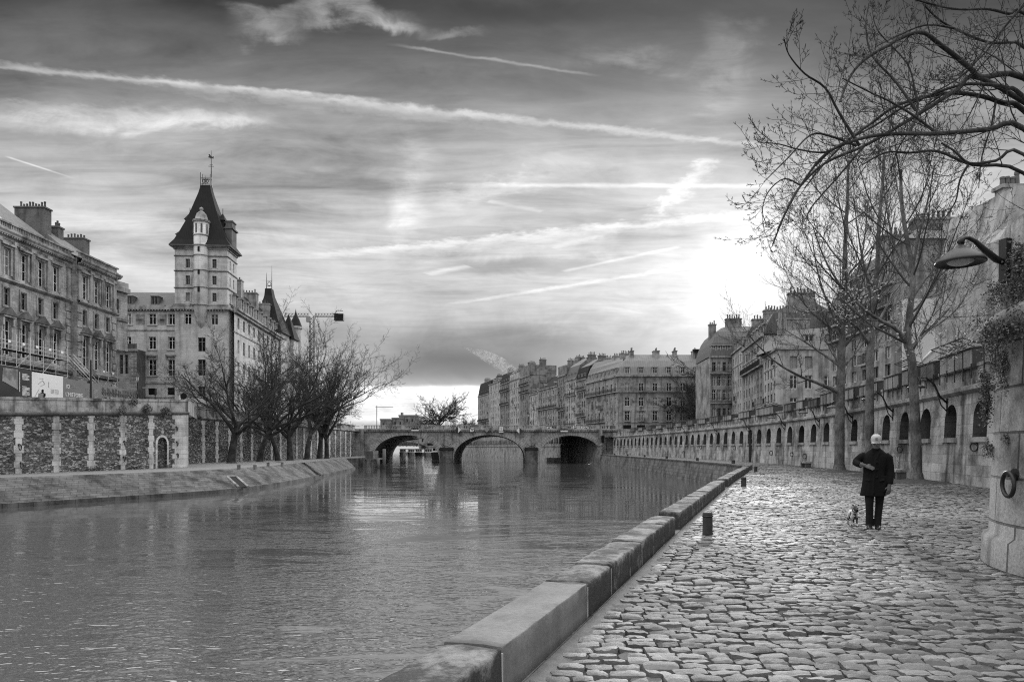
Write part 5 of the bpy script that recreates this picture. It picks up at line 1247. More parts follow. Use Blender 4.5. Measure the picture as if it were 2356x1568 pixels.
# ------------------------------------------------------------------ left bank: quay walls
def lw_frame(A, B):
    d = (B-A); L = d.length; d /= L; return d, L
def left_wall():
    A, B = LW1; d, L = lw_frame(A, B); n = Vector((d.y,-d.x))       # n faces the river
    root = thing('rubble_quay_wall', (A.x,A.y,QL), 'rubble quay wall with pale stone piers and a blocked arched door, left of the trees', 'quay wall')
    def sAt(px):                                                   # where the sight line through px meets the wall
        r = Vector(((px-CX)/FPX, 1.0)); det = d.x*(-r.y)+r.x*d.y; return (-A.x*(-r.y)+r.x*(-A.y))/det if abs(det)>1e-9 else 0
    def zc(s): return lerp(3.15, 5.02, s/L)                         # cordon height climbs towards the corner
    def zt(s): return lerp(4.45, 6.42, s/L)
    def pt(s, z, out=0.0): q = A+d*s+n*out; return (q.x,q.y,z)
    B0 = QL-0.4
    def face(s0,s1,out,f0,f1,m,k=8):
        for i in range(k):
            a,b = lerp(s0,s1,i/k), lerp(s0,s1,(i+1)/k)
            m.add([pt(a,f0(a),out),pt(b,f0(b),out),pt(b,f1(b),out),pt(a,f1(a),out)],[(0,1,2,3)],[[(a,f0(a)),(b,f0(b)),(b,f1(b)),(a,f1(a))]])
    door = sAt(373); dw = 0.62
    m = MB(); n_ = 10; zb = lambda s: B0
    ctop = 2.55; arc = [(door-dw*math.cos(math.pi*i/n_), ctop-dw+dw*math.sin(math.pi*i/n_)) for i in range(n_+1)]
    face(0,door-dw,0,zb,zc,m,14); face(door+dw,L,0,zb,zc,m,3)
    for (a,h0),(b,h1) in zip(arc[:-1],arc[1:]): m.add([pt(a,h0),pt(b,h1),pt(b,zc(b)),pt(a,zc(a))],[(0,1,2,3)],[[(a,h0),(b,h1),(b,zc(b)),(a,zc(a))]])
    # return face at the corner
    q = LW2[0]; m.add([pt(L,B0),(q.x-1,q.y+1,B0),(q.x-1,q.y+1,6.42),pt(L,zc(L))],[(0,1,2,3)])
    m.build('rubble_face', M['rubble'], root)
    m = MB(); ol = [(door-dw,B0)]+arc+[(door+dw,B0)]
    m.add([pt(a,h,-0.18) for a,h in ol],[tuple(range(len(ol)))],[[(a,h) for a,h in ol]])
    for (a,h0),(b,h1) in zip(ol[:-1],ol[1:]): m.add([pt(a,h0),pt(a,h0,-.18),pt(b,h1,-.18),pt(b,h1)],[(3,2,1,0)])
    m.build('blocked_door', M['rubble_dark'], root)
    m = MB()
    for (a,h0),(b,h1) in zip(ol[:-1],ol[1:]):
        def o_(a,h): c = Vector((a-door,h-(ctop-dw))); c = Vector((c.x*1.38, c.y*1.38 if h>ctop-dw else c.y)); return (door+c.x, ctop-dw+c.y)
        e0,e1 = o_(a,h0), o_(b,h1)
        m.add([pt(a,h0,.03),pt(b,h1,.03),pt(e1[0],e1[1],.03),pt(e0[0],e0[1],.03)],[(0,1,2,3)],[[(0,h0),(.0,h1),(.3,h1),(.3,h0)]])
        m.add([pt(e0[0],e0[1],.03),pt(e1[0],e1[1],.03),pt(e1[0],e1[1],0),pt(e0[0],e0[1],0)],[(0,1,2,3)])
    m.build('door_surround', M['quoin'], root)
    # piers of alternating long and short blocks
    rg = random.Random(4)
    for px, w in ((-60,.62),(42,.62),(129,.62),(209,.62),(282,.62),(347,.6)):
        s = sAt(px); z = QL-.1; k = 0; m = MB()
        while z < zc(s)-.25:
            h = min(rg.uniform(.42,.62), zc(s)-.02-z); ww = w*(1.25 if k%2 else .82)*rg.uniform(.93,1.07); o = rg.uniform(.035,.07)
            P8 = [pt(s-ww/2,z+.012,o),pt(s+ww/2,z+.012,o),pt(s+ww/2,z+h,o),pt(s-ww/2,z+h,o),pt(s-ww/2,z+.012,-.1),pt(s+ww/2,z+.012,-.1),pt(s+ww/2,z+h,-.1),pt(s-ww/2,z+h,-.1)]
            m.add(P8,[(0,1,2,3),(1,5,6,2),(4,0,3,7),(3,2,6,7),(4,5,1,0)]); z += h; k += 1
        m.build('pier', M['quoin'], root)
    s0 = sAt(397); z = QL-.1; m = MB(); k = 0
    while z < zc(L)-.2:
        h = min(rg.uniform(.42,.56), zc(L)-.05-z); a = s0+(0.25 if k%2 else -.1)
        P8 = [pt(a,z+.012,.06),pt(L+.06,z+.012,.06),pt(L+.06,z+h,.06),pt(a,z+h,.06),pt(a,z+.012,-.5),pt(L+.06,z+.012,-.9),pt(L+.06,z+h,-.9),pt(a,z+h,-.5)]
        m.add(P8,[(0,1,2,3),(1,5,6,2),(4,0,3,7),(3,2,6,7),(4,5,1,0)]); z += h; k += 1
    m.build('corner_quoin', M['quoin'], root)
    m = MB(); k = 16
    prof = [(0.0,-.16),(.12,-.10),(.2,0.0),(.2,.12),(.1,.18),(.02,.2)]
    for i in range(k):
        a,b = lerp(0,L+.1,i/k), lerp(0,L+.1,(i+1)/k)
        for (o0,h0),(o1,h1) in zip(prof[:-1],prof[1:]): m.add([pt(a,zc(a)+h0,o0),pt(b,zc(b)+h0,o0),pt(b,zc(b)+h1,o1),pt(a,zc(a)+h1,o1)],[(0,1,2,3)],[[(a,h0),(b,h0),(b,h1),(a,h1)]])
    m.build('cordon', M['trim_dark'], root)
    m = MB(); face(0,L+.1,.02,lambda s: zc(s)+.19,lambda s: zt(s)-.2,m,16)
    for i in range(k):
        a,b = lerp(0,L+.16,i/k), lerp(0,L+.16,(i+1)/k)
        for (o0,h0),(o1,h1) in zip([(.02,-.2),(.08,-.2),(.08,0),(-.5,0)],[(.08,-.2),(.08,0),(-.5,0),(-.5,-1)]): m.add([pt(a,zt(a)+h0,o0),pt(b,zt(b)+h0,o0),pt(b,zt(b)+h1,o1),pt(a,zt(a)+h1,o1)],[(0,1,2,3)])
    q = pt(L+.1,zt(L),.02); q2 = (q[0]-6,q[1]+15,zt(L)); m.add([(q[0],q[1],zc(L)),(q2[0],q2[1],zc(L)),q2,q],[(0,1,2,3)])
    m.build('parapet', M['parapet'], root)
    for i,(px,z,lab) in enumerate(((42,1.75,'upper ring on the leftmost pale pier'),(46,.35,'lower ring on the leftmost pale pier'),(284,2.1,'upper ring on the fourth pale pier of the rubble wall'),(283,.7,'lower ring on the fourth pale pier of the rubble wall'),(404,3.6,'top ring on the pale corner of the rubble wall'),(405,2.1,'middle ring on the pale corner of the rubble wall'),(406,.9,'lowest ring on the pale corner of the rubble wall'))):
        s = sAt(px); iron_ring(Vector(pt(s,z,.07)), n.to_3d(), .42, lab, 'mooring ring', 'rings on the rubble wall')
    # second wall behind the trees
    A2, B2 = LW2; d2, L2 = lw_frame(A2,B2); n2 = Vector((d2.y,-d2.x))
    r2 = thing('rubble_quay_wall', (A2.x,A2.y,QL), 'darker rubble quay wall running behind the bare trees to the bridge', 'quay wall')
    def p2(s,z,o=0): q = A2+d2*s+n2*o; return (q.x,q.y,z)
    m = MB(); m.add([p2(-3,B0),p2(L2,B0),p2(L2,5.3),p2(-3,5.3)],[(0,1,2,3)],[[(-3,B0),(L2,B0),(L2,5.3),(-3,5.3)]]); m.build('rubble_face',M['rubble'],r2)
    s = 3.0
    while s < L2-1:
        z = QL; k = 0; m = MB()
        while z < 5.0:
            h = min(.55,5.1-z); ww = .9 if k%2 else .6; m.add([p2(s-ww/2,z+.015,.06),p2(s+ww/2,z+.015,.06),p2(s+ww/2,z+h,.06),p2(s-ww/2,z+h,.06),p2(s-ww/2,z+.015,0),p2(s+ww/2,z+.015,0),p2(s+ww/2,z+h,0),p2(s-ww/2,z+h,0)],[(0,1,2,3),(1,5,6,2),(4,0,3,7),(3,2,6,7)]); z += h; k += 1
        m.build('pier',M['quoin'],r2); s += 3.6
    m = MB(); pr = [(0,5.2),(.2,5.32),(.2,5.5),(.02,5.55),(.02,6.5),(.1,6.5),(.1,6.7),(-.5,6.7),(-.5,5.2)]
    for (o0,h0),(o1,h1) in zip(pr[:-1],pr[1:]): m.add([p2(-3,h0,o0),p2(L2,h0,o0),p2(L2,h1,o1),p2(-3,h1,o1)],[(0,1,2,3)])
    m.build('parapet',M['parapet'],r2)
    # parapet of the upper ramp behind
    r3 = thing('ramp_parapet',(-52,64,STL),'low stone parapet of the street ramp in front of the hoarding','parapet')
    m = MB(); a,b = Vector((-58,55)), Vector((-42.5,82)); dd = (b-a).normalized(); nn = Vector((dd.y,-dd.x))
    za, zb_ = 6.15, 6.0
    for o,t in ((0,0),):
        for (o0,h0),(o1,h1) in zip([(.0,-1.5),(.0,-.22),(.08,-.22),(.08,0),(-.5,0)],[(.0,-.22),(.08,-.22),(.08,0),(-.5,0),(-.5,-1.5)]):
            m.add([(a.x+nn.x*o0,a.y+nn.y*o0,za+h0),(b.x+nn.x*o0,b.y+nn.y*o0,zb_+h0),(b.x+nn.x*o1,b.y+nn.y*o1,zb_+h1),(a.x+nn.x*o1,a.y+nn.y*o1,za+h1)],[(0,1,2,3)])
    m.build('wall',M['parapet'],r3)
left_wall()

# ------------------------------------------------------------------ the long palace front
PX = -62.0
def palace():
    zs = 6.5
    # seen from the river the front runs away from us: s grows with depth, t goes inland
    b = Bld('palace_wing',(PX,60),(0,1),'long palace front with pedimented windows and a balustrade, scaffolded at its foot','palace',None,zs)
    b.u = Vector((0,1)); b.ang = math.pi/2
    def S_(Y): return Y-60
    wingY = 95.8
    cols1 = [83.7-3*i for i in range(7,0,-1)]+[83.7,86.6,89.7,92.6]; cols2 = [97.5,100.3,103.1]
    def block(cols, y0, y1, t, nm):
        hs = []; ws = []
        for Y in cols:
            s = S_(Y)
            for z,h,w,st in ((22.7,3.3,1.25,0),(19.0,2.1,1.05,2),(12.9,4.3,1.3,0)):
                hs.append((s-w/2,s+w/2,z,z+h)); ws.append((s,z,w,h,st))
            hs.append((s-.75,s+.75,7.6,10.6)); ws.append((s,7.6,1.5,3.0,3))
        b.wall('wall',S_(y0),S_(y1),zs-.5,27.4,hs,M['ashlar'],t)
        for s,z,w,h,st in ws:
            b.win(s,z,w,h,(1 if (z>22 and b.rg.random()<.45) else st),t)
        for Y in cols:
            s = S_(Y)
            # upper window: surround, lintel hood; pilasters beside
            m = b.mb(); m.box(s-.98,s-.63,t-.12,t-.002,22.7,26.0); m.box(s+.63,s+.98,t-.12,t-.002,22.7,26.0); m.box(s-1.0,s+1.0,t-.16,t-.002,26.05,26.3); m.box(s-1.15,s+1.15,t-.42,t-.002,26.302,26.55); m.build('window_hood',M['trim'],b.root)
            m = b.mb(); m.box(s-.75,s-.53,t-.07,t-.002,18.9,21.2); m.box(s+.53,s+.75,t-.07,t-.002,18.9,21.2); m.box(s-.75,s+.75,t-.08,t-.002,21.202,21.4); m.box(s-.75,s+.75,t-.1,t-.002,18.7,18.898); m.build('window_surround',M['trim'],b.root)
            # pediment on brackets
            m = b.mb(); m.prism([(s-1.2,17.75),(s+1.2,17.75),(s,18.75)],t-.62,t-.002); m.build('pediment',M['trim_dark'],b.root)
            m = b.mb(); m.box(s-1.05,s+1.05,t-.5,t-.002,17.5,17.748); m.box(s-1.0,s-.7,t-.36,t-.002,16.5,17.498); m.box(s+.7,s+1.0,t-.36,t-.002,16.5,17.498); m.box(s-.95,s-.68,t-.12,t-.004,12.9,16.498); m.box(s+.68,s+.95,t-.12,t-.004,12.9,16.498); m.build('window_surround',M['trim'],b.root)
        ys = sorted(cols); e = [(p+q)/2 for p,q in zip(ys[:-1],ys[1:])]
        for Y in e+[y0+.5,y1-.5]:
            s = S_(Y); m = b.mb(); m.box(s-.36,s+.36,t-.22,t-.002,22.45,27.0); m.box(s-.46,s+.46,t-.3,t-.004,22.3,22.75); m.box(s-.5,s+.5,t-.34,t-.004,26.6,27.05); m.build('pilaster',M['trim'],b.root)
        # rusticated corner strips
        for Y in (y0+.55,y1-.55):
            s = S_(Y)
            for k in range(14): m = b.mb(); m.box(s-(.55 if k%2 else .4),s+(.55 if k%2 else .4),t-.13,t-.002,7.2+k*1.03,7.2+k*1.03+.88); m.build('quoin',M['ashlar'],b.root) if y0 > 70 or Y > 90 else None
        L0,L1 = S_(y0),S_(y1)
        def course(nm,prof,mat):
            m = b.mb()
            for (o0,h0),(o1,h1) in zip(prof[:-1],prof[1:]): m.quad((L0,t-o0,h0),(L1+o0*.9,t-o0,h0),(L1+o1*.9,t-o1,h1),(L0,t-o1,h1))
            m.add([(L1+o*.9,t-o,h) for o,h in prof]+[(L1,t+.3,prof[-1][1]),(L1,t+.3,prof[0][1])],[tuple(range(len(prof)+2))])
            m.build(nm,mat,b.root)
        course('string_course',[(.0,21.75),(.2,21.85),(.45,22.05),(.45,22.2),(.1,22.3),(0,22.35)],M['trim'])
        course('base_course',[(0,11.6),(.25,11.7),(.4,11.95),(.4,12.15),(0,12.3)],M['trim_dark'])
        course('cornice',[(0,27.0),(.1,27.05),(.15,27.35),(.55,27.55),(.6,27.75),(.75,27.95),(.75,28.15),(.2,28.25),(.2,28.3)],M['trim'])
        m = b.mb(); k = L0; m.box(L0,L1,t-.2,t-.15,27.36,27.545)
        while k < L1-.2: m.box(k,k+.18,t-.5,t-.19,27.4,27.54); k += .42
        m.build('dentils',M['trim'],b.root)
        m = b.mb(); m.box(L0,L1+.3,t-.3,t+.05,28.302,28.45); m.box(L0,L1+.3,t-.34,t+.09,29.0,29.2); k = L0+.2
        while k < L1: m.box(k,k+.13,t-.2,t-.05,28.452,28.998); k += .3
        m.build('balustrade',M['trim'],b.root)
    block(cols1,60.0,wingY,0.0,'main'); block(cols2,wingY+.02,105.2,-.9,'wing')
    e = S_(105.2); m = b.mb(); m.quad((e,-.9,zs),(e,14,zs),(e,14,28.2),(e,-.9,28.2)); m.quad((S_(wingY),0,zs),(S_(wingY),-.9,zs),(S_(wingY),-.9,28.2),(S_(wingY),0,28.2)); m.build('end_wall',M['ashlar'],b.root)
    m = b.mb(); m.quad((S_(60),.6,28.6),(S_(wingY)+.5,.6,28.6),(S_(wingY)-5,8,35.4),(S_(60),8,35.4)); m.quad((S_(60),16,28.6),(S_(60),8,35.4),(S_(wingY)-5,8,35.4),(S_(wingY)+.5,16,28.6)); m.add([(S_(wingY)+.5,.6,28.6),(S_(wingY)+.5,16,28.6),(S_(wingY)-5,8,35.4)],[(0,1,2)]); m.build('roof',M['slate_grey'],b.root)
    m = b.mb(); y1 = S_(105.2); m.add([(S_(wingY),-.2,28.7),(y1,-.2,28.7),(y1,14,28.7),(S_(wingY),14,28.7),(S_(wingY)+.8,7,34.3),(y1-6.5,7,34.3)],[(0,1,5,4),(1,2,5),(2,3,4,5),(3,0,4)]); m.build('wing_roof',M['slate_grey'],b.root)
    b.chimney(S_(96.6),5.8,28.6,35.2,1.5,4.2,9,'brick','trim_dark'); b.chimney(S_(100),4.6,30,33.6,1.2,1.0,3,'brick','trim_dark'); b.chimney(S_(104.3),4.6,29,33.2,1.4,3.2,6,'brick','trim_dark')
    for Y,t in ((80,2.6),(86,2.4),(98.5,1.6),(100.5,1.8),(102.5,2.2)):
        s = S_(Y); z = 28.6+(t-.6)*.92+.1; m = b.mb(); m.add([(s-.45,t,z),(s+.45,t,z),(s+.45,t+.9,z+.83),(s-.45,t+.9,z+.83),(s-.45,t+.1,z-.12),(s+.45,t+.1,z-.12),(s+.45,t+1,z+.71),(s-.45,t+1,z+.71)],[(0,1,2,3),(4,7,6,5),(0,4,5,1),(1,5,6,2),(2,6,7,3),(3,7,4,0)]); m.build('skylight',M['lampglass'],b.root)
    # low link between the wings
    k = Bld('link_block',(-69.5,118.0),(1,.03),'low recessed link with a terrace between palace front and tower block','building',None,zs)
    hs = [(1.6,2.2,14.3,17.6),(2.5,3.1,14.3,17.6)]
    k.wall('wall',0,4.5,zs,18.3,hs,M['ashlar']); [k.win((a+c)/2,e_,c-a,f-e_,2) for a,c,e_,f in hs]
    k.band('cornice',0,4.75,18.2,18.6,.4,M['trim']); k.band('parapet',0,4.5,18.61,19.5,.1,M['trim_dark']); m = k.mb(); m.box(0,4.5,.31,3.2,18.35,18.6); m.box(4.44,4.5,.0,3.2,zs,18.34); m.build('terrace',M['trim_dark'],k.root)
    for i in range(16): m = k.mb(); m.box(3.55,4.52,-.06,-.004,7.4+i*.66,7.4+i*.66+.55); m.build('quoin',M['ashlar'],k.root)
    a = Bld('palace_return',(-62.6,106.2),(.25,1),'narrow recessed bay of the palace front beside the link block','building',None,zs)
    a.wall('wall',0,3.5,17,26.4,[(1.0,1.8,22.2,25)],M['ashlar']); a.win(1.4,22.2,.8,2.8,2); a.band('cornice',0,3.6,26.2,26.9,.5,M['trim']); a.band('string_course',0,3.5,21.6,22.0,.3,M['trim']); m = a.mb(); m.quad((3.5,0,17),(3.5,8,17),(3.5,8,26.4),(3.5,0,26.4)); m.box(0,3.5,-.2,.2,26.902,27.8); m.build('side_wall',M['ashlar'],a.root)
M['slate_grey'] = mat_seam('grey_slate_roof', 0.16, 0.45, 0.6)
palace()

# ------------------------------------------------------------------ tower block
def tower():
    zs = 6.2
    c = Bld('court_building',(-71.5,121.0),(1,.035),'pale stone building with roof dormers between palace front and tower, facing the river','building',None,zs)
    L = 12.8; cols = (3.3,7.6,11.0); hs = []; ws = []
    for s in cols:
        for z,h,w,st in ((23.4,1.9,1.25,0),(19.0,2.2,1.25,0),(14.3,2.9,1.35,0),(10.9,1.3,1.5,3)): hs.append((s-w/2,s+w/2,z,z+h)); ws.append((s,z,w,h,st if s>4 or z<22 else 1))
    c.wall('wall',0,L,zs,26.2,hs,M['ashlar_pale']); [c.win(s,z,w,h,st) for s,z,w,h,st in ws]
    for s in cols:
        m = c.mb(); m.box(s-.95,s+.95,-.45,-.004,17.75,18.0); m.box(s-.9,s-.72,-.3,-.004,17.2,17.748); m.box(s+.72,s+.9,-.3,-.004,17.2,17.748); m.build('window_hood',M['trim'],c.root)
        for z,h,w in ((23.4,1.9,1.25),(19.0,2.2,1.25),(14.3,2.9,1.35)): 
            m = c.mb(); m.box(s-w/2-.2,s-w/2,-.06,-.002,z,z+h); m.box(s+w/2,s+w/2+.2,-.06,-.002,z,z+h); m.box(s-w/2-.2,s+w/2+.2,-.07,-.002,z+h+.002,z+h+.2); m.box(s-w/2-.3,s+w/2+.3,-.14,-.002,z-.2,z-.002); m.build('window_surround',M['ashlar_pale'],c.root)
    for s in (5.45,9.3): m = c.mb(); m.box(s-.75,s+.75,-.05,-.002,23.4,25.2); m.lathe([(.4,0),(.4,.05)],(s,-.06,24.3),12); m.build('carved_panel',M['trim'],c.root)
    for z0,z1,o in ((26.0,26.5,.5),(26.5,26.8,.3),(22.3,22.5,.12),(12.9,13.2,.15),(10.4,10.6,.1)): c.band('string_course',0,L,z0,z1,o,M['trim'])
    for z in (6.6,7.3,8.0,8.7,9.4): c.band('rustic_course',0,L,z,z+.55,.05,M['ashlar_pale'])
    m = c.mb(); k = .2; m.box(0,L,-.12,-.003,25.7,25.998)
    while k < L-.2: m.box(k,k+.2,-.45,-.11,25.8,25.997); k += .5
    m.build('dentils',M['trim'],c.root)
    m = c.mb(); m.prism([(0,0),(0,0),(0,0)],0,0) if False else m.add([(0,-.1,26.8),(L,-.1,26.8),(L,4.2,30.0),(0,4.2,30.0)],[(0,1,2,3)]); m.build('roof',M['slate_mid'],c.root)
    for s in (3.4,7.9): c.dormer(s,27.0,1.1,1.5,t=.2,ped=False,roofm='zinc',wallm='trim_dark',style=2)
    m = c.mb(); m.add([(11.4,1.6,28.25),(12.7,1.6,28.25),(12.7,2.4,28.85),(11.4,2.4,28.85)],[(0,1,2,3)]); m.build('skylight',M['lampglass'],c.root)
    # tower
    tx, ty = -59.8, 121.0; W, Dp = 9.1, 5.0; u = (math.cos(R(4)),math.sin(R(4)))
    t = Bld('tower',(tx,ty),u,'tall pale stone corner tower with a steep slate spire and a round stair turret','tower',None,zs)
    cols = (2.25,6.85); hs = []; ws = []
    for s in cols:
        for z,h,st in ((34.1,1.7,2),(30.85,1.7,2),(27.6,1.65,4 if s<4 else 2)): hs.append((s-.36,s+.36,z,z+h)); ws.append((s,z,.72,h,st))
        hs.append((s-.6,s+.6,23.4,25.3)); ws.append((s,23.4,1.2,1.9,0))
    for z,h in ((18.6,2.5),(14.3,2.9),(10.6,1.8)): hs.append((4.0,5.3,z,z+h)); ws.append((4.65,z,1.3,h,2))
    t.wall('wall',0,W,zs,37.6,hs,M['ashlar_pale']); [t.win(s,z,w,h,st) for s,z,w,h,st in ws]
    rh = [(1.4+1.9*i-.3,1.4+1.9*i+.3,z,z+1.8) for i in range(2) for z in (34.1,30.85,27.6)]
    t.wall('flank_wall',0,Dp,zs,37.6,rh,M['ashlar_pale'],t=W,axis='t'); [t.win((a+c_)/2,e,.6,f-e,1,t=W,axis='t') for a,c_,e,f in rh]
    m = t.mb(); m.quad((0,Dp,zs),(0,0,zs),(0,0,37.6),(0,Dp,37.6)); m.quad((W,Dp,zs),(0,Dp,zs),(0,Dp,37.6),(W,Dp,37.6)); m.build('rear_wall',M['ashlar_pale'],t.root)
    for s in cols:
        for z,h in ((34.1,1.7),(30.85,1.7),(27.6,1.65)):
            m = t.mb(); m.box(s-.62,s-.37,-.06,-.002,z-.1,z+h+.25); m.box(s+.37,s+.62,-.06,-.002,z-.1,z+h+.25); m.box(s-.37,s+.37,-.06,-.002,z+h,z+h+.25); m.build('window_surround',M['ashlar_pale'],t.root)
    def ring(name,z0,z1,o,mat='trim'):
        m = t.mb(); m.box(-o,W+o,-o,Dp+o,z0,z1); return m.build(name,M[mat],t.root)
    for z in (36.3,33.4,30.1): ring('string_course',z,z+.16,.14,'trim_dark')
    ring('cornice',37.602,37.95,.18); ring('cornice',37.952,38.15,.45); ring('eaves',38.152,38.4,.75,'trim_dark'); ring('string_course',26.7,27.05,.25); ring('string_course',26.0,26.35,.6); ring('string_course',26.352,26.6,.4)
    m = t.mb(); k = .1
    while k < W: m.box(k,k+.2,-.5,-.1,25.75,25.998); k += .5
    m.build('dentils',M['trim'],t.root)
    # concave spire roof
    rings = []; cx, cy = W/2, Dp/2
    for f,z in ((1.0,38.402),(.86,39.6),(.70,41.8),(.54,44.2),(.40,46.8),(.29,49.0),(.22,50.4),(.175,51.6),(.165,52.2)):
        hx, hy = (W/2+.75)*f, (Dp/2+.75)*(f*.9+.1*(f**.5)) ; rings.append([(cx-hx,cy-hy,z),(cx+hx,cy-hy,z),(cx+hx,cy+hy,z),(cx-hx,cy+hy,z)])
    m = t.mb(); m.loft(rings); m.build('spire_roof',M['slate'],t.root)
    m = t.mb(); hx = .85
    for z in (52.5,53.9): 
        for a,b_ in (((cx-hx,cy-.4,z),(cx+hx,cy-.4,z)),((cx-hx,cy+.4,z),(cx+hx,cy+.4,z))): m.bar(a,b_,.07)
    for a in (cx-hx,cx+hx): 
        for q in (cy-.4,cy+.4): m.bar((a,q,52.1),(a,q,55.2 if a<cx else 54.8),.09)
    m.torus((cx,cy-.4,53.2),(0,1,0),.5,.06,16,5); m.torus((cx,cy-.4,53.2),(0,1,0),.25,.05,12,5); m.bar((cx,cy-.4,52.4),(cx,cy-.4,54.4),.05)
    for a in (-.45,.45): m.bar((cx+a,cy-.4,52.6),(cx-a,cy-.4,53.8),.05)
    m.build('roof_crest',M['iron'],t.root)
    m = t.mb(); x = cx+hx; m.tube([(x,cy,54.5),(x,cy,57.2),(x,cy,60.6)],[.11,.07,.03],6); m.bar((x-.5,cy,56.9),(x+.5,cy,56.9),.06); m.bar((x-.3,cy,57.3),(x+.3,cy,57.3),.04)
    m.prism([(x-.55,59.0),(x-.15,58.85),(x-.05,58.5),(x+.1,58.85),(x+.45,58.7),(x+.5,59.3),(x+.25,59.1),(x-.05,59.3),(x-.25,59.75),(x-.5,59.6),(x-.35,59.4)],cy-.05,cy+.05); m.build('weathercock',M['iron'],t.root)
    for s,z in ((1.15,43.6),(7.95,43.6)): 
        m = t.mb(); q = 1 if s>4 else -1; X_ = cx+q*2.9; m.box(X_-.45,X_+.45,cy-.8,cy+.8,43.2,44.6); m.add([(X_-.7,cy-1,44.602),(X_+.7,cy-1,44.602),(X_+.7,cy+1,44.602),(X_-.7,cy+1,44.602),(X_,cy,46.4)],[(0,1,4),(1,2,4),(2,3,4),(3,0,4)]); m.bar((X_,cy,46.3),(X_,cy,47.4),.06); m.build('roof_dormer',M['slate'],t.root)
    m = t.mb(); m.box(W-.9,W+.35,1.2,3.8,38.5,42.6); m.box(W-1.0,W+.6,1.0,4.0,42.602,42.9); m.box(W-.8,W+.3,1.6,3.4,42.902,44.2); m.box(W-.9,W+.45,1.5,3.5,44.202,44.5); m.build('stone_dormer',M['trim_dark'],t.root)
    m = t.mb(); m.box(-.25,.7,1.4,3.4,38.5,41.2); m.prism([(-.5,41.202),(.9,41.202),(.5,42.0)],1.2,3.6); m.build('stone_dormer',M['trim_dark'],t.root)
    # half round stair turret
    m = t.mb(); m.smooth = True; cxx = 4.55
    m.lathe([(.05,22.6),(.5,23.2),(.9,24.0),(.9,24.6),(1.15,24.9),(1.15,25.6),(1.3,25.9),(1.3,42.2),(1.28,42.2)],(cxx,.15,0),24); m.build('turret',M['ashlar_pale'],t.root)
    for z,o in ((26.7,.25),(30.1,.14),(33.4,.14),(36.3,.14),(38.2,.22),(39.9,.1),(42.2,.18)):
        m = t.mb(); m.smooth = True; m.lathe([(1.3,z),(1.3+o,z+.03),(1.3+o,z+.15),(1.3,z+.2)],(cxx,.15,0),24); m.build('turret_band',M['trim'],t.root)
    for z in (37.0,32.6,29.2): m = t.mb(); m.box(cxx-.17,cxx+.17,-1.24,-1.1,z,z+.9); m.build('slit_window',M['dark'],t.root)
    for a in (-.65,-.22,.22,.65): m = t.mb(); x,y = cxx+1.3*math.sin(a*1.6), .15-1.3*math.cos(a*1.6); m.box(x-.15,x+.15,y-.04,y+.1,40.3,41.8); m.build('turret_panel',M['trim_dark'],t.root)
    m = t.mb(); m.smooth = True; m.lathe([(1.5,42.4),(1.5,42.55),(1.05,43.0),(1.0,43.6),(.8,44.4),(.45,44.95),(.25,45.1),(.22,45.3),(.36,45.6),(.3,45.95),(.05,46.2),(.001,46.2)],(cxx,.15,0),20); m.build('turret_dome',M['trim'],t.root)
    def pw(z, kn):
        for (a0,b0),(a1,b1) in zip(kn[:-1],kn[1:]):
            if z <= a1: return b0+(z-a0)*(b1-b0)/(a1-a0)
        return z-kn[-1][0]+kn[-1][1]
    K1 = [(26.7,26.7),(38.4,37.4),(52.2,48.9),(60.6,55.4)]; K2 = [(26.7,26.7),(38.4,37.4),(42.4,41.7),(46.2,44.3)]
    for ch in t.root.children:
        if ch.name.startswith('window') and not ch.name.startswith('window_s'):
            z = ch.location.z+zs; ch.location.z = (pw(z,K1) if z > 26.7 else z)-zs; continue
        kn = K2 if ch.name.startswith('turret') else K1
        for v in ch.data.vertices:
            z = v.co.z+zs
            if z > 26.7: v.co.z = pw(z,kn)-zs
        ch.data.update()
    # long front running from the tower towards the bridge
    r = Bld('river_front',(-49.9,122.6),(-.085,.996),'long pale river front with stone dormers running from the tower behind the trees','building',None,zs); L = 44
    cl = grid(13,.8,L-.5,1.2); hs = []; ws = []
    for s in cl:
        for z,h in ((23.2,2.0),(18.8,2.4),(14.2,2.9),(10.4,1.8)): hs.append((s-.55,s+.55,z,z+h)); ws.append((s,z,h))
    r.wall('wall',0,L,zs,26.2,hs,M['ashlar_pale']); [r.win(s,z,1.1,h,r.rg.choice((0,2))) for s,z,h in ws]
    for z0,z1,o in ((25.8,26.3,.5),(26.3,26.7,.75),(22.3,22.5,.12),(13,13.3,.15)): r.band('cornice',0,L,z0,z1,o,M['trim'])
    m = r.mb(); m.quad((0,.4,26.7),(L,.4,26.7),(L,4.2,33),(2,4.2,33)); m.quad((L,0,zs),(L,10,zs),(L,10,26.2),(L,0,26.2)); m.build('roof',M['slate'],r.root)
    for s in cl: r.dormer(s,26.8,1.0,2.4,t=.3,ped=True,roofm='trim_dark',wallm='ashlar_pale',style=2)
    for s in (4.5,12.5,23,33): r.chimney(s,4.6,29,34.6-s*.02,1.6,4.5,7,'plaster_mid','trim_dark')
    # second pointed roof and small turrets behind
    g = thing('pavilion_roof',(-53.5,158,zs),'dark pointed pavilion roof with two finials beyond the tower','tower')
    def RB(x,y): return MB((x,y),(1,0))
    m = MB(); m.box(-58.5,-52.2,154,162,zs,27.5); m.build('wall',M['ashlar_pale'],g)
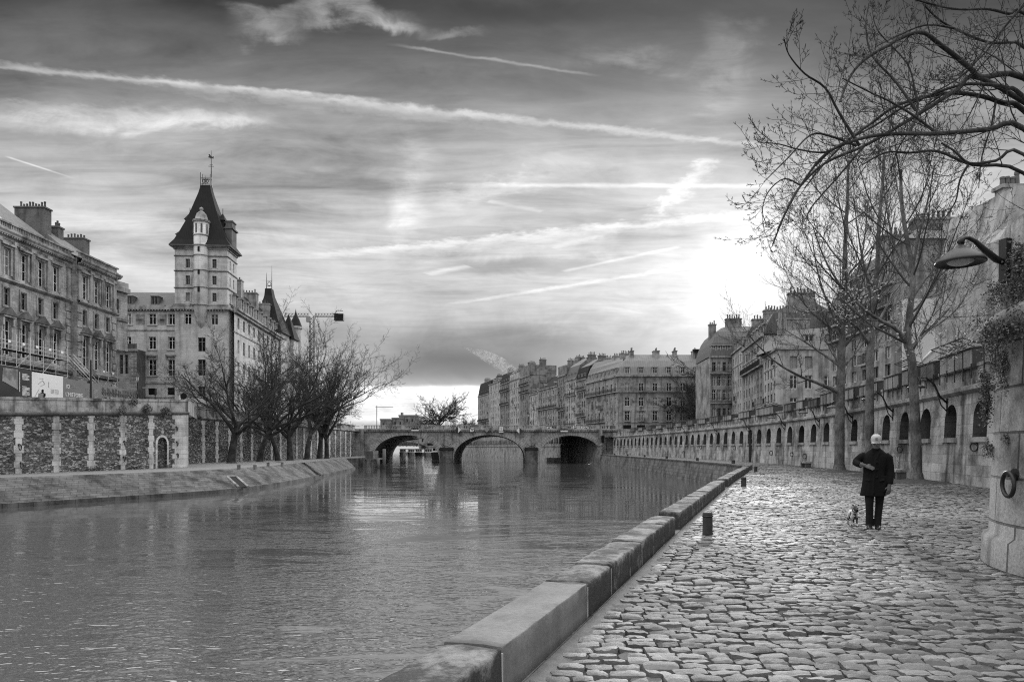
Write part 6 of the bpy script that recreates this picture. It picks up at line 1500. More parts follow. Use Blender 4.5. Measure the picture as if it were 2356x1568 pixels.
    m = MB(); m.loft([[(-59,153.5,27.502),(-51.7,153.5,27.502),(-51.7,162.5,27.502),(-59,162.5,27.502)],[(-57.9,155,31),(-53.3,155,31),(-53.3,161,31),(-57.9,161,31)],[(-57,157,36.5),(-55.2,157,36.5),(-55.2,159,36.5),(-57,159,36.5)],[(-56.9,157.2,38.2),(-55.5,157.2,38.2),(-55.5,158.8,38.2),(-56.9,158.8,38.2)]]); m.build('roof',M['slate'],g)
    m = MB(); 
    for x in (-56.8,-55.6): m.tube([(x,158,38.1),(x,158,41),(x,158,43.6 if x>-56 else 42)],[.12,.07,.03],5)
    for z in (38.9,40.0): m.bar((-56.8,158,z),(-55.6,158,z),.07)
    m.torus((-56.2,158,39.4),(0,1,0),.4,.07,12,5); m.build('roof_crest',M['iron'],g)
    g = thing('small_turret',(-51.5,163,zs),'slim stone turret with a cone cap beyond the pointed pavilion roof','tower')
    m = MB(); m.lathe([(1.3,zs),(1.3,30.2),(1.6,30.4),(1.6,30.9),(1.2,31)],(-52.6,166,0),14); m.build('wall',M['ashlar_pale'],g); m = MB(); m.lathe([(1.5,31.002),(.9,32.6),(.3,33.8),(.12,34.6),(.001,35.4)],(-52.6,166,0),14); m.build('roof',M['slate'],g)
    g = thing('dark_gable',(-50.2,160,zs),'small dark steep gable roof in front of the slim turret','roof')
    m = MB(); m.box(-54.6,-51.4,160.5,164,zs,27); m.build('wall',M['ashlar_pale'],g); m = MB(); m.add([(-55,160,27.002),(-51,160,27.002),(-51,164.5,27.002),(-55,164.5,27.002),(-53,162,33.2)],[(0,1,4),(1,2,4),(2,3,4),(3,0,4)]); m.build('roof',M['slate'],g)
M['slate_mid'] = mat_seam('weathered_slate', 0.10, 0.3, 0.65)
tower()

# ------------------------------------------------------------------ scaffolding, hoardings, street things on the left
def scaffold(y0, y1, x, zs, decks, lab, guard=True):
    root = thing('scaffolding',(x,y0,zs),lab,'scaffolding','scaffolds at the palace foot'); n = round((y1-y0)/2.4)
    for i in range(n+1):
        y = y0+(y1-y0)*i/n
        for xx in (x,x-1.3):
            m = MB(); m.tube([(xx,y,zs),(xx,y,decks[-1]+1.9)],.03,5); m.build('standard',M['steel'],root)
    for z in decks:
        m = MB(); m.box(x-1.3,x,y0,y1,z-.07,z); m.build('deck',M['trim_dark'],root)
        m = MB()
        for h in (-.02,.5,1.0): m.bar((x+.05,y0,z+h),(x+.05,y1,z+h),.024)
        m.build('guard_rail',M['steel'],root)
    for i in range(n):
        a,b = y0+(y1-y0)*i/n, y0+(y1-y0)*(i+1)/n
        m = MB(); z0 = decks[i%max(1,len(decks)-1)]; z1 = decks[min(len(decks)-1,i%max(1,len(decks)-1)+1)]
        m.bar((x+.08,a,z0),(x+.08,b,z1),.026); m.build('brace',M['steel'],root)
        m = MB(); m.box(x+.06,x+.10,a+.9,a+1.35,decks[-1]+.75,decks[-1]+1.05); m.build('tag_plate',M['white'],root)
scaffold(70,91.2,-59.4,6.4,(9.0,11.2,13.2),'long pale tube scaffold along the palace foot with guard rails on top')
scaffold(97.4,102.0,-59.0,6.4,(9.2,11.6),'short stair scaffold in front of the projecting palace wing')
def stairs():
    root = thing('scaffold_stair',(-58.6,92,6.4),'slanting metal stair flight linking the two scaffolds','stair')
    m = MB()
    for xx in (-59.6,-58.7):
        for h in (0,.5,1.0): m.bar((xx,91.3,13.0+h),(xx,98.0,9.2+h),.028)
    m.build('handrail',M['steel'],root)
    for i in range(14): t = i/13; m = MB(); m.box(-59.6,-58.7,91.4+6.4*t,91.65+6.4*t,12.9-3.7*t,12.95-3.7*t); m.build('tread',M['steel'],root)
stairs()
def text(s, size, loc, rz, mat, parent, name='lettering', align='LEFT'):
    cu = D.curves.new(name,'FONT'); cu.body = s; cu.size = size; cu.extrude = .008; cu.align_x = align; cu.resolution_u = 2
    o = D.objects.new(name,cu); COL.objects.link(o); bpy.context.view_layer.update()
    me = D.meshes.new_from_object(o.evaluated_get(bpy.context.evaluated_depsgraph_get())); D.objects.remove(o)
    me.materials.clear(); me.materials.append(mat); me.transform(Matrix.Rotation(math.pi/2,4,'X'))
    return link(name,me,parent,loc,rz)
def hoardings():
    """boards stand along the street on the plane x = -57"""
    x = -57.0; zb = 6.9
    def Yp(px): return onX(px,x)
    RZ = math.pi/2
    def board(pxa,pxb,ztop,mat,name,lab,z0=zb):
        a,b = Yp(pxa),Yp(pxb); root = thing(name,(x,(a+b)/2,z0),lab,'hoarding','hoardings along the palace foot'); m = MB(); m.box(x-.1,x,a,b,z0,ztop); m.build('panel',mat,root); return root,a,b
    r,a,b = board(-80,46,10.75,M['dark'],'hoarding','black hoarding with a pale photo of a vaulted hall at the left edge')
    m = MB(); m.add([(x+.02,Yp(5),9.0),(x+.02,Yp(41),8.2),(x+.02,Yp(41),10.55),(x+.02,Yp(6),10.5)],[(0,1,2,3)]); m.add([(x+.02,Yp(6),10.52),(x+.02,Yp(41),10.57),(x+.0,Yp(41),10.57),(x+.0,Yp(6),10.52)],[(0,1,2,3)]); m.build('picture',M['trim'],r)
    m = MB(); m.prism([(0,0),(0,0),(0,0)],0,0) if False else m.add([(x+.03,Yp(8),8.95),(x+.03,Yp(37),8.3),(x+.03,Yp(36),9.4),(x+.03,Yp(30),9.15),(x+.03,Yp(22),9.1),(x+.03,Yp(10),9.6)],[(0,1,2,3,4,5)]); m.build('picture_shadow',M['grey'],r)
    m = MB(); m.box(x,x+.03,Yp(44.3),Yp(45.4),8.0,10.3); m.build('white_line',M['white'],r)
    r,a,b = board(46.2,73,10.7,M['dark'],'hoarding','narrow black hoarding panel with two blocks of small white text')
    m = MB()
    for k in range(6): m.box(x+.004,x+.02,Yp(51),Yp(51+(16 if k%3 else 12)),10.1-k*.13,10.16-k*.13)
    m.build('text_block',M['white'],r); m = MB()
    for k in range(9): m.box(x+.004,x+.02,Yp(51),Yp(51+(17 if k%4 else 10)),8.65-k*.13,8.71-k*.13)
    m.build('text_block',M['white'],r)
    r,a,b = board(73.2,145,10.55,M['sheet_white'],'hoarding','large white hoarding panel with small grey drawings and text columns')
    m = MB()
    for q,(h,w) in ((117,(8.7,8)),(127,(8.7,8))):
        for k in range(4): m.box(x+.004,x+.02,Yp(q),Yp(q+w),h-k*.14,h-k*.14+.05)
    for q0,z0,q1,z1 in ((88,9.2,98,9.7),(98,9.7,103,9.3),(103,9.3,92,8.9),(80,7.6,90,8.6),(86,7.4,96,8.4),(90,9.9,100,9.9),(112,9.6,112,8.9)): m.bar((x+.012,Yp(q0),z0),(x+.012,Yp(q1),z1),.022)
    m.build('drawing',M['grey'],r)
    r,a,b = board(145.2,232,10.35,M['hoard_grey'],'hoarding','long grey hoarding with large capital lettering beside the white panel')
    text('ICI', .72, (x+.012,Yp(151),9.15), RZ, M['white'], r); text("L'HISTOIRE", .72, (x+.012,Yp(150.5),8.15), RZ, M['white'], r); text('CONTINUE', .72, (x+.012,Yp(153),7.15), RZ, M['white'], r)
    m = MB()
    for k in range(2): m.box(x+.004,x+.02,Yp(162),Yp(172-k*-4),9.55-k*.22,9.63-k*.22)
    m.build('text_block',M['trim'],r)
    for q in (196,214):
        m = MB()
        for k in range(14): m.box(x+.004,x+.02,Yp(q),Yp(q+11),9.4-k*.16,9.45-k*.16)
        m.build('text_block',M['trim'],r)
    # far boards: graffiti wall and plain pale boards
    a,b = Yp(232.3), 103.5
    r = thing('graffiti_board',(x,(a+b)/2,8.4),'board covered with dark graffiti lettering above the pale fence','hoarding')
    m = MB(); m.box(x-.1,x,a,b,8.6,10.2); m.build('panel',M['hoard_grey'],r)
    rg = random.Random(5); m = MB(); y = a+.2
    while y < b-.5:
        w = rg.uniform(.35,.6)
        for k in range(3): m.bar((x+.012,y+rg.uniform(0,w),8.75+rg.uniform(0,.3)),(x+.012,y+rg.uniform(0,w),9.6+rg.uniform(0,.4)),.04)
        m.torus((x+.012,y+w/2,9.2),(1,0,0),w*.42,.05,10,4); y += w+.15
    m.build('graffiti_mark',M['trim_dark'],r)
    r = thing('board_fence',(x+.6,100,zb),'pale vertical board fence running to the right of the grey hoarding','fence')
    p0, p1 = (x+.6,Yp(236)), (-46.0,111.0); Ln = math.hypot(p1[0]-p0[0],p1[1]-p0[1]); uu = ((p1[0]-p0[0])/Ln,(p1[1]-p0[1])/Ln)
    m = MB(p0,uu); m.box(0,Ln,0,.06,6.0,8.55); m.build('panel',M['palewood'],r)
    m = MB(p0,uu); k = .3
    while k < Ln: m.box(k,k+.12,-.05,-.002,6.0,8.6); k += 2.2
    m.build('fence_post',M['trim_dark'],r)
M['sheet_white'] = mat_plain('white_printed_panel',.62,.6,0,.08,.8); M['hoard_grey'] = mat_plain('grey_printed_panel',.15,.7,0,.15,1.0)
hoardings()
def street_left():
    def post_lamp(px,Y,ztop,lab,white=True):
        p = P(px,HY,Y); street_lamp(p.x,Y,STL+.9,ztop-(STL+.9)-1.0,lab,'lanterns on the left street',1.05)
    post_lamp(316,84,10.6,'lantern post standing before the recessed link block'); post_lamp(418,90,9.3,'short pale lantern near the right end of the rubble wall')
    p = P(209,0,80); root = thing('dark_post',(p.x,80,STL+.5),'plain dark post in front of the grey lettered hoarding','post'); m = MB(); m.tube([(p.x,80,STL+.5),(p.x,80,11.8)],[.13,.1],8); m.build('post',M['iron'],root); m = MB(); m.box(p.x-.35,p.x-.1,79.9,80.1,9.1,9.35); m.build('lamp_head',M['iron'],root)
    p = P(357,0,86); root = thing('flat_lamp',(p.x,86,STL+.5),'modern flat headed lamp post between two lanterns','street lamp'); m = MB(); m.tube([(p.x,86,STL+.5),(p.x,86,9.0)],.07,6); m.build('pole',M['iron'],root); m = MB(); m.box(p.x-1.5,p.x+.1,85.8,86.2,9.0,9.15); m.build('lamp_head',M['grey'],root)
    p = P(424,911,88); root = thing('round_sign',(p.x,88,STL+.5),'small round dark road sign on a white post above the wall corner','road sign'); m = MB(); m.tube([(p.x-.6,88,STL+.5),(p.x-.6,88,8.3)],.09,6); m.build('post',M['white'],root); m = MB(); m.prism([(p.x+.42*math.cos(2*math.pi*i/18),p.z+.42*math.sin(2*math.pi*i/18)) for i in range(18)],87.8,87.84); m.build('plate',M['dark'],root)
    # railings behind the second wall
    root = thing('street_railing',(-42,88,STL+1),'dark railing on the street above the second rubble wall','railing'); m = MB(); a,b = Vector((-42.5,84,7.0)),Vector((-38.5,150,7.0))
    m.bar(a,b,.05); m.bar(a-Vector((0,0,.5)),b-Vector((0,0,.5)),.03); n = 60
    for i in range(n+1): q = a.lerp(b,i/n); m.bar(q-Vector((0,0,.9)),q,.025)
    m.build('rail',M['iron'],root)
street_left()
# ------------------------------------------------------------------ bare trees: limbs, branches and twigs as tapered tubes
def vrand(rg, s=1.0): return Vector((rg.gauss(0,s), rg.gauss(0,s), rg.gauss(0,s)))
class Tree:
    def __init__(t, seed, rmin=0.006, wander=0.12): t.rg = random.Random(seed); t.T = Tubes(); t.K = Tubes(); t.rmin = rmin; t.wander = wander; t.tips = []
    def branch(t, p, d, L, r, lvl, spec):
        """spec[lvl] = dict(n, seg, sides, up, ang, len, start)"""
        rg = t.rg; sp = spec[lvl]; k = sp.get('seg',4); pts = [p.copy()]; rad = [r]; q = p.copy(); dd = d.copy(); dirs = [dd.copy()]
        r1 = max(t.rmin, r*sp.get('taper',.35))
        for i in range(k):
            dd = (dd+vrand(rg, sp.get('wander',t.wander))+Vector((0,0,sp.get('up',.05)))).normalized()
            q = q+dd*(L/k); pts.append(q.copy()); rad.append(r+(r1-r)*((i+1)/k)); dirs.append(dd.copy())
        (t.K if lvl < t.klev else t.T).add([tuple(x) for x in pts], [max(t.rmin,x) for x in rad], sp.get('sides',3))
        t.spawn(pts, rad, dirs, L, lvl, spec)
    def spawn(t, pts, rad, dirs, L, lvl, spec):
        rg = t.rg
        if lvl+1 >= len(spec): t.tips.append(pts[-1]); return
        c = spec[lvl+1]; n = c['n']; n = max(1, int(n*rg.uniform(.75,1.25)+.5)); k = len(pts)-1; az = rg.uniform(0,6.28)
        for j in range(n):
            f = c.get('start',.25)+(1-c.get('start',.25))*(j+rg.uniform(.2,.8))/n; x = f*k; i = min(k-1,int(x)); g = x-i
            p = pts[i].lerp(pts[i+1],g); d0 = dirs[min(i+1,k)]; az += 2.4+rg.uniform(-.5,.5)
            o = d0.orthogonal().normalized(); o = Matrix.Rotation(az,3,d0)@o; a = R(c.get('ang',40)*rg.uniform(.7,1.3)); nd = (d0*math.cos(a)+o*math.sin(a)).normalized()
            if c.get('flat'): nd.z *= c['flat']; nd.normalize()
            ll = (c['len'] if c.get('abs') else L*c['len'])*rg.uniform(.65,1.2)*(1-.45*f if not c.get('abs') else 1-c.get('tipcut',0)*f)
            rr = rad[i]*c.get('rr',.55)
            t.branch(p, nd, ll, max(t.rmin,rr), lvl+1, spec)
        if rg.random() < .9 and lvl > 0:                          # leader carries on past the end
            t.branch(pts[-1], dirs[-1], (c['len']*(1-c.get('tipcut',0)) if c.get('abs') else L*c['len'])*.9, rad[-1], lvl+1, spec)
    klev = 1
    def path(t, pts, r0, r1, lvl, spec, sides=7, sub=4):
        """a traced limb; its side branches are grown"""
        P_ = [Vector(p) for p in pts]; out = []
        for i in range(len(P_)-1):                                  # Catmull-Rom
            a,b,c,d = P_[max(0,i-1)],P_[i],P_[i+1],P_[min(len(P_)-1,i+2)]
            for s in range(sub):
                u = s/sub; out.append(.5*((2*b)+(c-a)*u+(2*a-5*b+4*c-d)*u*u+(3*b-a-3*c+d)*u**3))
        out.append(P_[-1]); n = len(out); rad = [r0+(r1-r0)*(i/(n-1))**.85 for i in range(n)]
        dirs = [(out[min(i+1,n-1)]-out[max(i-1,0)]).normalized() for i in range(n)]; L = sum((out[i+1]-out[i]).length for i in range(n-1))
        t.K.add([tuple(x) for x in out], rad, sides)
        t.spawn(out, rad, dirs, L, lvl, spec); return out
def finish(t, root, bark, twig):
    if t.K.b: t.K.build('trunk', M[bark], root)
    if t.T.b: t.T.build('crown', M[twig], root)

# left bank: two kinds of grown tree, copied
def bank_tree(seed, H, lean, spread, loc, label, r0=.42, fork=.30, dens=1.0, limbs=6, drop=0.0):
    root = thing('bare_tree', loc, label, 'tree', 'bare trees on the left lower quay'); t = Tree(seed, .011, .10); t.klev = 2; base = Vector(loc)
    h = H*fork; d = Vector(lean)
    tr = [base+Vector((0,0,-.1)), base+d*.15+Vector((0,0,h*.35)), base+d*.45+Vector((0,0,h*.7)), base+d*.8+Vector((0,0,h))]
    spec = [dict(n=0), dict(n=limbs, seg=7, sides=6, up=.035, ang=spread, len=(H-h)*.84, abs=True, start=.62, rr=.7, taper=.22, wander=.13),
            dict(n=7*dens, seg=6, sides=5, up=.04, ang=40, len=.50, start=.2, rr=.55, taper=.3, wander=.13),
            dict(n=6*dens, seg=5, sides=4, up=.03-drop, ang=42, len=.50, start=.12, rr=.5, taper=.35, wander=.15),
            dict(n=5*dens, seg=4, sides=3, up=.03-drop, ang=40, len=.50, start=.15, rr=.55, wander=.17),
            dict(n=5*dens, seg=3, sides=3, up=.02-drop, ang=42, len=.55, start=.2, rr=.7, wander=.18)]
    o = t.path(tr, r0*1.15, r0*.62, 0, spec, 9)
    t.K.add([tuple(base+Vector((0,0,-.15))), tuple(base+Vector((0,0,.25)))], [r0*1.6, r0*1.1], 9)
    finish(t, root, 'bark_dark', 'twig_dark'); return root
def left_trees():
    def at(px, X): Y = onX(px, X); return (X, Y, QL)
    t1 = bank_tree(21, 16.4, (.9,0,0), 52, at(533,-36), 'broad bare tree with spreading limbs, first of the row beside the wall corner', .50, .30, 1.0, 8)
    t2 = bank_tree(33, 19.0, (1.9,0,0), 34, at(598,-35.5), 'leaning dark bare tree, second of the row behind the first', .42, .25, 1.0, 7, -.01)
    t3 = bank_tree(47, 22.5, (.5,.2,0), 27, at(735,-34.2), 'tallest bare tree with upright limbs, sixth of the row', .46, .22, .92, 10, -.012)
    dup(t2, at(640,-35), R(200), 'slim bare tree, third of the row with a bent trunk', None, .95)
    dup(t1, at(668,-34.8), R(130), 'low spreading bare tree, fourth of the row', None, .98)
    dup(t2, at(706,-34.4), R(75), 'upright bare tree, fifth of the row just before the tallest', None, 1.1)
    dup(t3, at(752,-33.6), R(120), 'tall bare tree nearest the bridge, last of the row', None, .92)
    dup(t3, (-38.5,138,QL), R(250), 'bare tree beyond the row, beside the bridge abutment', None, .80)
left_trees()
def far_trees():
    root = thing('bare_tree', ((1012-CX)/FPX*225, 225, 5.0), 'single bare tree with a round crown above the left half of the bridge', 'tree'); b = WORLD[root]; t = Tree(5, .03, .13); t.klev = 2
    spec = [dict(n=0), dict(n=13, seg=6, sides=5, up=.03, ang=58, len=8.0, abs=True, start=.5, rr=.6, taper=.25), dict(n=9, seg=5, sides=4, ang=42, len=.55, up=.03), dict(n=8, seg=4, sides=3, ang=42, len=.5, up=.03), dict(n=5, seg=3, sides=3, ang=42, len=.5, up=.02)]
    t.path([b, b+Vector((.3,0,2)), b+Vector((-.2,0,4.2)), b+Vector((.2,0,6))], .5, .32, 0, spec, 7); finish(t, root, 'bark_dark', 'twig_dark')
    for px, Y, s, lab in ((1066,300,.75,'low bushy bare tree between the round crowned tree and the house row'),(1092,330,.8,'dark bare tree close to the far end of the house row'),(972,290,.72,'low bare tree left of the round crowned tree')):
        dup(root, ((px-CX)/FPX*Y, Y, 4.0), R(px*7%360), lab, 'bare trees beyond the bridge', s)
    dup(root, (57.0,182,STR), R(40), 'bare tree on the square between mansard block and corner house', None, 1.55)
    dup(root, (52.0,176,STR), R(140), 'smaller bare tree before the right edge of the mansard block', None, 1.15)
    # far wood on the horizon
    rg = np.random.default_rng(2); n = 5200
    x = rg.uniform(-118,-28,n); h = 11+5*np.sin(x*.11)+3*np.sin(x*.31+1); z = 2+rg.uniform(0,1,n)**.8*h; y = 560+rg.uniform(-12,12,n)
    d = rg.normal(0,1,(n,3)); d[:,2] = np.abs(d[:,2])+1; d /= np.linalg.norm(d,axis=1,keepdims=True); T = Tubes(); L = rg.uniform(1.2,3.4,n)
    for i in range(n): T.add([(x[i],y[i],z[i]),tuple(np.array((x[i],y[i],z[i]))+d[i]*L[i])],[.10,.04],3)
    o = T.build('far_wood', M['twig_dark'], None); tag(o, 'far mass of bare trees on the horizon behind the bridge', 'wood', None, 'stuff')
far_trees()

# right lower quay: three slender trees with upswept crowns
QSPEC = [dict(n=0), dict(n=13, seg=7, sides=5, up=.085, ang=50, len=5.4, abs=True, start=.30, rr=.40, taper=.2, wander=.07),
         dict(n=8, seg=6, sides=4, up=.075, ang=34, len=.46, start=.15, rr=.5, taper=.4, wander=.09),
         dict(n=5, seg=4, sides=3, up=.06, ang=36, len=.42, start=.12, rr=.6, wander=.12),
         dict(n=3, seg=3, sides=3, up=.10, ang=42, len=.40, start=.2, rr=.75, wander=.14)]
def quay_tree(seed, Y, trunk, limbs, r0, label, leaves=0, r1=.06):
    b = P(trunk[0][0], trunk[0][1], Y); b.z = 0; root = thing('quay_tree', b, label, 'tree', 'slender bare trees on the cobbled quay')
    t = Tree(seed, .006, .09); t.klev = 1
    rg = random.Random(seed)
    def pp(L, dy=0): return [P(x,y,Y+dy*i/max(1,len(L)-1)) if i else P(x,y,Y) for i,(x,y) in enumerate(L)]
    T0 = pp(trunk); T0[0].z = -.05
    t.path(T0, r0, r1, 0, QSPEC, 10)
    lsp = [dict(n=0)]+[dict(QSPEC[1], n=7, len=3.0, start=.25, ang=45)]+QSPEC[2:]
    for L, ra, dy in limbs: t.path(pp(L, dy), ra, .02, 0, lsp, 7)
    base = T0[0]; t.K.add([tuple(base+Vector((0,0,-.1))),tuple(base+Vector((0,0,.12))),tuple(base+Vector((0,0,.5)))],[r0*1.9,r0*1.35,r0*1.0],10)
    finish(t, root, 'bark', 'twig')
    if leaves:
        tips = [p for p in t.tips if p.z < T0[-1].z*.62] ; rg.shuffle(tips); v = []; n = 0
        for p in tips[:leaves]:
            for _ in range(3):
                c = p+vrand(rg,.10); a = vrand(rg,1).normalized()*rg.uniform(.04,.075); q = a.orthogonal().normalized()*rg.uniform(.025,.045); v += [tuple(c-a),tuple(c+q),tuple(c+a),tuple(c-q)]; n += 1
        me = mesh_np('leaves', np.array(v)-np.array(base)*0-np.array(WORLD[root])[None], np.arange(4*n), np.full(n,4), M['leaf_pale']); link('leaves', me, root)
    m = MB(); k = 26; ring = []
    for e, z in ((1.25,-.03),(.95,.05),(.6,.10),(.25,.16)): ring.append([(base.x+math.cos(2*math.pi*i/k)*e*(1.15+.18*math.sin(3*i+seed)+rg.uniform(-.06,.06)), base.y+math.sin(2*math.pi*i/k)*e*(1.2+.15*math.cos(2*i)), z+rg.uniform(-.02,.02)) for i in range(k)])
    m.loft(ring, False, True); o = m.build('soil_bed', M['soil'], root); return root
quay_tree(3, 30.2, [(2109,1109),(2107,1000),(2104,930),(2098,830),(2087,785),(2092,730),(2099,660),(2099,615),(2085,540),(2075,470),(2072,390)],
    [([(2087,790),(2060,755),(2022,735),(1982,705),(1930,650),(1895,590),(1870,520)],.11,-2.5),([(2095,800),(2125,770),(2160,735),(2190,700),(2205,660)],.08,1.5),([(2096,690),(2130,640),(2165,600),(2200,560)],.07,2.0),([(2099,620),(2115,540),(2135,460),(2150,380)],.07,-1),([(2099,640),(2060,570),(2040,480),(2030,400)],.06,1.0),([(2104,905),(2122,860),(2140,830)],.03,-.6)], .24, 'nearest slender quay tree with a bent trunk and a few pale young leaves', 420)
quay_tree(9, 43.4, [(1931,1085),(1933,933),(1936,820),(1939,754),(1943,655),(1945,556),(1950,450),(1952,370)],
    [([(1925,900),(1880,880),(1843,866),(1790,836),(1745,795),(1722,770)],.13,-3),([(1930,840),(1895,815),(1850,785),(1800,755)],.10,1.5),([(1938,845),(1965,815),(1985,790),(2005,765)],.11,2),([(1938,770),(1905,700),(1880,620),(1868,540)],.10,-1.5),([(1941,700),(1975,620),(1990,540),(1998,440)],.09,1.5),([(1934,855),(1915,800),(1900,720)],.08,1)], .32, 'farthest slender quay tree with long low limbs reaching out over the kerb', 0)
quay_tree(14, 37.5, [(2001,1095),(2001,933),(2002,820),(2006,754),(2010,688),(2018,622),(2022,523),(2030,430),(2034,350)],
    [([(1998,790),(1975,755),(1950,735),(1905,690),(1880,640)],.09,-2),([(2008,760),(2035,715),(2055,670),(2070,600)],.09,2),([(2010,700),(1990,620),(1975,540),(1965,460)],.08,-1),([(2018,630),(2045,560),(2060,480)],.07,1)], .25, 'middle slender quay tree whose trunk rises behind the walking man', 160)

# big tree out of frame to the right, its limbs reaching into the sky
def overhang():
    base = Vector((12.9,13.6,0)); root = thing('overhanging_tree', base, 'big tree at the right edge whose long bare limbs reach across the sky', 'tree'); t = Tree(77, .0036, .08)
    t.klev = 1
    def z(L, Y0, Y1): return [P(1696.3+x*.3607, y*.3607, Y0+(Y1-Y0)*i/(len(L)-1)) for i,(x,y) in enumerate(L)]
    tw = [dict(n=0), dict(n=13, seg=7, sides=4, up=.045, ang=40, len=1.75, tipcut=.6, abs=True, start=.05, rr=.30, taper=.35, wander=.085),
          dict(n=4, seg=6, sides=3, up=.05, ang=44, len=.45, start=.12, rr=.62, taper=.6, wander=.11),
          dict(n=3, seg=4, sides=3, up=.14, ang=48, len=.34, start=.25, rr=.8, taper=.7, wander=.13),
          dict(n=2, seg=1, sides=3, up=.1, ang=36, len=.04, abs=True, start=.6, rr=1.0, taper=.5)]
    fork = base+Vector((-.2,-.1,5.2))
    t.path([base+Vector((0,0,-.1)),base+Vector((.05,0,2)),base+Vector((-.05,0,4)),fork,base+Vector((.1,.1,8)),base+Vector((.3,.2,11))], .42, .2, 0, [dict(n=0),dict(tw[1],n=1)], 12)
    def limb(L, Y0, Y1, r0, r1, n=15, src=5.0):
        pts = z(L, Y0, Y1); t.path([base+Vector((-.1,0,src)), (base+Vector((-.1,0,src))).lerp(pts[0],.5)+Vector((0,0,.25))]+pts, r0*.9, r1, 0, [dict(n=0),dict(tw[1],n=int(n*.85))]+tw[2:], 7)
    limb([(1829,495),(1560,492),(1480,430),(1300,290),(1150,205),(890,330),(770,420),(700,530),(655,650)],12.6,11.0,.075,.014,16,6.2)
    limb([(1560,500),(1400,575),(1180,712),(1000,822),(800,935),(560,1040),(400,1190),(320,1330),(225,1560)],12.4,11.6,.06,.012,18,6.2)
    limb([(1829,705),(1700,655),(1500,602),(1300,600),(1030,668),(850,790),(700,900),(540,1060),(430,1200)],13.2,12.4,.068,.012,18,5.0)
    limb([(1829,820),(1600,826),(1290,852),(1100,852),(900,862),(720,905),(560,985),(440,1130),(330,1310),(255,1470)],11.8,11.2,.062,.012,18,4.6)
    limb([(1829,1105),(1500,1050),(1280,965),(1100,975),(950,972),(800,1050)],13.0,12.2,.05,.012,11,3.6)
    limb([(1829,985),(1650,1025),(1480,1040),(1380,960),(1300,912)],11.6,11.9,.042,.014,8,4.0)
    limb([(1829,300),(1740,272),(1600,270),(1400,190),(1280,120),(1180,20)],13.6,12.8,.05,.014,11,7.0)
    limb([(1829,85),(1735,88),(1600,58),(1420,60),(1250,30),(1050,-30)],12.2,11.5,.04,.014,10,8.0)
    limb([(1829,620),(1720,560),(1600,540),(1440,540),(1250,600),(1050,690),(880,800),(640,930),(500,1060)],12.0,12.8,.05,.011,15,5.4)
    for L,Y0,Y1,r0,r1,n in (([(1140,705),(1010,520),(860,355),(820,170),(840,20)],11.9,12.2,.026,.008,8),([(780,930),(650,720),(560,560),(430,470),(330,350),(300,250)],11.6,11.0,.026,.008,8),([(1270,850),(1130,740),(980,650),(850,590),(670,500)],11.8,11.4,.026,.009,8),
                            ([(760,930),(600,870),(470,860),(330,1000),(240,1090),(170,1160)],11.5,11.1,.022,.007,7),([(800,940),(640,1130),(470,1325),(450,1400)],11.5,11.4,.022,.007,7),([(700,900),(560,970),(400,955),(270,920),(130,905)],11.4,10.9,.02,.006,7),
                            ([(1480,1040),(1420,1150),(1390,1290),(1300,1420)],11.9,12.0,.022,.007,7),([(1600,270),(1500,420),(1380,520),(1250,590)],12.9,12.5,.024,.009,8),([(1380,180),(1200,160),(1000,240),(880,300)],12.5,12.2,.022,.008,8),([(1650,640),(1620,800),(1560,1000),(1540,1200)],13,13,.022,.007,7),
                            ([(400,1180),(300,1140),(200,1220),(160,1340),(190,1440)],11.4,11.1,.014,.006,6),([(1300,610),(1180,700),(1100,830),(1020,960),(980,1090)],12.6,12.6,.02,.008,8),([(1100,850),(1150,700),(1130,560),(1080,400),(900,200),(860,60)],11.9,12.1,.022,.007,8),([(1829,30),(1700,180),(1560,360),(1400,480)],12,12.3,.026,.009,8)):
        t.path(z(L,Y0,Y1), r0, r1, 0, [dict(n=0),dict(tw[1],n=n*.95,len=.95)]+tw[2:], 6)
    finish(t, root, 'bark_dark', 'twig_dark')
    rg = random.Random(8); v = []; n = 0
    for p in rg.sample(t.tips, min(len(t.tips), 90)):
        if p.x < 7.5: continue
        a = vrand(rg,1).normalized()*.045; q = a.orthogonal().normalized()*.035; v += [tuple(p-a),tuple(p+q),tuple(p+a),tuple(p-q)]; n += 1
    me = mesh_np('withered_leaves', np.array(v)-np.array(base)[None], np.arange(4*n), np.full(n,4), M['leaf']); link('withered_leaves', me, root)
    print('TIPS', len(t.tips))
overhang()

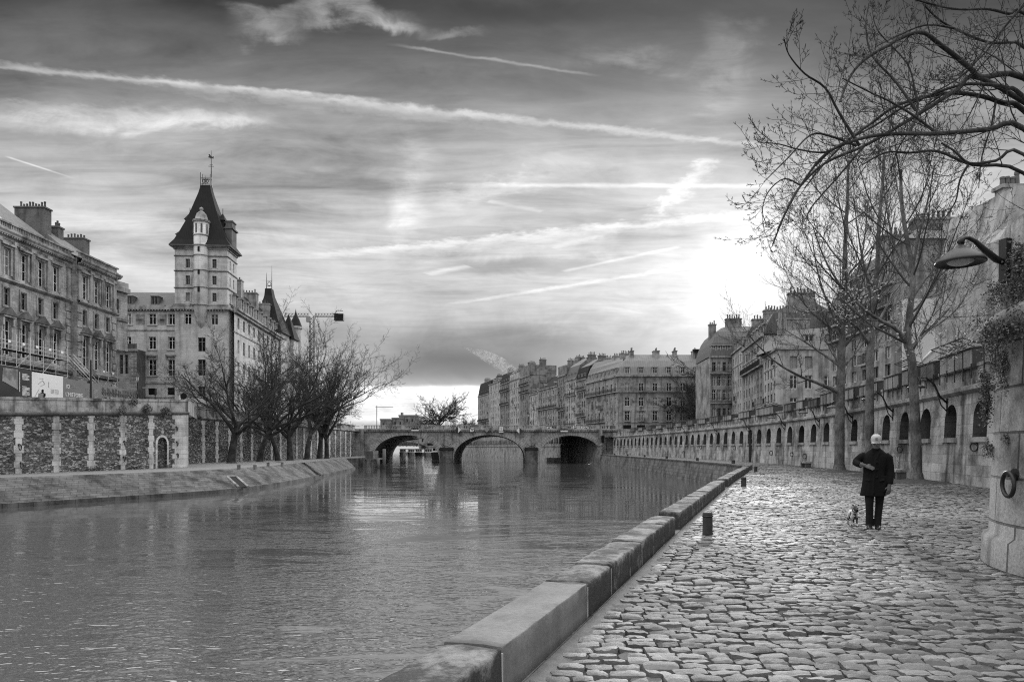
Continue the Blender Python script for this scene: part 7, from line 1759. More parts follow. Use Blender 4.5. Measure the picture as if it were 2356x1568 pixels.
# hanging plants on the buttress, small weeds on walls
def clump(pts, n, spread, size, label, name='hanging_plant', mats=('leaf','leaf'), cat='plant', group=None, fall=.25):
    rg = random.Random(int(abs(pts[0].x*977+pts[0].z*331))); root = thing(name, pts[0], label, cat, group); A = ([],[])
    for k in range(int(n*1.9)):
        i = rg.random()*(len(pts)-1); a = pts[int(i)].lerp(pts[min(len(pts)-1,int(i)+1)], i-int(i)); nrm = radial(a).to_3d() if name == 'hanging_plant' else Vector((0,-1,0))
        c = a+vrand(rg,spread)+nrm*abs(rg.gauss(0,spread*.7)); c.z -= rg.random()**2*fall
        d = (vrand(rg,1)+Vector((0,0,-.5))).normalized()*size*.62*rg.uniform(.5,1.4); q = d.cross(vrand(rg,1)).normalized()*size*rg.uniform(.35,.6)
        A[0 if rg.random() < .62 else 1].append([tuple(c-d*.5),tuple(c+q),tuple(c+d*.8),tuple(c-q)])
    for L, mt, nm in ((A[0],mats[0],'foliage'),(A[1],mats[1],'pale_foliage')):
        if not L: continue
        v = np.array(L).reshape(-1,3)-np.array(WORLD[root])[None]; me = mesh_np(nm, v, np.arange(len(v)), np.full(len(L),4), M[mt]); link(nm, me, root)
    T = Tubes()
    for k in range(max(4,n//60)):
        i = rg.random()*(len(pts)-1); a = pts[int(i)].lerp(pts[min(len(pts)-1,int(i)+1)], i-int(i)); b = a+vrand(rg,spread*1.2)-Vector((0,0,fall*rg.random())); T.add([tuple(a),tuple(a.lerp(b,.5)+vrand(rg,.02)),tuple(b)],[.006,.005,.003],3)
    T.build('stem', M['twig'], root)
def plants():
    def q(L): return [on_buttress(x,y) for x,y in L]
    LM = ('leaf','leaf_mid')
    clump(q([(2340,610),(2352,560),(2356,640)]),500,.05,.035,'dark plant clump beside the lamp plate at the top of the round buttress',mats=LM)
    clump(q([(2285,668),(2310,655),(2335,648),(2354,660)]),800,.045,.03,'pale trailing plant in a band above the ledge of the round buttress',mats=('leaf_mid','leaf'))
    clump(q([(2340,690),(2356,720)]),450,.05,.032,'thick bushy plant hanging at the right edge above the buttress ledge',mats=LM)
    clump(q([(2272,755),(2295,748),(2322,745)]),900,.045,.03,'dark plant tuft under the ledge of the round buttress',mats=LM,fall=.35)
    clump(q([(2290,800),(2312,815),(2322,840)]),850,.045,.03,'hanging plant cascade on the upper middle of the round buttress',mats=('leaf_mid','leaf'),fall=.4)
    clump(q([(2268,850),(2274,900),(2272,940)]),800,.032,.028,'long thin plant curtain down the left edge of the round buttress',mats=('leaf_mid','leaf'),fall=.3)
    clump(q([(2276,965),(2284,985)]),420,.05,.04,'small dark tuft at lamp plate height below the plant curtain',mats=LM,fall=.1) if False else None
    clump(q([(2278,1020),(2287,1035)]),220,.035,.028,'small weed growing from a joint low on the round buttress',mats=LM,fall=.12)
    clump(q([(2318,1000),(2322,1012)]),110,.02,.025,'tiny round weed on the face of the round buttress',mats=LM,fall=.05)
    A,B = LW1; d,L = lw_frame(A,B); n = Vector((d.y,-d.x))
    for i,(s,z,k,lab) in enumerate(((L-7.2,6.0,260,'dark weed tuft on the parapet above the fifth pale pier'),(L-5.6,5.4,300,'bushy weed on the cordon left of the arched door'),(L-3.2,5.3,420,'weed bush with a bare stem at the corner of the rubble wall parapet'),(L-8.5,5.0,150,'small weed under the cordon above the fourth pier'))):
        q0 = A+d*s+n*.15; clump([Vector((q0.x,q0.y,z)),Vector((q0.x+.3,q0.y-.3,z-.25))],k,.17,.12,lab,'wall_weed',LM,'weed',None,.3)
    for s,lab in ((L-12,'weeds at the wall foot between the second and third pale piers'),(L-7.6,'weeds at the wall foot below the fourth pale pier'),(L-3.9,'weeds at the wall foot left of the arched door')):
        q0 = A+d*s+n*.2; clump([Vector((q0.x,q0.y,QL+.12)),Vector((q0.x+d.x*1.2,q0.y+d.y*1.2,QL+.1))],220,.12,.1,lab,'wall_weed',LM,'weed',None,.05)
    p0 = P(1975,800,78); clump([p0+Vector((0,-1,0)),p0+Vector((1,-1,0))],10,.1,.1,'x','wall_weed',LM) if False else None
M['leaf_mid'] = mat_plain('dusty_leaves', .17, .6, 0, .6, 2.5)
plants()
# ------------------------------------------------------------------ figures: grown as one surface, then fused
def fuse(name, mb, mat, voxel, parent=None, smooth=4, loc=None, factor=.5):
    o = mb.build(name, mat, parent, True, loc)
    r = o.modifiers.new('r','REMESH'); r.mode = 'VOXEL'; r.voxel_size = voxel
    s = o.modifiers.new('s','SMOOTH'); s.iterations = smooth; s.factor = factor
    dg = bpy.context.evaluated_depsgraph_get(); bpy.context.view_layer.update()
    me = D.meshes.new_from_object(o.evaluated_get(dg)); o.modifiers.clear(); old = o.data; o.data = me; D.meshes.remove(old)
    me.polygons.foreach_set('use_smooth', np.ones(len(me.polygons),bool)); return o
def ell(cx, cy, z, rx, ry, n=24, pw=2.0, rot=0.0):
    out = []
    for i in range(n):
        a = 2*math.pi*i/n; c, s = math.cos(a), math.sin(a)
        x = rx*math.copysign(abs(c)**(2/pw),c); y = ry*math.copysign(abs(s)**(2/pw),s)
        out.append((cx+x*math.cos(rot)-y*math.sin(rot), cy+x*math.sin(rot)+y*math.cos(rot), z))
    return out
def sphere(m, c, r, n=14, k=9):
    rx, ry, rz = r if isinstance(r,(tuple,list)) else (r,r,r)
    m.loft([[(c[0]+rx*math.sin(math.pi*(j+.02)/(k+.04))*math.cos(2*math.pi*i/n), c[1]+ry*math.sin(math.pi*(j+.02)/(k+.04))*math.sin(2*math.pi*i/n), c[2]-rz*math.cos(math.pi*(j+.02)/(k+.04))) for i in range(n)] for j in range(k+1)])
M['skin'] = mat_plain('skin', .11, .6, 0, .1, 20); M['coat'] = mat_plain('black_wool_coat', .010, .9, 0, .5, 30); M['trouser'] = mat_plain('dark_trousers', .016, .9, 0, .4, 25)
M['cap'] = mat_plain('pale_cotton_cap', .42, .8, 0, .12, 30); M['glove'] = mat_plain('grey_knit_glove', .13, .9, 0, .4, 90, .4); M['shoe'] = mat_plain('black_leather', .012, .35, 0, .3, 20); M['hair'] = mat_plain('grey_hair', .22, .8, 0, .4, 60)
def man():
    Y = EYE*FPX/(1217-HY); bx_ = (2013-CX)/FPX*Y; root = thing('person', (bx_,Y,0), 'man in a black knee-length coat and pale cap, head bowed, walking with a dog', 'person')
    O = Vector((bx_,Y,0.012))
    def w(x,y,z): return (O.x+x, O.y+y, O.z+z)                      # x to the viewer's right, y away, z up; he faces -y
    def E(cx,cy,z,rx,ry,pw=2.0,rot=0.0): return [w(*p) for p in ell(cx,cy,z,rx,ry,20,pw,rot)]
    def tube(m, L, R_, n=12): m.tube([w(*p) for p in L], R_, n)
    # body: head bowed, neck, face, trunk and limbs in one skin
    m = MB(); hc = Vector((.018,-.075,1.665))
    m.loft([[w(hc.x+rx*math.cos(2*math.pi*i/16), hc.y+dy+ry*math.sin(2*math.pi*i/16), hc.z+dz) for i in range(16)] for dz,rx,ry,dy in ((-.158,.018,.02,-.052),(-.145,.042,.045,-.045),(-.11,.058,.068,-.025),(-.06,.068,.085,-.006),(-.01,.074,.094,.0),(.05,.075,.094,.008),(.09,.062,.078,.012),(.118,.03,.04,.014))])
    tube(m, [(.01,.005,1.40),(.012,-.02,1.50),(.016,-.05,1.60)], [.068,.058,.056])
    m.tube([w(hc.x,hc.y-.085,hc.z-.045),w(hc.x,hc.y-.106,hc.z-.082),w(hc.x,hc.y-.09,hc.z-.092)],[.008,.015,.010],8)   # nose
    for sx in (-1,1):
        sphere(m, w(hc.x+sx*.074,hc.y+.008,hc.z-.025),(.012,.024,.034),8,6)                            # ears
        sphere(m, w(hc.x+sx*.03,hc.y-.074,hc.z-.040),(.014,.012,.012),8,6)                             # eyes in their sockets
        sphere(m, w(hc.x+sx*.03,hc.y-.078,hc.z-.022),(.022,.012,.008),8,6)                             # brows
    m.tube([w(hc.x-.024,hc.y-.076,hc.z-.115),w(hc.x,hc.y-.084,hc.z-.112),w(hc.x+.024,hc.y-.076,hc.z-.115)],.007,6)  # lips
    m.loft([E(.0,0,.80,.15,.10),E(.0,0,1.0,.15,.105),E(.0,0,1.25,.17,.11),E(.005,.0,1.38,.15,.09),E(.008,0,1.46,.09,.075)])
    for kx,ky,ax,ay,s in ((-.088,-.03,-.090,-.01,-1),(.072,.06,.045,.03,1)): tube(m, [(s*.085,0,.86),(kx,ky,.47),(ax,ay,.08)], [.08,.055,.042])
    tube(m, [(-.15,0,1.38),(-.31,.02,1.255),(-.19,-.15,1.21)], [.045,.038,.030]); tube(m, [(.16,0,1.38),(.245,.02,1.12),(.238,-.03,.86)], [.045,.038,.030])
    fuse('body', m, M['skin'], .008, root, 3)
    # coat: trunk, skirt and both sleeves, fused
    m = MB()
    m.loft([E(-.038,.0,.62,.222,.148,2.3),E(-.028,0,.80,.20,.145,2.3),E(-.02,0,.95,.188,.14,2.3),E(-.012,0,1.10,.186,.135,2.3),E(-.002,0,1.25,.20,.135,2.4),E(.008,0,1.36,.205,.125,2.4),E(.012,0,1.43,.178,.108,2.2),E(.014,-.005,1.475,.135,.092),E(.015,-.012,1.515,.082,.08),E(.016,-.015,1.53,.07,.07)])
    m.loft([E(.085,.015,.70,.13,.135,2.2),E(.09,.01,.85,.12,.13,2.2),E(.08,0,1.0,.11,.12,2.2)])
    tube(m, [(-.15,.0,1.40),(-.215,.012,1.365),(-.275,.03,1.31),(-.318,.03,1.268),(-.322,.0,1.25),(-.285,-.07,1.225),(-.235,-.13,1.21)], [.066,.078,.076,.070,.068,.062,.060])
    tube(m, [(.17,.0,1.40),(.222,.01,1.35),(.243,.02,1.20),(.252,.015,1.08),(.246,-.02,.95),(.24,-.04,.855)], [.066,.079,.078,.072,.066,.060])
    for sx in (-1,1): m.tube([w(.015+sx*.012,-.118,1.33),w(.015+sx*.05,-.112,1.42),w(.015+sx*.07,-.075,1.50),w(.015+sx*.06,.01,1.535)],[.014,.02,.02,.016],8)   # lapels and collar
    m.tube([w(.014,-.135,1.34),w(.0,-.142,1.1),w(-.02,-.15,.9),w(-.03,-.152,.665)],[.012,.012,.012,.012],6)                                                   # front edge
    for z in (1.26,1.12,.98): sphere(m, w(.03,-.146,z),(.014,.012,.014),8,6)
    m.tube([w(-.17,-.10,.93),w(-.09,-.142,.91)],.014,6); m.tube([w(.08,-.142,.91),w(.16,-.11,.93)],.014,6)                                                      # pocket flaps
    fuse('coat', m, M['coat'], .011, root, 2)
    m = MB()
    tube(m, [(-.085,.0,.88),(-.092,-.02,.68),(-.094,-.035,.48),(-.092,-.012,.28),(-.092,.01,.09),(-.092,.01,.055)], [.10,.088,.072,.066,.07,.074])
    tube(m, [(.085,.0,.88),(.085,.035,.68),(.076,.06,.48),(.058,.05,.28),(.045,.04,.10),(.045,.04,.06)], [.10,.086,.070,.064,.066,.070])
    fuse('trousers', m, M['trouser'], .010, root, 2)
    for cx,cy,p in ((-.092,-.03,.0),(.05,.02,.0)):
        m = MB(); m.loft([[w(cx+rx*math.cos(2*math.pi*i/14)*(1.0), cy+yy+ry*math.sin(2*math.pi*i/14), z) for i in range(14)] for z,rx,ry,yy in ((-.012,.05,.142,-.02),(.012,.054,.146,-.02),(.035,.053,.14,-.018),(.06,.048,.105,.008),(.085,.044,.066,.038),(.11,.046,.058,.042))])
        fuse('shoe', m, M['shoe'], .008, root, 2)
    # cap with peak and small dark badge
    m = MB(); c = Vector((hc.x,hc.y-.006,hc.z+.026)); tl = Matrix.Rotation(R(12),3,'X')
    def q(x,y,z): v = tl@Vector((x,y,z)); return w(c.x+v.x, c.y+v.y, c.z+v.z)
    m.loft([[q(rx*math.cos(2*math.pi*i/20), ry*math.sin(2*math.pi*i/20), z) for i in range(20)] for z,rx,ry in ((-.045,.086,.110),(.0,.090,.112),(.04,.087,.106),(.07,.073,.090),(.092,.048,.06),(.10,.012,.015))])
    m.loft([[q(rx*math.cos(math.pi+math.pi*i/12), -.085+ry*math.sin(math.pi+math.pi*i/12), z-.02*(abs(math.cos(math.pi*i/12))**2)) for i in range(13)]+[q(rx*math.cos(math.pi*i/12), -.085+.02*math.sin(math.pi*i/12), z) for i in range(13)] for z,rx,ry in ((-.046,.084,.07),(-.032,.084,.073))])
    cap = fuse('cap', m, M['cap'], .007, root, 2)
    m = MB(); pts = []
    for a in (-.6,-.3,0,.3,.6): pts.append(q(.094*math.sin(a)*.55,-.117*math.cos(a)+.004,.035+.016*math.cos(a*2.4)))
    m.tube(pts,.0045,5); m.tube([q(-.03,-.112,.02),q(.0,-.117,.028),(q(.03,-.112,.02))],.004,5); m.tube([q(-.018,-.114,.008),q(.018,-.114,.008)],.004,5); m.build('cap_badge', M['glove'], cap)
    m = MB()
    for sx in (-1,1): m.tube([w(hc.x+sx*.074,hc.y+.03,hc.z+.03),w(hc.x+sx*.076,hc.y+.045,hc.z-.03)],[.018,.012],8)
    m.tube([w(hc.x-.05,hc.y+.085,hc.z-.03),w(hc.x,hc.y+.1,hc.z-.035),w(hc.x+.05,hc.y+.085,hc.z-.03)],[.02,.022,.02],8); m.build('hair', M['hair'], root, True)
    # gloved hands: palm, four unequal bent fingers, thumb from the side
    def hand(p, d, side, palm_n, curl, nm):
        p = Vector(p); d = Vector(d).normalized(); n = Vector(palm_n).normalized(); s = d.cross(n).normalized()*side; m = MB()
        def a(v): return w(v.x,v.y,v.z)
        m.tube([a(p-d*.10),a(p-d*.03),a(p)],[.034,.033,.030],10)
        m.loft([[a(p+d*t+s*(ww*math.cos(2*math.pi*i/12))+n*(th*math.sin(2*math.pi*i/12))) for i in range(12)] for t,ww,th in ((-.005,.03,.024),(.03,.040,.023),(.07,.044,.021),(.095,.043,.016))])
        for k,(o,L) in enumerate(((.033,.072),(.012,.082),(-.010,.077),(-.031,.060))):
            b = p+d*.088+s*o; f1 = b+(d+n*curl*.35).normalized()*L*.45; f2 = f1+(d+n*curl*1.1).normalized()*L*.33; f3 = f2+(d+n*curl*1.9).normalized()*L*.25
            m.tube([a(b),a(f1),a(f2),a(f3)],[.0115,.0105,.0095,.008],8)
        b = p+d*.025+s*.036; t1 = b+(s*.75+d*.75+n*.25).normalized()*.04; t2 = t1+(d*.95+s*.2+n*.5).normalized()*.034; m.tube([a(b-s*.012),a(t1),a(t2)],[.016,.013,.010],8)
        return fuse(nm, m, M['glove'], .0045, root, 1)
    hand((-.165,-.168,1.197),(.92,-.10,-.34),1,(0.05,.75,-.55),.35,'glove')
    m = MB(); m.tube([w(-.245,-.125,1.212),w(-.19,-.155,1.203)],[.037,.035],10); m.tube([w(-.262,-.11,1.216),w(-.245,-.125,1.212)],[.046,.044],10); m.build('shirt_cuff', M['cap'], root, True)
    hand((.238,-.055,.815),(-.10,-.15,-.97),-1,(-.55,.75,0),.55,'glove')
    root.rotation_euler[2] = R(-26)
    return O
MO = man()
M['fur_white'] = mat_plain('white_fur', .5, .9, 0, .25, 40, .5); M['fur_dark'] = mat_plain('dark_brown_fur', .045, .9, 0, .5, 40, .4)
def mat_dog():
    m, nt, b = newmat('patched_terrier_fur'); uv, ps = coords(nt); x,y,z = nt.sep(ps)
    n = nt.noise(ps, 9, 3, .5); patch = nt.sstep(n, .46, .50); gr = nt.noise(ps, 60, 3)
    setcol(nt, b, nt.mix(patch, 0.5, 0.05)*(gr*.8+.6)); b.inputs['Roughness'].default_value = .9; bump(nt, b, gr, .6, .01); return m
M['dog'] = mat_dog()
def dog():
    Y = EYE*FPX/(1209-HY); x0 = (1962-CX)/FPX*Y; root = thing('dog', (x0,Y,0), 'small white terrier with dark ears and patches, on a leash beside the man', 'dog')
    O = Vector((x0,Y,.012)); cs, sn = math.cos(R(-14)), math.sin(R(-14))
    def w(x,y,z): return (O.x+x*cs-y*sn, O.y+x*sn+y*cs, O.z+z)       # faces -y, a little to the viewer's right
    def ring(y,z,rx,rz,x=0): return [w(x+rx*math.cos(2*math.pi*i/16), y, z+rz*math.sin(2*math.pi*i/16)) for i in range(16)]
    m = MB()
    m.loft([ring(.20,.235,.03,.035),ring(.17,.235,.062,.07),ring(.10,.225,.062,.072),ring(.02,.215,.066,.078),(ring(-.06,.212,.072,.092)),ring(-.12,.222,.066,.086),ring(-.155,.24,.04,.055)])
    m.tube([w(0,-.11,.25),w(.008,-.155,.305),w(.014,-.175,.345)],[.058,.048,.046],12)                                 # neck
    m.loft([[w(.016+rx*math.cos(2*math.pi*i/14)+yy*-.0, -.175-t, .362+dz+rz*math.sin(2*math.pi*i/14)) for i in range(14)] for t,rx,rz,dz,yy in ((-.05,.02,.02,.005,0),(-.035,.044,.04,.004,0),(.0,.052,.046,.0,0),(.035,.044,.038,-.006,0),(.06,.028,.026,-.022,0),(.10,.023,.021,-.034,0),(.122,.016,.015,-.036,0))])
    for sx in (-1,1):
        m.tube([w(sx*.042,-.11,.20),w(sx*.046,-.115,.12),w(sx*.046,-.105 if sx<0 else -.125,.075),w(sx*.046,-.11 if sx<0 else -.14,.02)],[.036,.022,.016,.015],10)     # foreleg: elbow, wrist, pasterns
        sphere(m, w(sx*.046,-.125 if sx<0 else -.155,.012),(.019,.028,.015),10,6)
        m.tube([w(sx*.04,.13,.225),w(sx*.05,.105,.155),w(sx*.05,.165,.09),w(sx*.05,.155,.02)],[.055,.036,.018,.015],10)                                                # hind leg: knee forward, hock back
        sphere(m, w(sx*.05,.14,.012),(.018,.027,.014),10,6)
    m.tube([w(0,.185,.255),w(-.02,.225,.235),w(-.05,.265,.19),w(-.07,.285,.165)],[.02,.015,.012,.007],8)                  # low tail
    body = fuse('body', m, M['dog'], .0065, root, 2)
    for sx in (-1,1):
        m = MB(); m.loft([[w(.016+sx*.030,-.16,.40),w(.016+sx*.056,-.155,.395),w(.016+sx*.05,-.145,.40)],[w(.016+sx*.036,-.175,.425),w(.016+sx*.066,-.172,.42),w(.016+sx*.056,-.155,.43)],[w(.016+sx*.058,-.20,.412),w(.016+sx*.074,-.2,.405),w(.016+sx*.066,-.19,.41)]]); m.build('ear', M['fur_dark'], root, True)
        m = MB(); sphere(m, w(.016+sx*.022,-.222,.372),(.007,.006,.007),8,6); m.build('eye', M['shoe'], root, True)
    m = MB(); sphere(m, w(.016,-.298,.334),(.014,.012,.012),10,7); m.build('nose', M['shoe'], root, True)
    m = MB(); m.loft([[w(.016+rx*math.cos(2*math.pi*i/14), -.175-t, .362+dz+rz*math.sin(2*math.pi*i/14)) for i in range(14)] for t,rx,rz,dz in ((.085,.027,.025,-.031),(.122,.0185,.018,-.036))]); m.build('muzzle', M['fur_dark'], root, True)
    m = MB(); pts = [w(.009+.054*math.cos(2*math.pi*i/18), -.16+.035*math.sin(2*math.pi*i/18)-.0, .312+.035*math.sin(2*math.pi*i/18)) for i in range(19)]; m.tube(pts,.007,6,False); m.build('collar', M['coat'], root, True)
    # leash from the collar to the man's lowered hand
    a = Vector(w(.05,-.16,.30)); b = MO+Matrix.Rotation(R(-26),3,'Z')@Vector((.235,-.075,.735)); c = Vector((MO.x-.0,MO.y+.13,.50))
    lr = thing('leash', a, 'thin dark leash running from the dog behind the legs of the man', 'leash'); m = MB(); m.tube([a, a.lerp(c,.5)-Vector((0,0,.035)), c, c.lerp(b,.55)+Vector((.06,.05,-.03)), b],.0055,6); m.build('strap', M['coat'], lr, True)
    m = MB(); m.torus(a,(1,0,0),.012,.004,10,5); m.build('clip', M['steel'], lr)
dog()
def tourist():
    x = (98-CX)/FPX*63.0; Y = 63.0; z = 5.15; root = thing('person', (x,Y,z), 'small dark figure with a backpack seen from behind before the white hoarding', 'person')
    m = MB(); m.smooth = True
    def w(a,b,c): return (x+a,Y+b,z+c)
    m.loft([[w(*p) for p in ell(0,0,h,rx,ry,14)] for h,rx,ry in ((.75,.17,.12),(1.0,.19,.13),(1.3,.21,.13),(1.42,.16,.1),(1.5,.07,.07))])
    sphere(m, w(0,0,1.62),(.085,.1,.12)); m.tube([w(0,0,1.42),w(0,0,1.58)],.06,8)
    for s in (-1,1): m.tube([w(s*.09,0,.85),w(s*.09,-.02,.45),w(s*.09,0,.02)],[.1,.07,.055],8); m.tube([w(s*.2,0,1.4),w(s*.26,-.05,1.15),w(s*.24,-.22,1.1)],[.07,.06,.045],8)
    fuse('body', m, M['coat'], .03, root, 2)
    m = MB(); m.box(x-.17,x+.17,Y-.32,Y-.13,z+.95,z+1.38); m.build('backpack', M['grey'], root)
    m = MB(); sphere(m, w(0,.01,1.64),(.10,.11,.13)); m.build('hair', M['dark'], root, True)
tourist()
def gull(px,py,Y,span,lab,rz=0.0):
    p = P(px,py,Y); root = thing('gull', p, lab, 'bird'); m = MB()
    for s in (-1,1):
        a = Vector((s*.05,0,.02)); b = Vector((s*span*.26,-.03,.16)); c = Vector((s*span*.5,.06,.05))
        def ch(q,w): return [p+q+Vector((0,-w*.5,0)), p+q+Vector((0,0,.018)), p+q+Vector((0,w*.5,0)), p+q+Vector((0,0,-.006))]
        m.loft([[tuple(v) for v in ch(a,.17)],[tuple(v) for v in ch(b,.15)],[tuple(v) for v in ch(c,.03)]])
    m.loft([[tuple(p+Vector((r*math.cos(2*math.pi*i/10), y, r*math.sin(2*math.pi*i/10)))) for i in range(10)] for y,r in ((-.26,.01),(-.2,.04),(-.1,.065),(.05,.07),(.2,.03),(.33,.012))]); fuse('body', m, M['white'], .016, root, 2)
    m = MB(); m.tube([p+Vector((0,-.25,0)),p+Vector((0,-.31,-.01))],[.014,.003],6); m.build('beak', M['dark'], root)
gull(1355,1067.5,118,1.25,'white gull with spread wings low over the water before the right arch'); 
gull(958,941,190,1.2,'tiny dark bird high above the left half of the bridge')

# ------------------------------------------------------------------ crane, boats, vehicles, small harbour things
def crane():
    Y = 265.0; c = P(718,728,Y); root = thing('tower_crane', (c.x,Y,STL), 'lattice tower crane with counterweight rising behind the tall bare trees', 'crane'); x, z = c.x, c.z
    m = MB(); n = 24
    for i in range(n):
        a, b = STL+(z-STL)*i/n, STL+(z-STL)*(i+1)/n
        for sx,sy in ((-1,-1),(1,-1),(1,1),(-1,1)): m.bar((x+sx*.8,Y+sy*.8,a),(x+sx*.8,Y+sy*.8,b),.13)
        m.bar((x-.8,Y-.8,a),(x+.8,Y-.8,b),.09); m.bar((x+.8,Y-.8,a),(x-.8,Y-.8,b),.09)
    m.build('mast', M['dark'], root)
    def lattice(x0,x1,nm):
        m = MB(); k = max(3,int(abs(x1-x0)/1.1)); m.bar((x0,Y-.6,z),(x1,Y-.6,z),.1); m.bar((x0,Y+.6,z),(x1,Y+.6,z),.1); m.bar((x0,Y,z+1.2),(x1,Y,z+1.2),.1)
        for i in range(k): a,b = x0+(x1-x0)*i/k, x0+(x1-x0)*(i+1)/k; m.bar((a,Y-.6,z),((a+b)/2,Y,z+1.2),.06); m.bar(((a+b)/2,Y,z+1.2),(b,Y-.6,z),.06); m.bar((a,Y+.6,z),((a+b)/2,Y,z+1.2),.06)
        m.build(nm, M['dark'], root)
    lattice(P(655,0,Y).x, x-1, 'jib'); lattice(x+1, P(778,0,Y).x, 'counter_jib')
    q = P(770,0,Y).x; m = MB(); m.box(q,q+3.6,Y-.9,Y+.9,z-1.6,z+1.0); m.build('counterweight', M['dark'], root)
    m = MB(); m.box(x-1.9,x-.2,Y-1.5,Y-.3,z-2.2,z-.3); m.build('cab', M['grey'], root); m = MB(); m.bar((q,Y,z+1.2),(q+1,Y,z+2.4),.12); m.bar((q+1,Y,z+2.4),(q+3.2,Y,z+2.2),.12); m.build('winch_frame', M['dark'], root)
    c2 = P(892,936,500); r2 = thing('tower_crane', (c2.x-4,500,4), 'far crane jib showing as a thin line over the horizon trees', 'crane'); m = MB(); m.bar((c2.x-9,500,c2.z),(c2.x+4,500,c2.z),.25); m.build('jib', M['grey'], r2); m = MB(); m.bar((c2.x-8,500,4),(c2.x-8,500,c2.z+1),.35); m.build('mast', M['grey'], r2)
crane()
def boat(px,Y,L,h,lab,cabin=True,dark=True,ang=0.0):
    x = (px-CX)/FPX*Y; root = thing('moored_boat', (x,Y,WZ), lab, 'boat', 'boats moored beyond the left arch'); m = MB(); hull = []
    for f,wf in ((0,.35),(.12,.85),(.3,1),(.8,1),(1.0,.55)):
        y = Y+L*f; hw = 2.2*wf; hull.append([(x-hw,y,WZ+h*(1.1 if f==0 else 1)),(x-hw*.8,y,WZ-.3),(x+hw*.8,y,WZ-.3),(x+hw,y,WZ+h*(1.1 if f==0 else 1))])
    m.loft(hull); m.build('hull', M['dark' if dark else 'grey'], root)
    if cabin:
        m = MB(); m.box(x-1.7,x+1.7,Y+L*.2,Y+L*.8,WZ+h,WZ+h+1.7); m.build('cabin', M['white'], root); m = MB(); m.box(x-1.9,x+1.9,Y+L*.18,Y+L*.82,WZ+h+1.702,WZ+h+1.85); m.build('cabin_roof', M['grey'], root)
        for i in range(3): m = MB(); m.box(x-1.4+i*1.0,x-.6+i*1.0,Y+L*.2-.03,Y+L*.2-.002,WZ+h+.6,WZ+h+1.35); m.build('window', M['glass'], root)
for a in ((1004,205,16,2.2,'large dark hulled boat half hidden by the left pier of the bridge',True,True),(984,300,14,1.4,'white cabin boat moored left of the large dark boat',True,False),(962,335,12,1.3,'small cabin boat, second from the large dark boat',True,True),(945,350,12,1.2,'low grey boat, third from the large dark boat',True,False),(925,380,14,1.2,'farthest pale boat under the left arch',True,False)): boat(*a)
def petit_pont():
    Y = 420.0; x0, x1 = P(838,0,Y).x-10, P(1010,0,Y).x; root = thing('stone_bridge', (x0,Y,WZ), 'far bridge with a flat arch seen through the left arch', 'bridge'); m = MB(); n = 18; c = (P(858,0,Y).x+P(990,0,Y).x)/2; r = (P(990,0,Y).x-P(858,0,Y).x)/2; top = 7.6
    arc = [(c-r*math.cos(math.pi*i/n), WZ+.8+6.6*math.sin(math.pi*i/n)**.9) for i in range(n+1)]
    for (a,h0),(b,h1) in zip(arc[:-1],arc[1:]): m.quad((a,Y,h0),(b,Y,h1),(b,Y,top),(a,Y,top)); m.quad((a,Y,h0),(a,Y+14,h0),(b,Y+14,h1),(b,Y,h1))
    m.box(x0,c-r,Y,Y+14,WZ-1,top); m.box(c+r,x1+30,Y,Y+14,WZ-1,top); m.build('arch', M['bridge'], root); m = MB(); m.box(x0,x1+30,Y-.3,Y,top,top+1.1); m.build('parapet', M['trim'], root)
petit_pont()
def far_buildings():
    def blk(px0,px1,top,Y,lab,extra=()):
        a,b = P(px0,0,Y).x, P(px1,0,Y).x; z = P(0,top,Y).z; root = thing('far_building', ((a+b)/2,Y,4), lab, 'building'); m = MB(); m.box(a,b,Y,Y+30,3,z); m.build('wall', M['plaster_grey'], root)
        m = MB(); m.box(a-.5,b+.5,Y-.5,Y+30,z,z+1.2); m.build('roof', M['zinc'], root)
        k = a+2
        while k < b-2: 
            m = MB(); m.box(k,k+1.4,Y-.08,Y-.01,z-5,z-2.4); m.build('window', M['glass'], root); k += 4.5
        for p0,p1,t in extra: m = MB(); m.box(P(p0,0,Y).x,P(p1,0,Y).x,Y+2,Y+8,z,P(0,t,Y).z); m.build('chimney', M['brick'], root)
    blk(902,925,963,590,'low far building left of the chimney block beyond the bridge'); blk(918,962,957,600,'far flat-roofed block with a tall chimney beyond the bridge',((921,925,948),(955,957,951))); blk(875,897,966,580,'small far building showing beside the crown of the last bare tree')
far_buildings()
def car(x,Y,z,L,mat,lab,rz=0.0):
    root = thing('parked_car', (x,Y,z), lab, 'car', 'cars on the bridge street'); m = MB()
    pr = [(-L/2,.35),(L/2,.35),(L/2,.75),(L*.30,.92),(L*.17,1.42),(-L*.25,1.45),(-L*.42,.98),(-L/2,.85)]
    m.prism([(x+a,z+b) for a,b in pr], Y-.8, Y+.8); m.build('body', M[mat], root)
    m = MB(); m.prism([(x+L*.27,z+.95),(x+L*.155,z+1.37),(x-L*.24,z+1.39),(x-L*.38,z+.99)], Y-.81, Y-.802); m.build('window', M['glass'], root)
    for s in (-1,1):
        m = MB(); m.lathe([(.001,0),(.31,0),(.33,.04),(.33,.18),(.31,.22),(.001,.22)],(0,0,0),14); o = m.build('wheel', M['dark'], None); o.parent = root; o.rotation_euler[0] = math.pi/2; o.location = (s*L*.31, -.64, .33)
for px,Y,L,mat,lab in ((1250,BY+6,4.2,'white','white car on the bridge street, left one above the balustrade'),(1335,BY+5,4.0,'white','white car near the right end of the bridge'),(1275,BY+9,4.3,'dark','dark car between the two white cars on the bridge'),(1095,BY+7,4.2,'grey','grey car roof showing over the middle of the balustrade')): car((px-CX)/FPX*Y,Y,5.72,L,mat,lab)
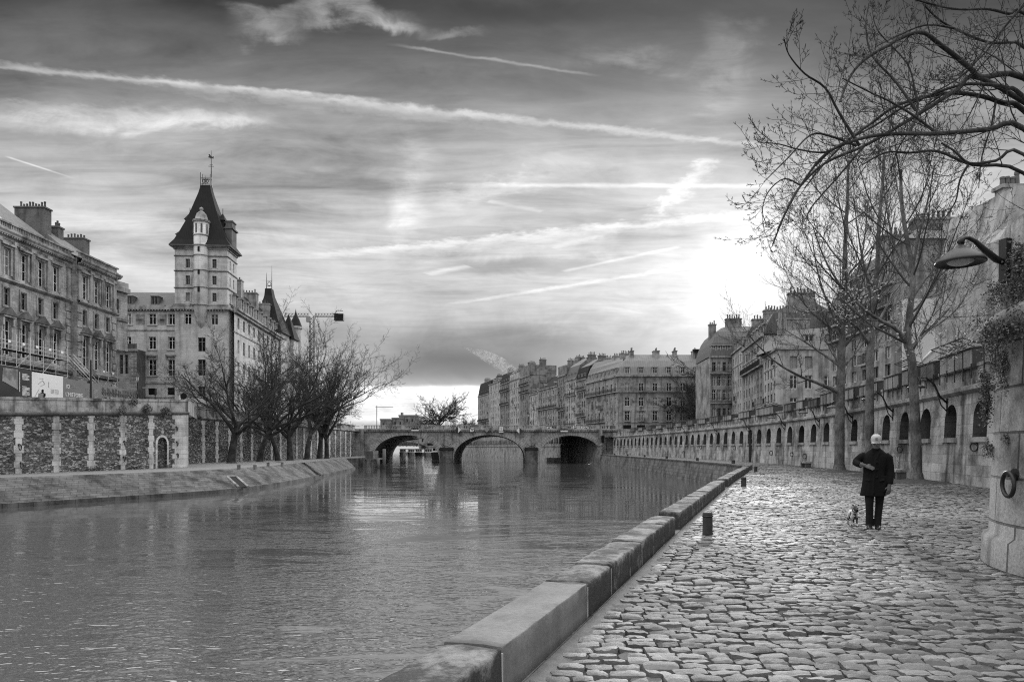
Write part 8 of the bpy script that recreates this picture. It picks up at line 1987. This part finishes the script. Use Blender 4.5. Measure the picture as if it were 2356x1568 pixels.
def piles():
    Y = 120.0; x = (884-CX)/FPX*Y; root = thing('mooring_pile', (x,Y,WZ-.5), 'tall dark mooring pile standing in the river before the left arch', 'pile'); m = MB(); m.smooth = True; m.lathe([(.30,0),(.30,3.95),(.22,4.0),(.001,4.0)],(x,Y,WZ-.5),14); m.build('post', M['wood'], root)
    x2 = (870-CX)/FPX*126; root = thing('mooring_pile', (x2,126,WZ-.5), 'shorter mooring pile beside the pontoon left of the tall one', 'pile'); m = MB(); m.smooth = True; m.lathe([(.26,0),(.26,2.2),(.001,2.25)],(x2,126,WZ-.5),12); m.build('post', M['wood'], root)
    a = (842-CX)/FPX*132; b = (876-CX)/FPX*132; root = thing('landing_stage', (a,132,WZ), 'small wooden landing stage with a cabin end by the left abutment', 'landing stage'); m = MB(); m.box(a,b,130,136,-.75,-.55); m.build('deck', M['wood'], root)
    m = MB(); m.box(a+.1,a+1.6,131,136,-.548,.9); m.build('gangway_box', M['trim_dark'], root)
    for q in (a+.3,(a+b)/2,b-.3): m = MB(); m.lathe([(.18,0),(.18,1.9)],(q,130.4,WZ-.5),10); m.build('post', M['wood'], root)
    m = MB(); m.bar((b-.1,130.2,.2),(a+1.6,130.2,.2),.05); m.bar((b-.1,130.2,-.5),(b-.1,130.2,.25),.05); m.build('guard_rail', M['iron'], root)
    # slot, chain of steps and benches on the left slope
    def on_slope(px,py):
        d = Vector(((px-CX)/FPX,1,(HY-py)/FPX))
        for i in range(3000):
            Y = 40+i*.03; p = Vector((0,0,EYE))+d*Y; a,_ = SLT.at(SLT.sAtY(p.y)); b,_ = SLB.at(SLB.sAtY(p.y)); t = (p.x-a.x)/max(.1,b.x-a.x); zs = lerp(QL,WZ+.16,min(1,max(0,t)))
            if p.z <= zs+.02: return p
        return p
    p0, p1 = on_slope(533,1099), on_slope(560,1123); root = thing('drain_chute', p0, 'dark open drain chute cut into the sloping embankment', 'drain'); d = (p1-p0); s = Vector((-d.y,d.x,0)).normalized()*.42; m = MB()
    up = Vector((0,0,.14)); m.add([tuple(p0+s+up),tuple(p0-s+up),tuple(p1-s+up),tuple(p1+s+up)],[(0,1,2,3)]); m.build('opening', M['dark'], root)
    m = MB()
    for q in (s,-s): m.tube([p0+q+up,p1+q+up],.11,6)
    m.tube([p0+s+up,p0-s+up],.1,6); m.build('rim', M['trim'], root)
    root = thing('iron_ladder', on_slope(698,1066), 'line of short dark iron rungs down the sloping embankment', 'ladder')
    for i in range(12): t = i/11; q = on_slope(lerp(697,733,t),lerp(1066,1094,t)); m = MB(); m.tube([q+Vector((-.3,.1,.09)),q+Vector((.3,-.1,.09))],.07,5); m.build('rung', M['iron'], root)
    for i,(px,py,lab) in enumerate(((568,1079,'low timber bench on the left quay above the drain chute'),(633,1072,'low timber bench on the left quay, right of the first'),(795,1047,'bench at the far end of the left quay by the bridge'))):
        Y = (EYE-QL)*FPX/(py-HY); x = (px-CX)/FPX*Y; root = thing('quay_bench', (x,Y,QL), lab, 'bench', 'benches on the left quay'); m = MB(); m.box(x-.95,x+.95,Y-.2,Y+.2,QL+.4,QL+.5); m.build('seat', M['palewood'], root)
        for sx in (-1,1): m = MB(); m.box(x+sx*.75-.1,x+sx*.75+.1,Y-.17,Y+.17,QL-.02,QL+.398); m.build('leg', M['wood'], root)
piles()
def smoke():
    a, b = P(1193,862,285), P(1066,800,285); root = None; m = MB(); n = 12; rings = []
    for i in range(n+1):
        t = i/n; c = a.lerp(b,t)+Vector((0,0,1.2*math.sin(t*3))); r = .5+2.4*math.sin(math.pi*min(1,(t+.06)**.75))**1.0; rings.append([tuple(c+Vector((0,math.cos(2*math.pi*k/12)*r,0))+Vector((.35,0,.94))*math.sin(2*math.pi*k/12)*r) for k in range(12)])
    m.loft(rings); mt = D.materials.new('thin_steam'); mt.use_nodes = True; nt = NT(mt.node_tree); mt.node_tree.nodes.remove(mt.node_tree.nodes['Principled BSDF']); v = nt.new('ShaderNodeVolumePrincipled'); v.inputs['Color'].default_value = (.95,.95,.95,1)
    g = nt.new('ShaderNodeNewGeometry'); n1 = nt.noise(g.outputs['Position'], .6, 6, .66, 1.2); nt.put(v.inputs['Density'], nt.sstep(n1, .44, .74)*0.36); nt.l.new(v.outputs[0], mt.node_tree.nodes['Material Output'].inputs['Volume'])
    o = m.build('chimney_smoke', mt, None); bm = bmesh.new(); bm.from_mesh(o.data); bmesh.ops.recalc_face_normals(bm, faces=bm.faces); bm.to_mesh(o.data); bm.free(); tag(o, 'pale plume of steam drifting from a rooftop of the house row', 'smoke', None, 'stuff')
smoke()
# people and awnings on the square, too small for parts
def crowd():
    rg = random.Random(3)
    for i,(px,lab) in enumerate(((1390,'tiny dark walker at the right end of the bridge'),(1412,'second tiny walker right of the bridge end'),(1560,'tiny walker on the square before the mansard block'))):
        Y = 172; p = P(px,0,Y); root = thing('person', (p.x,Y,5.8), lab, 'person', None); m = MB(); m.smooth = True; x = p.x
        m.loft([[ (q[0],q[1],q[2]) for q in ell(x,Y,5.8+h,rx,ry,10)] for h,rx,ry in ((.0,.16,.12),(.8,.2,.14),(1.35,.24,.14),(1.48,.08,.08),(1.55,.1,.11),(1.72,.09,.1),(1.78,.03,.03))]); m.build('body', M['coat'], root)
    for i,(px,Y,lab) in enumerate(((1378,172,'street lamp on the square, left one before the mansard block'),(1604,170,'street lamp on the square, right one before the mansard block'))): street_lamp((px-CX)/FPX*Y,Y,STR+1,5.2,lab,'lanterns on the square',1.25)
crowd()
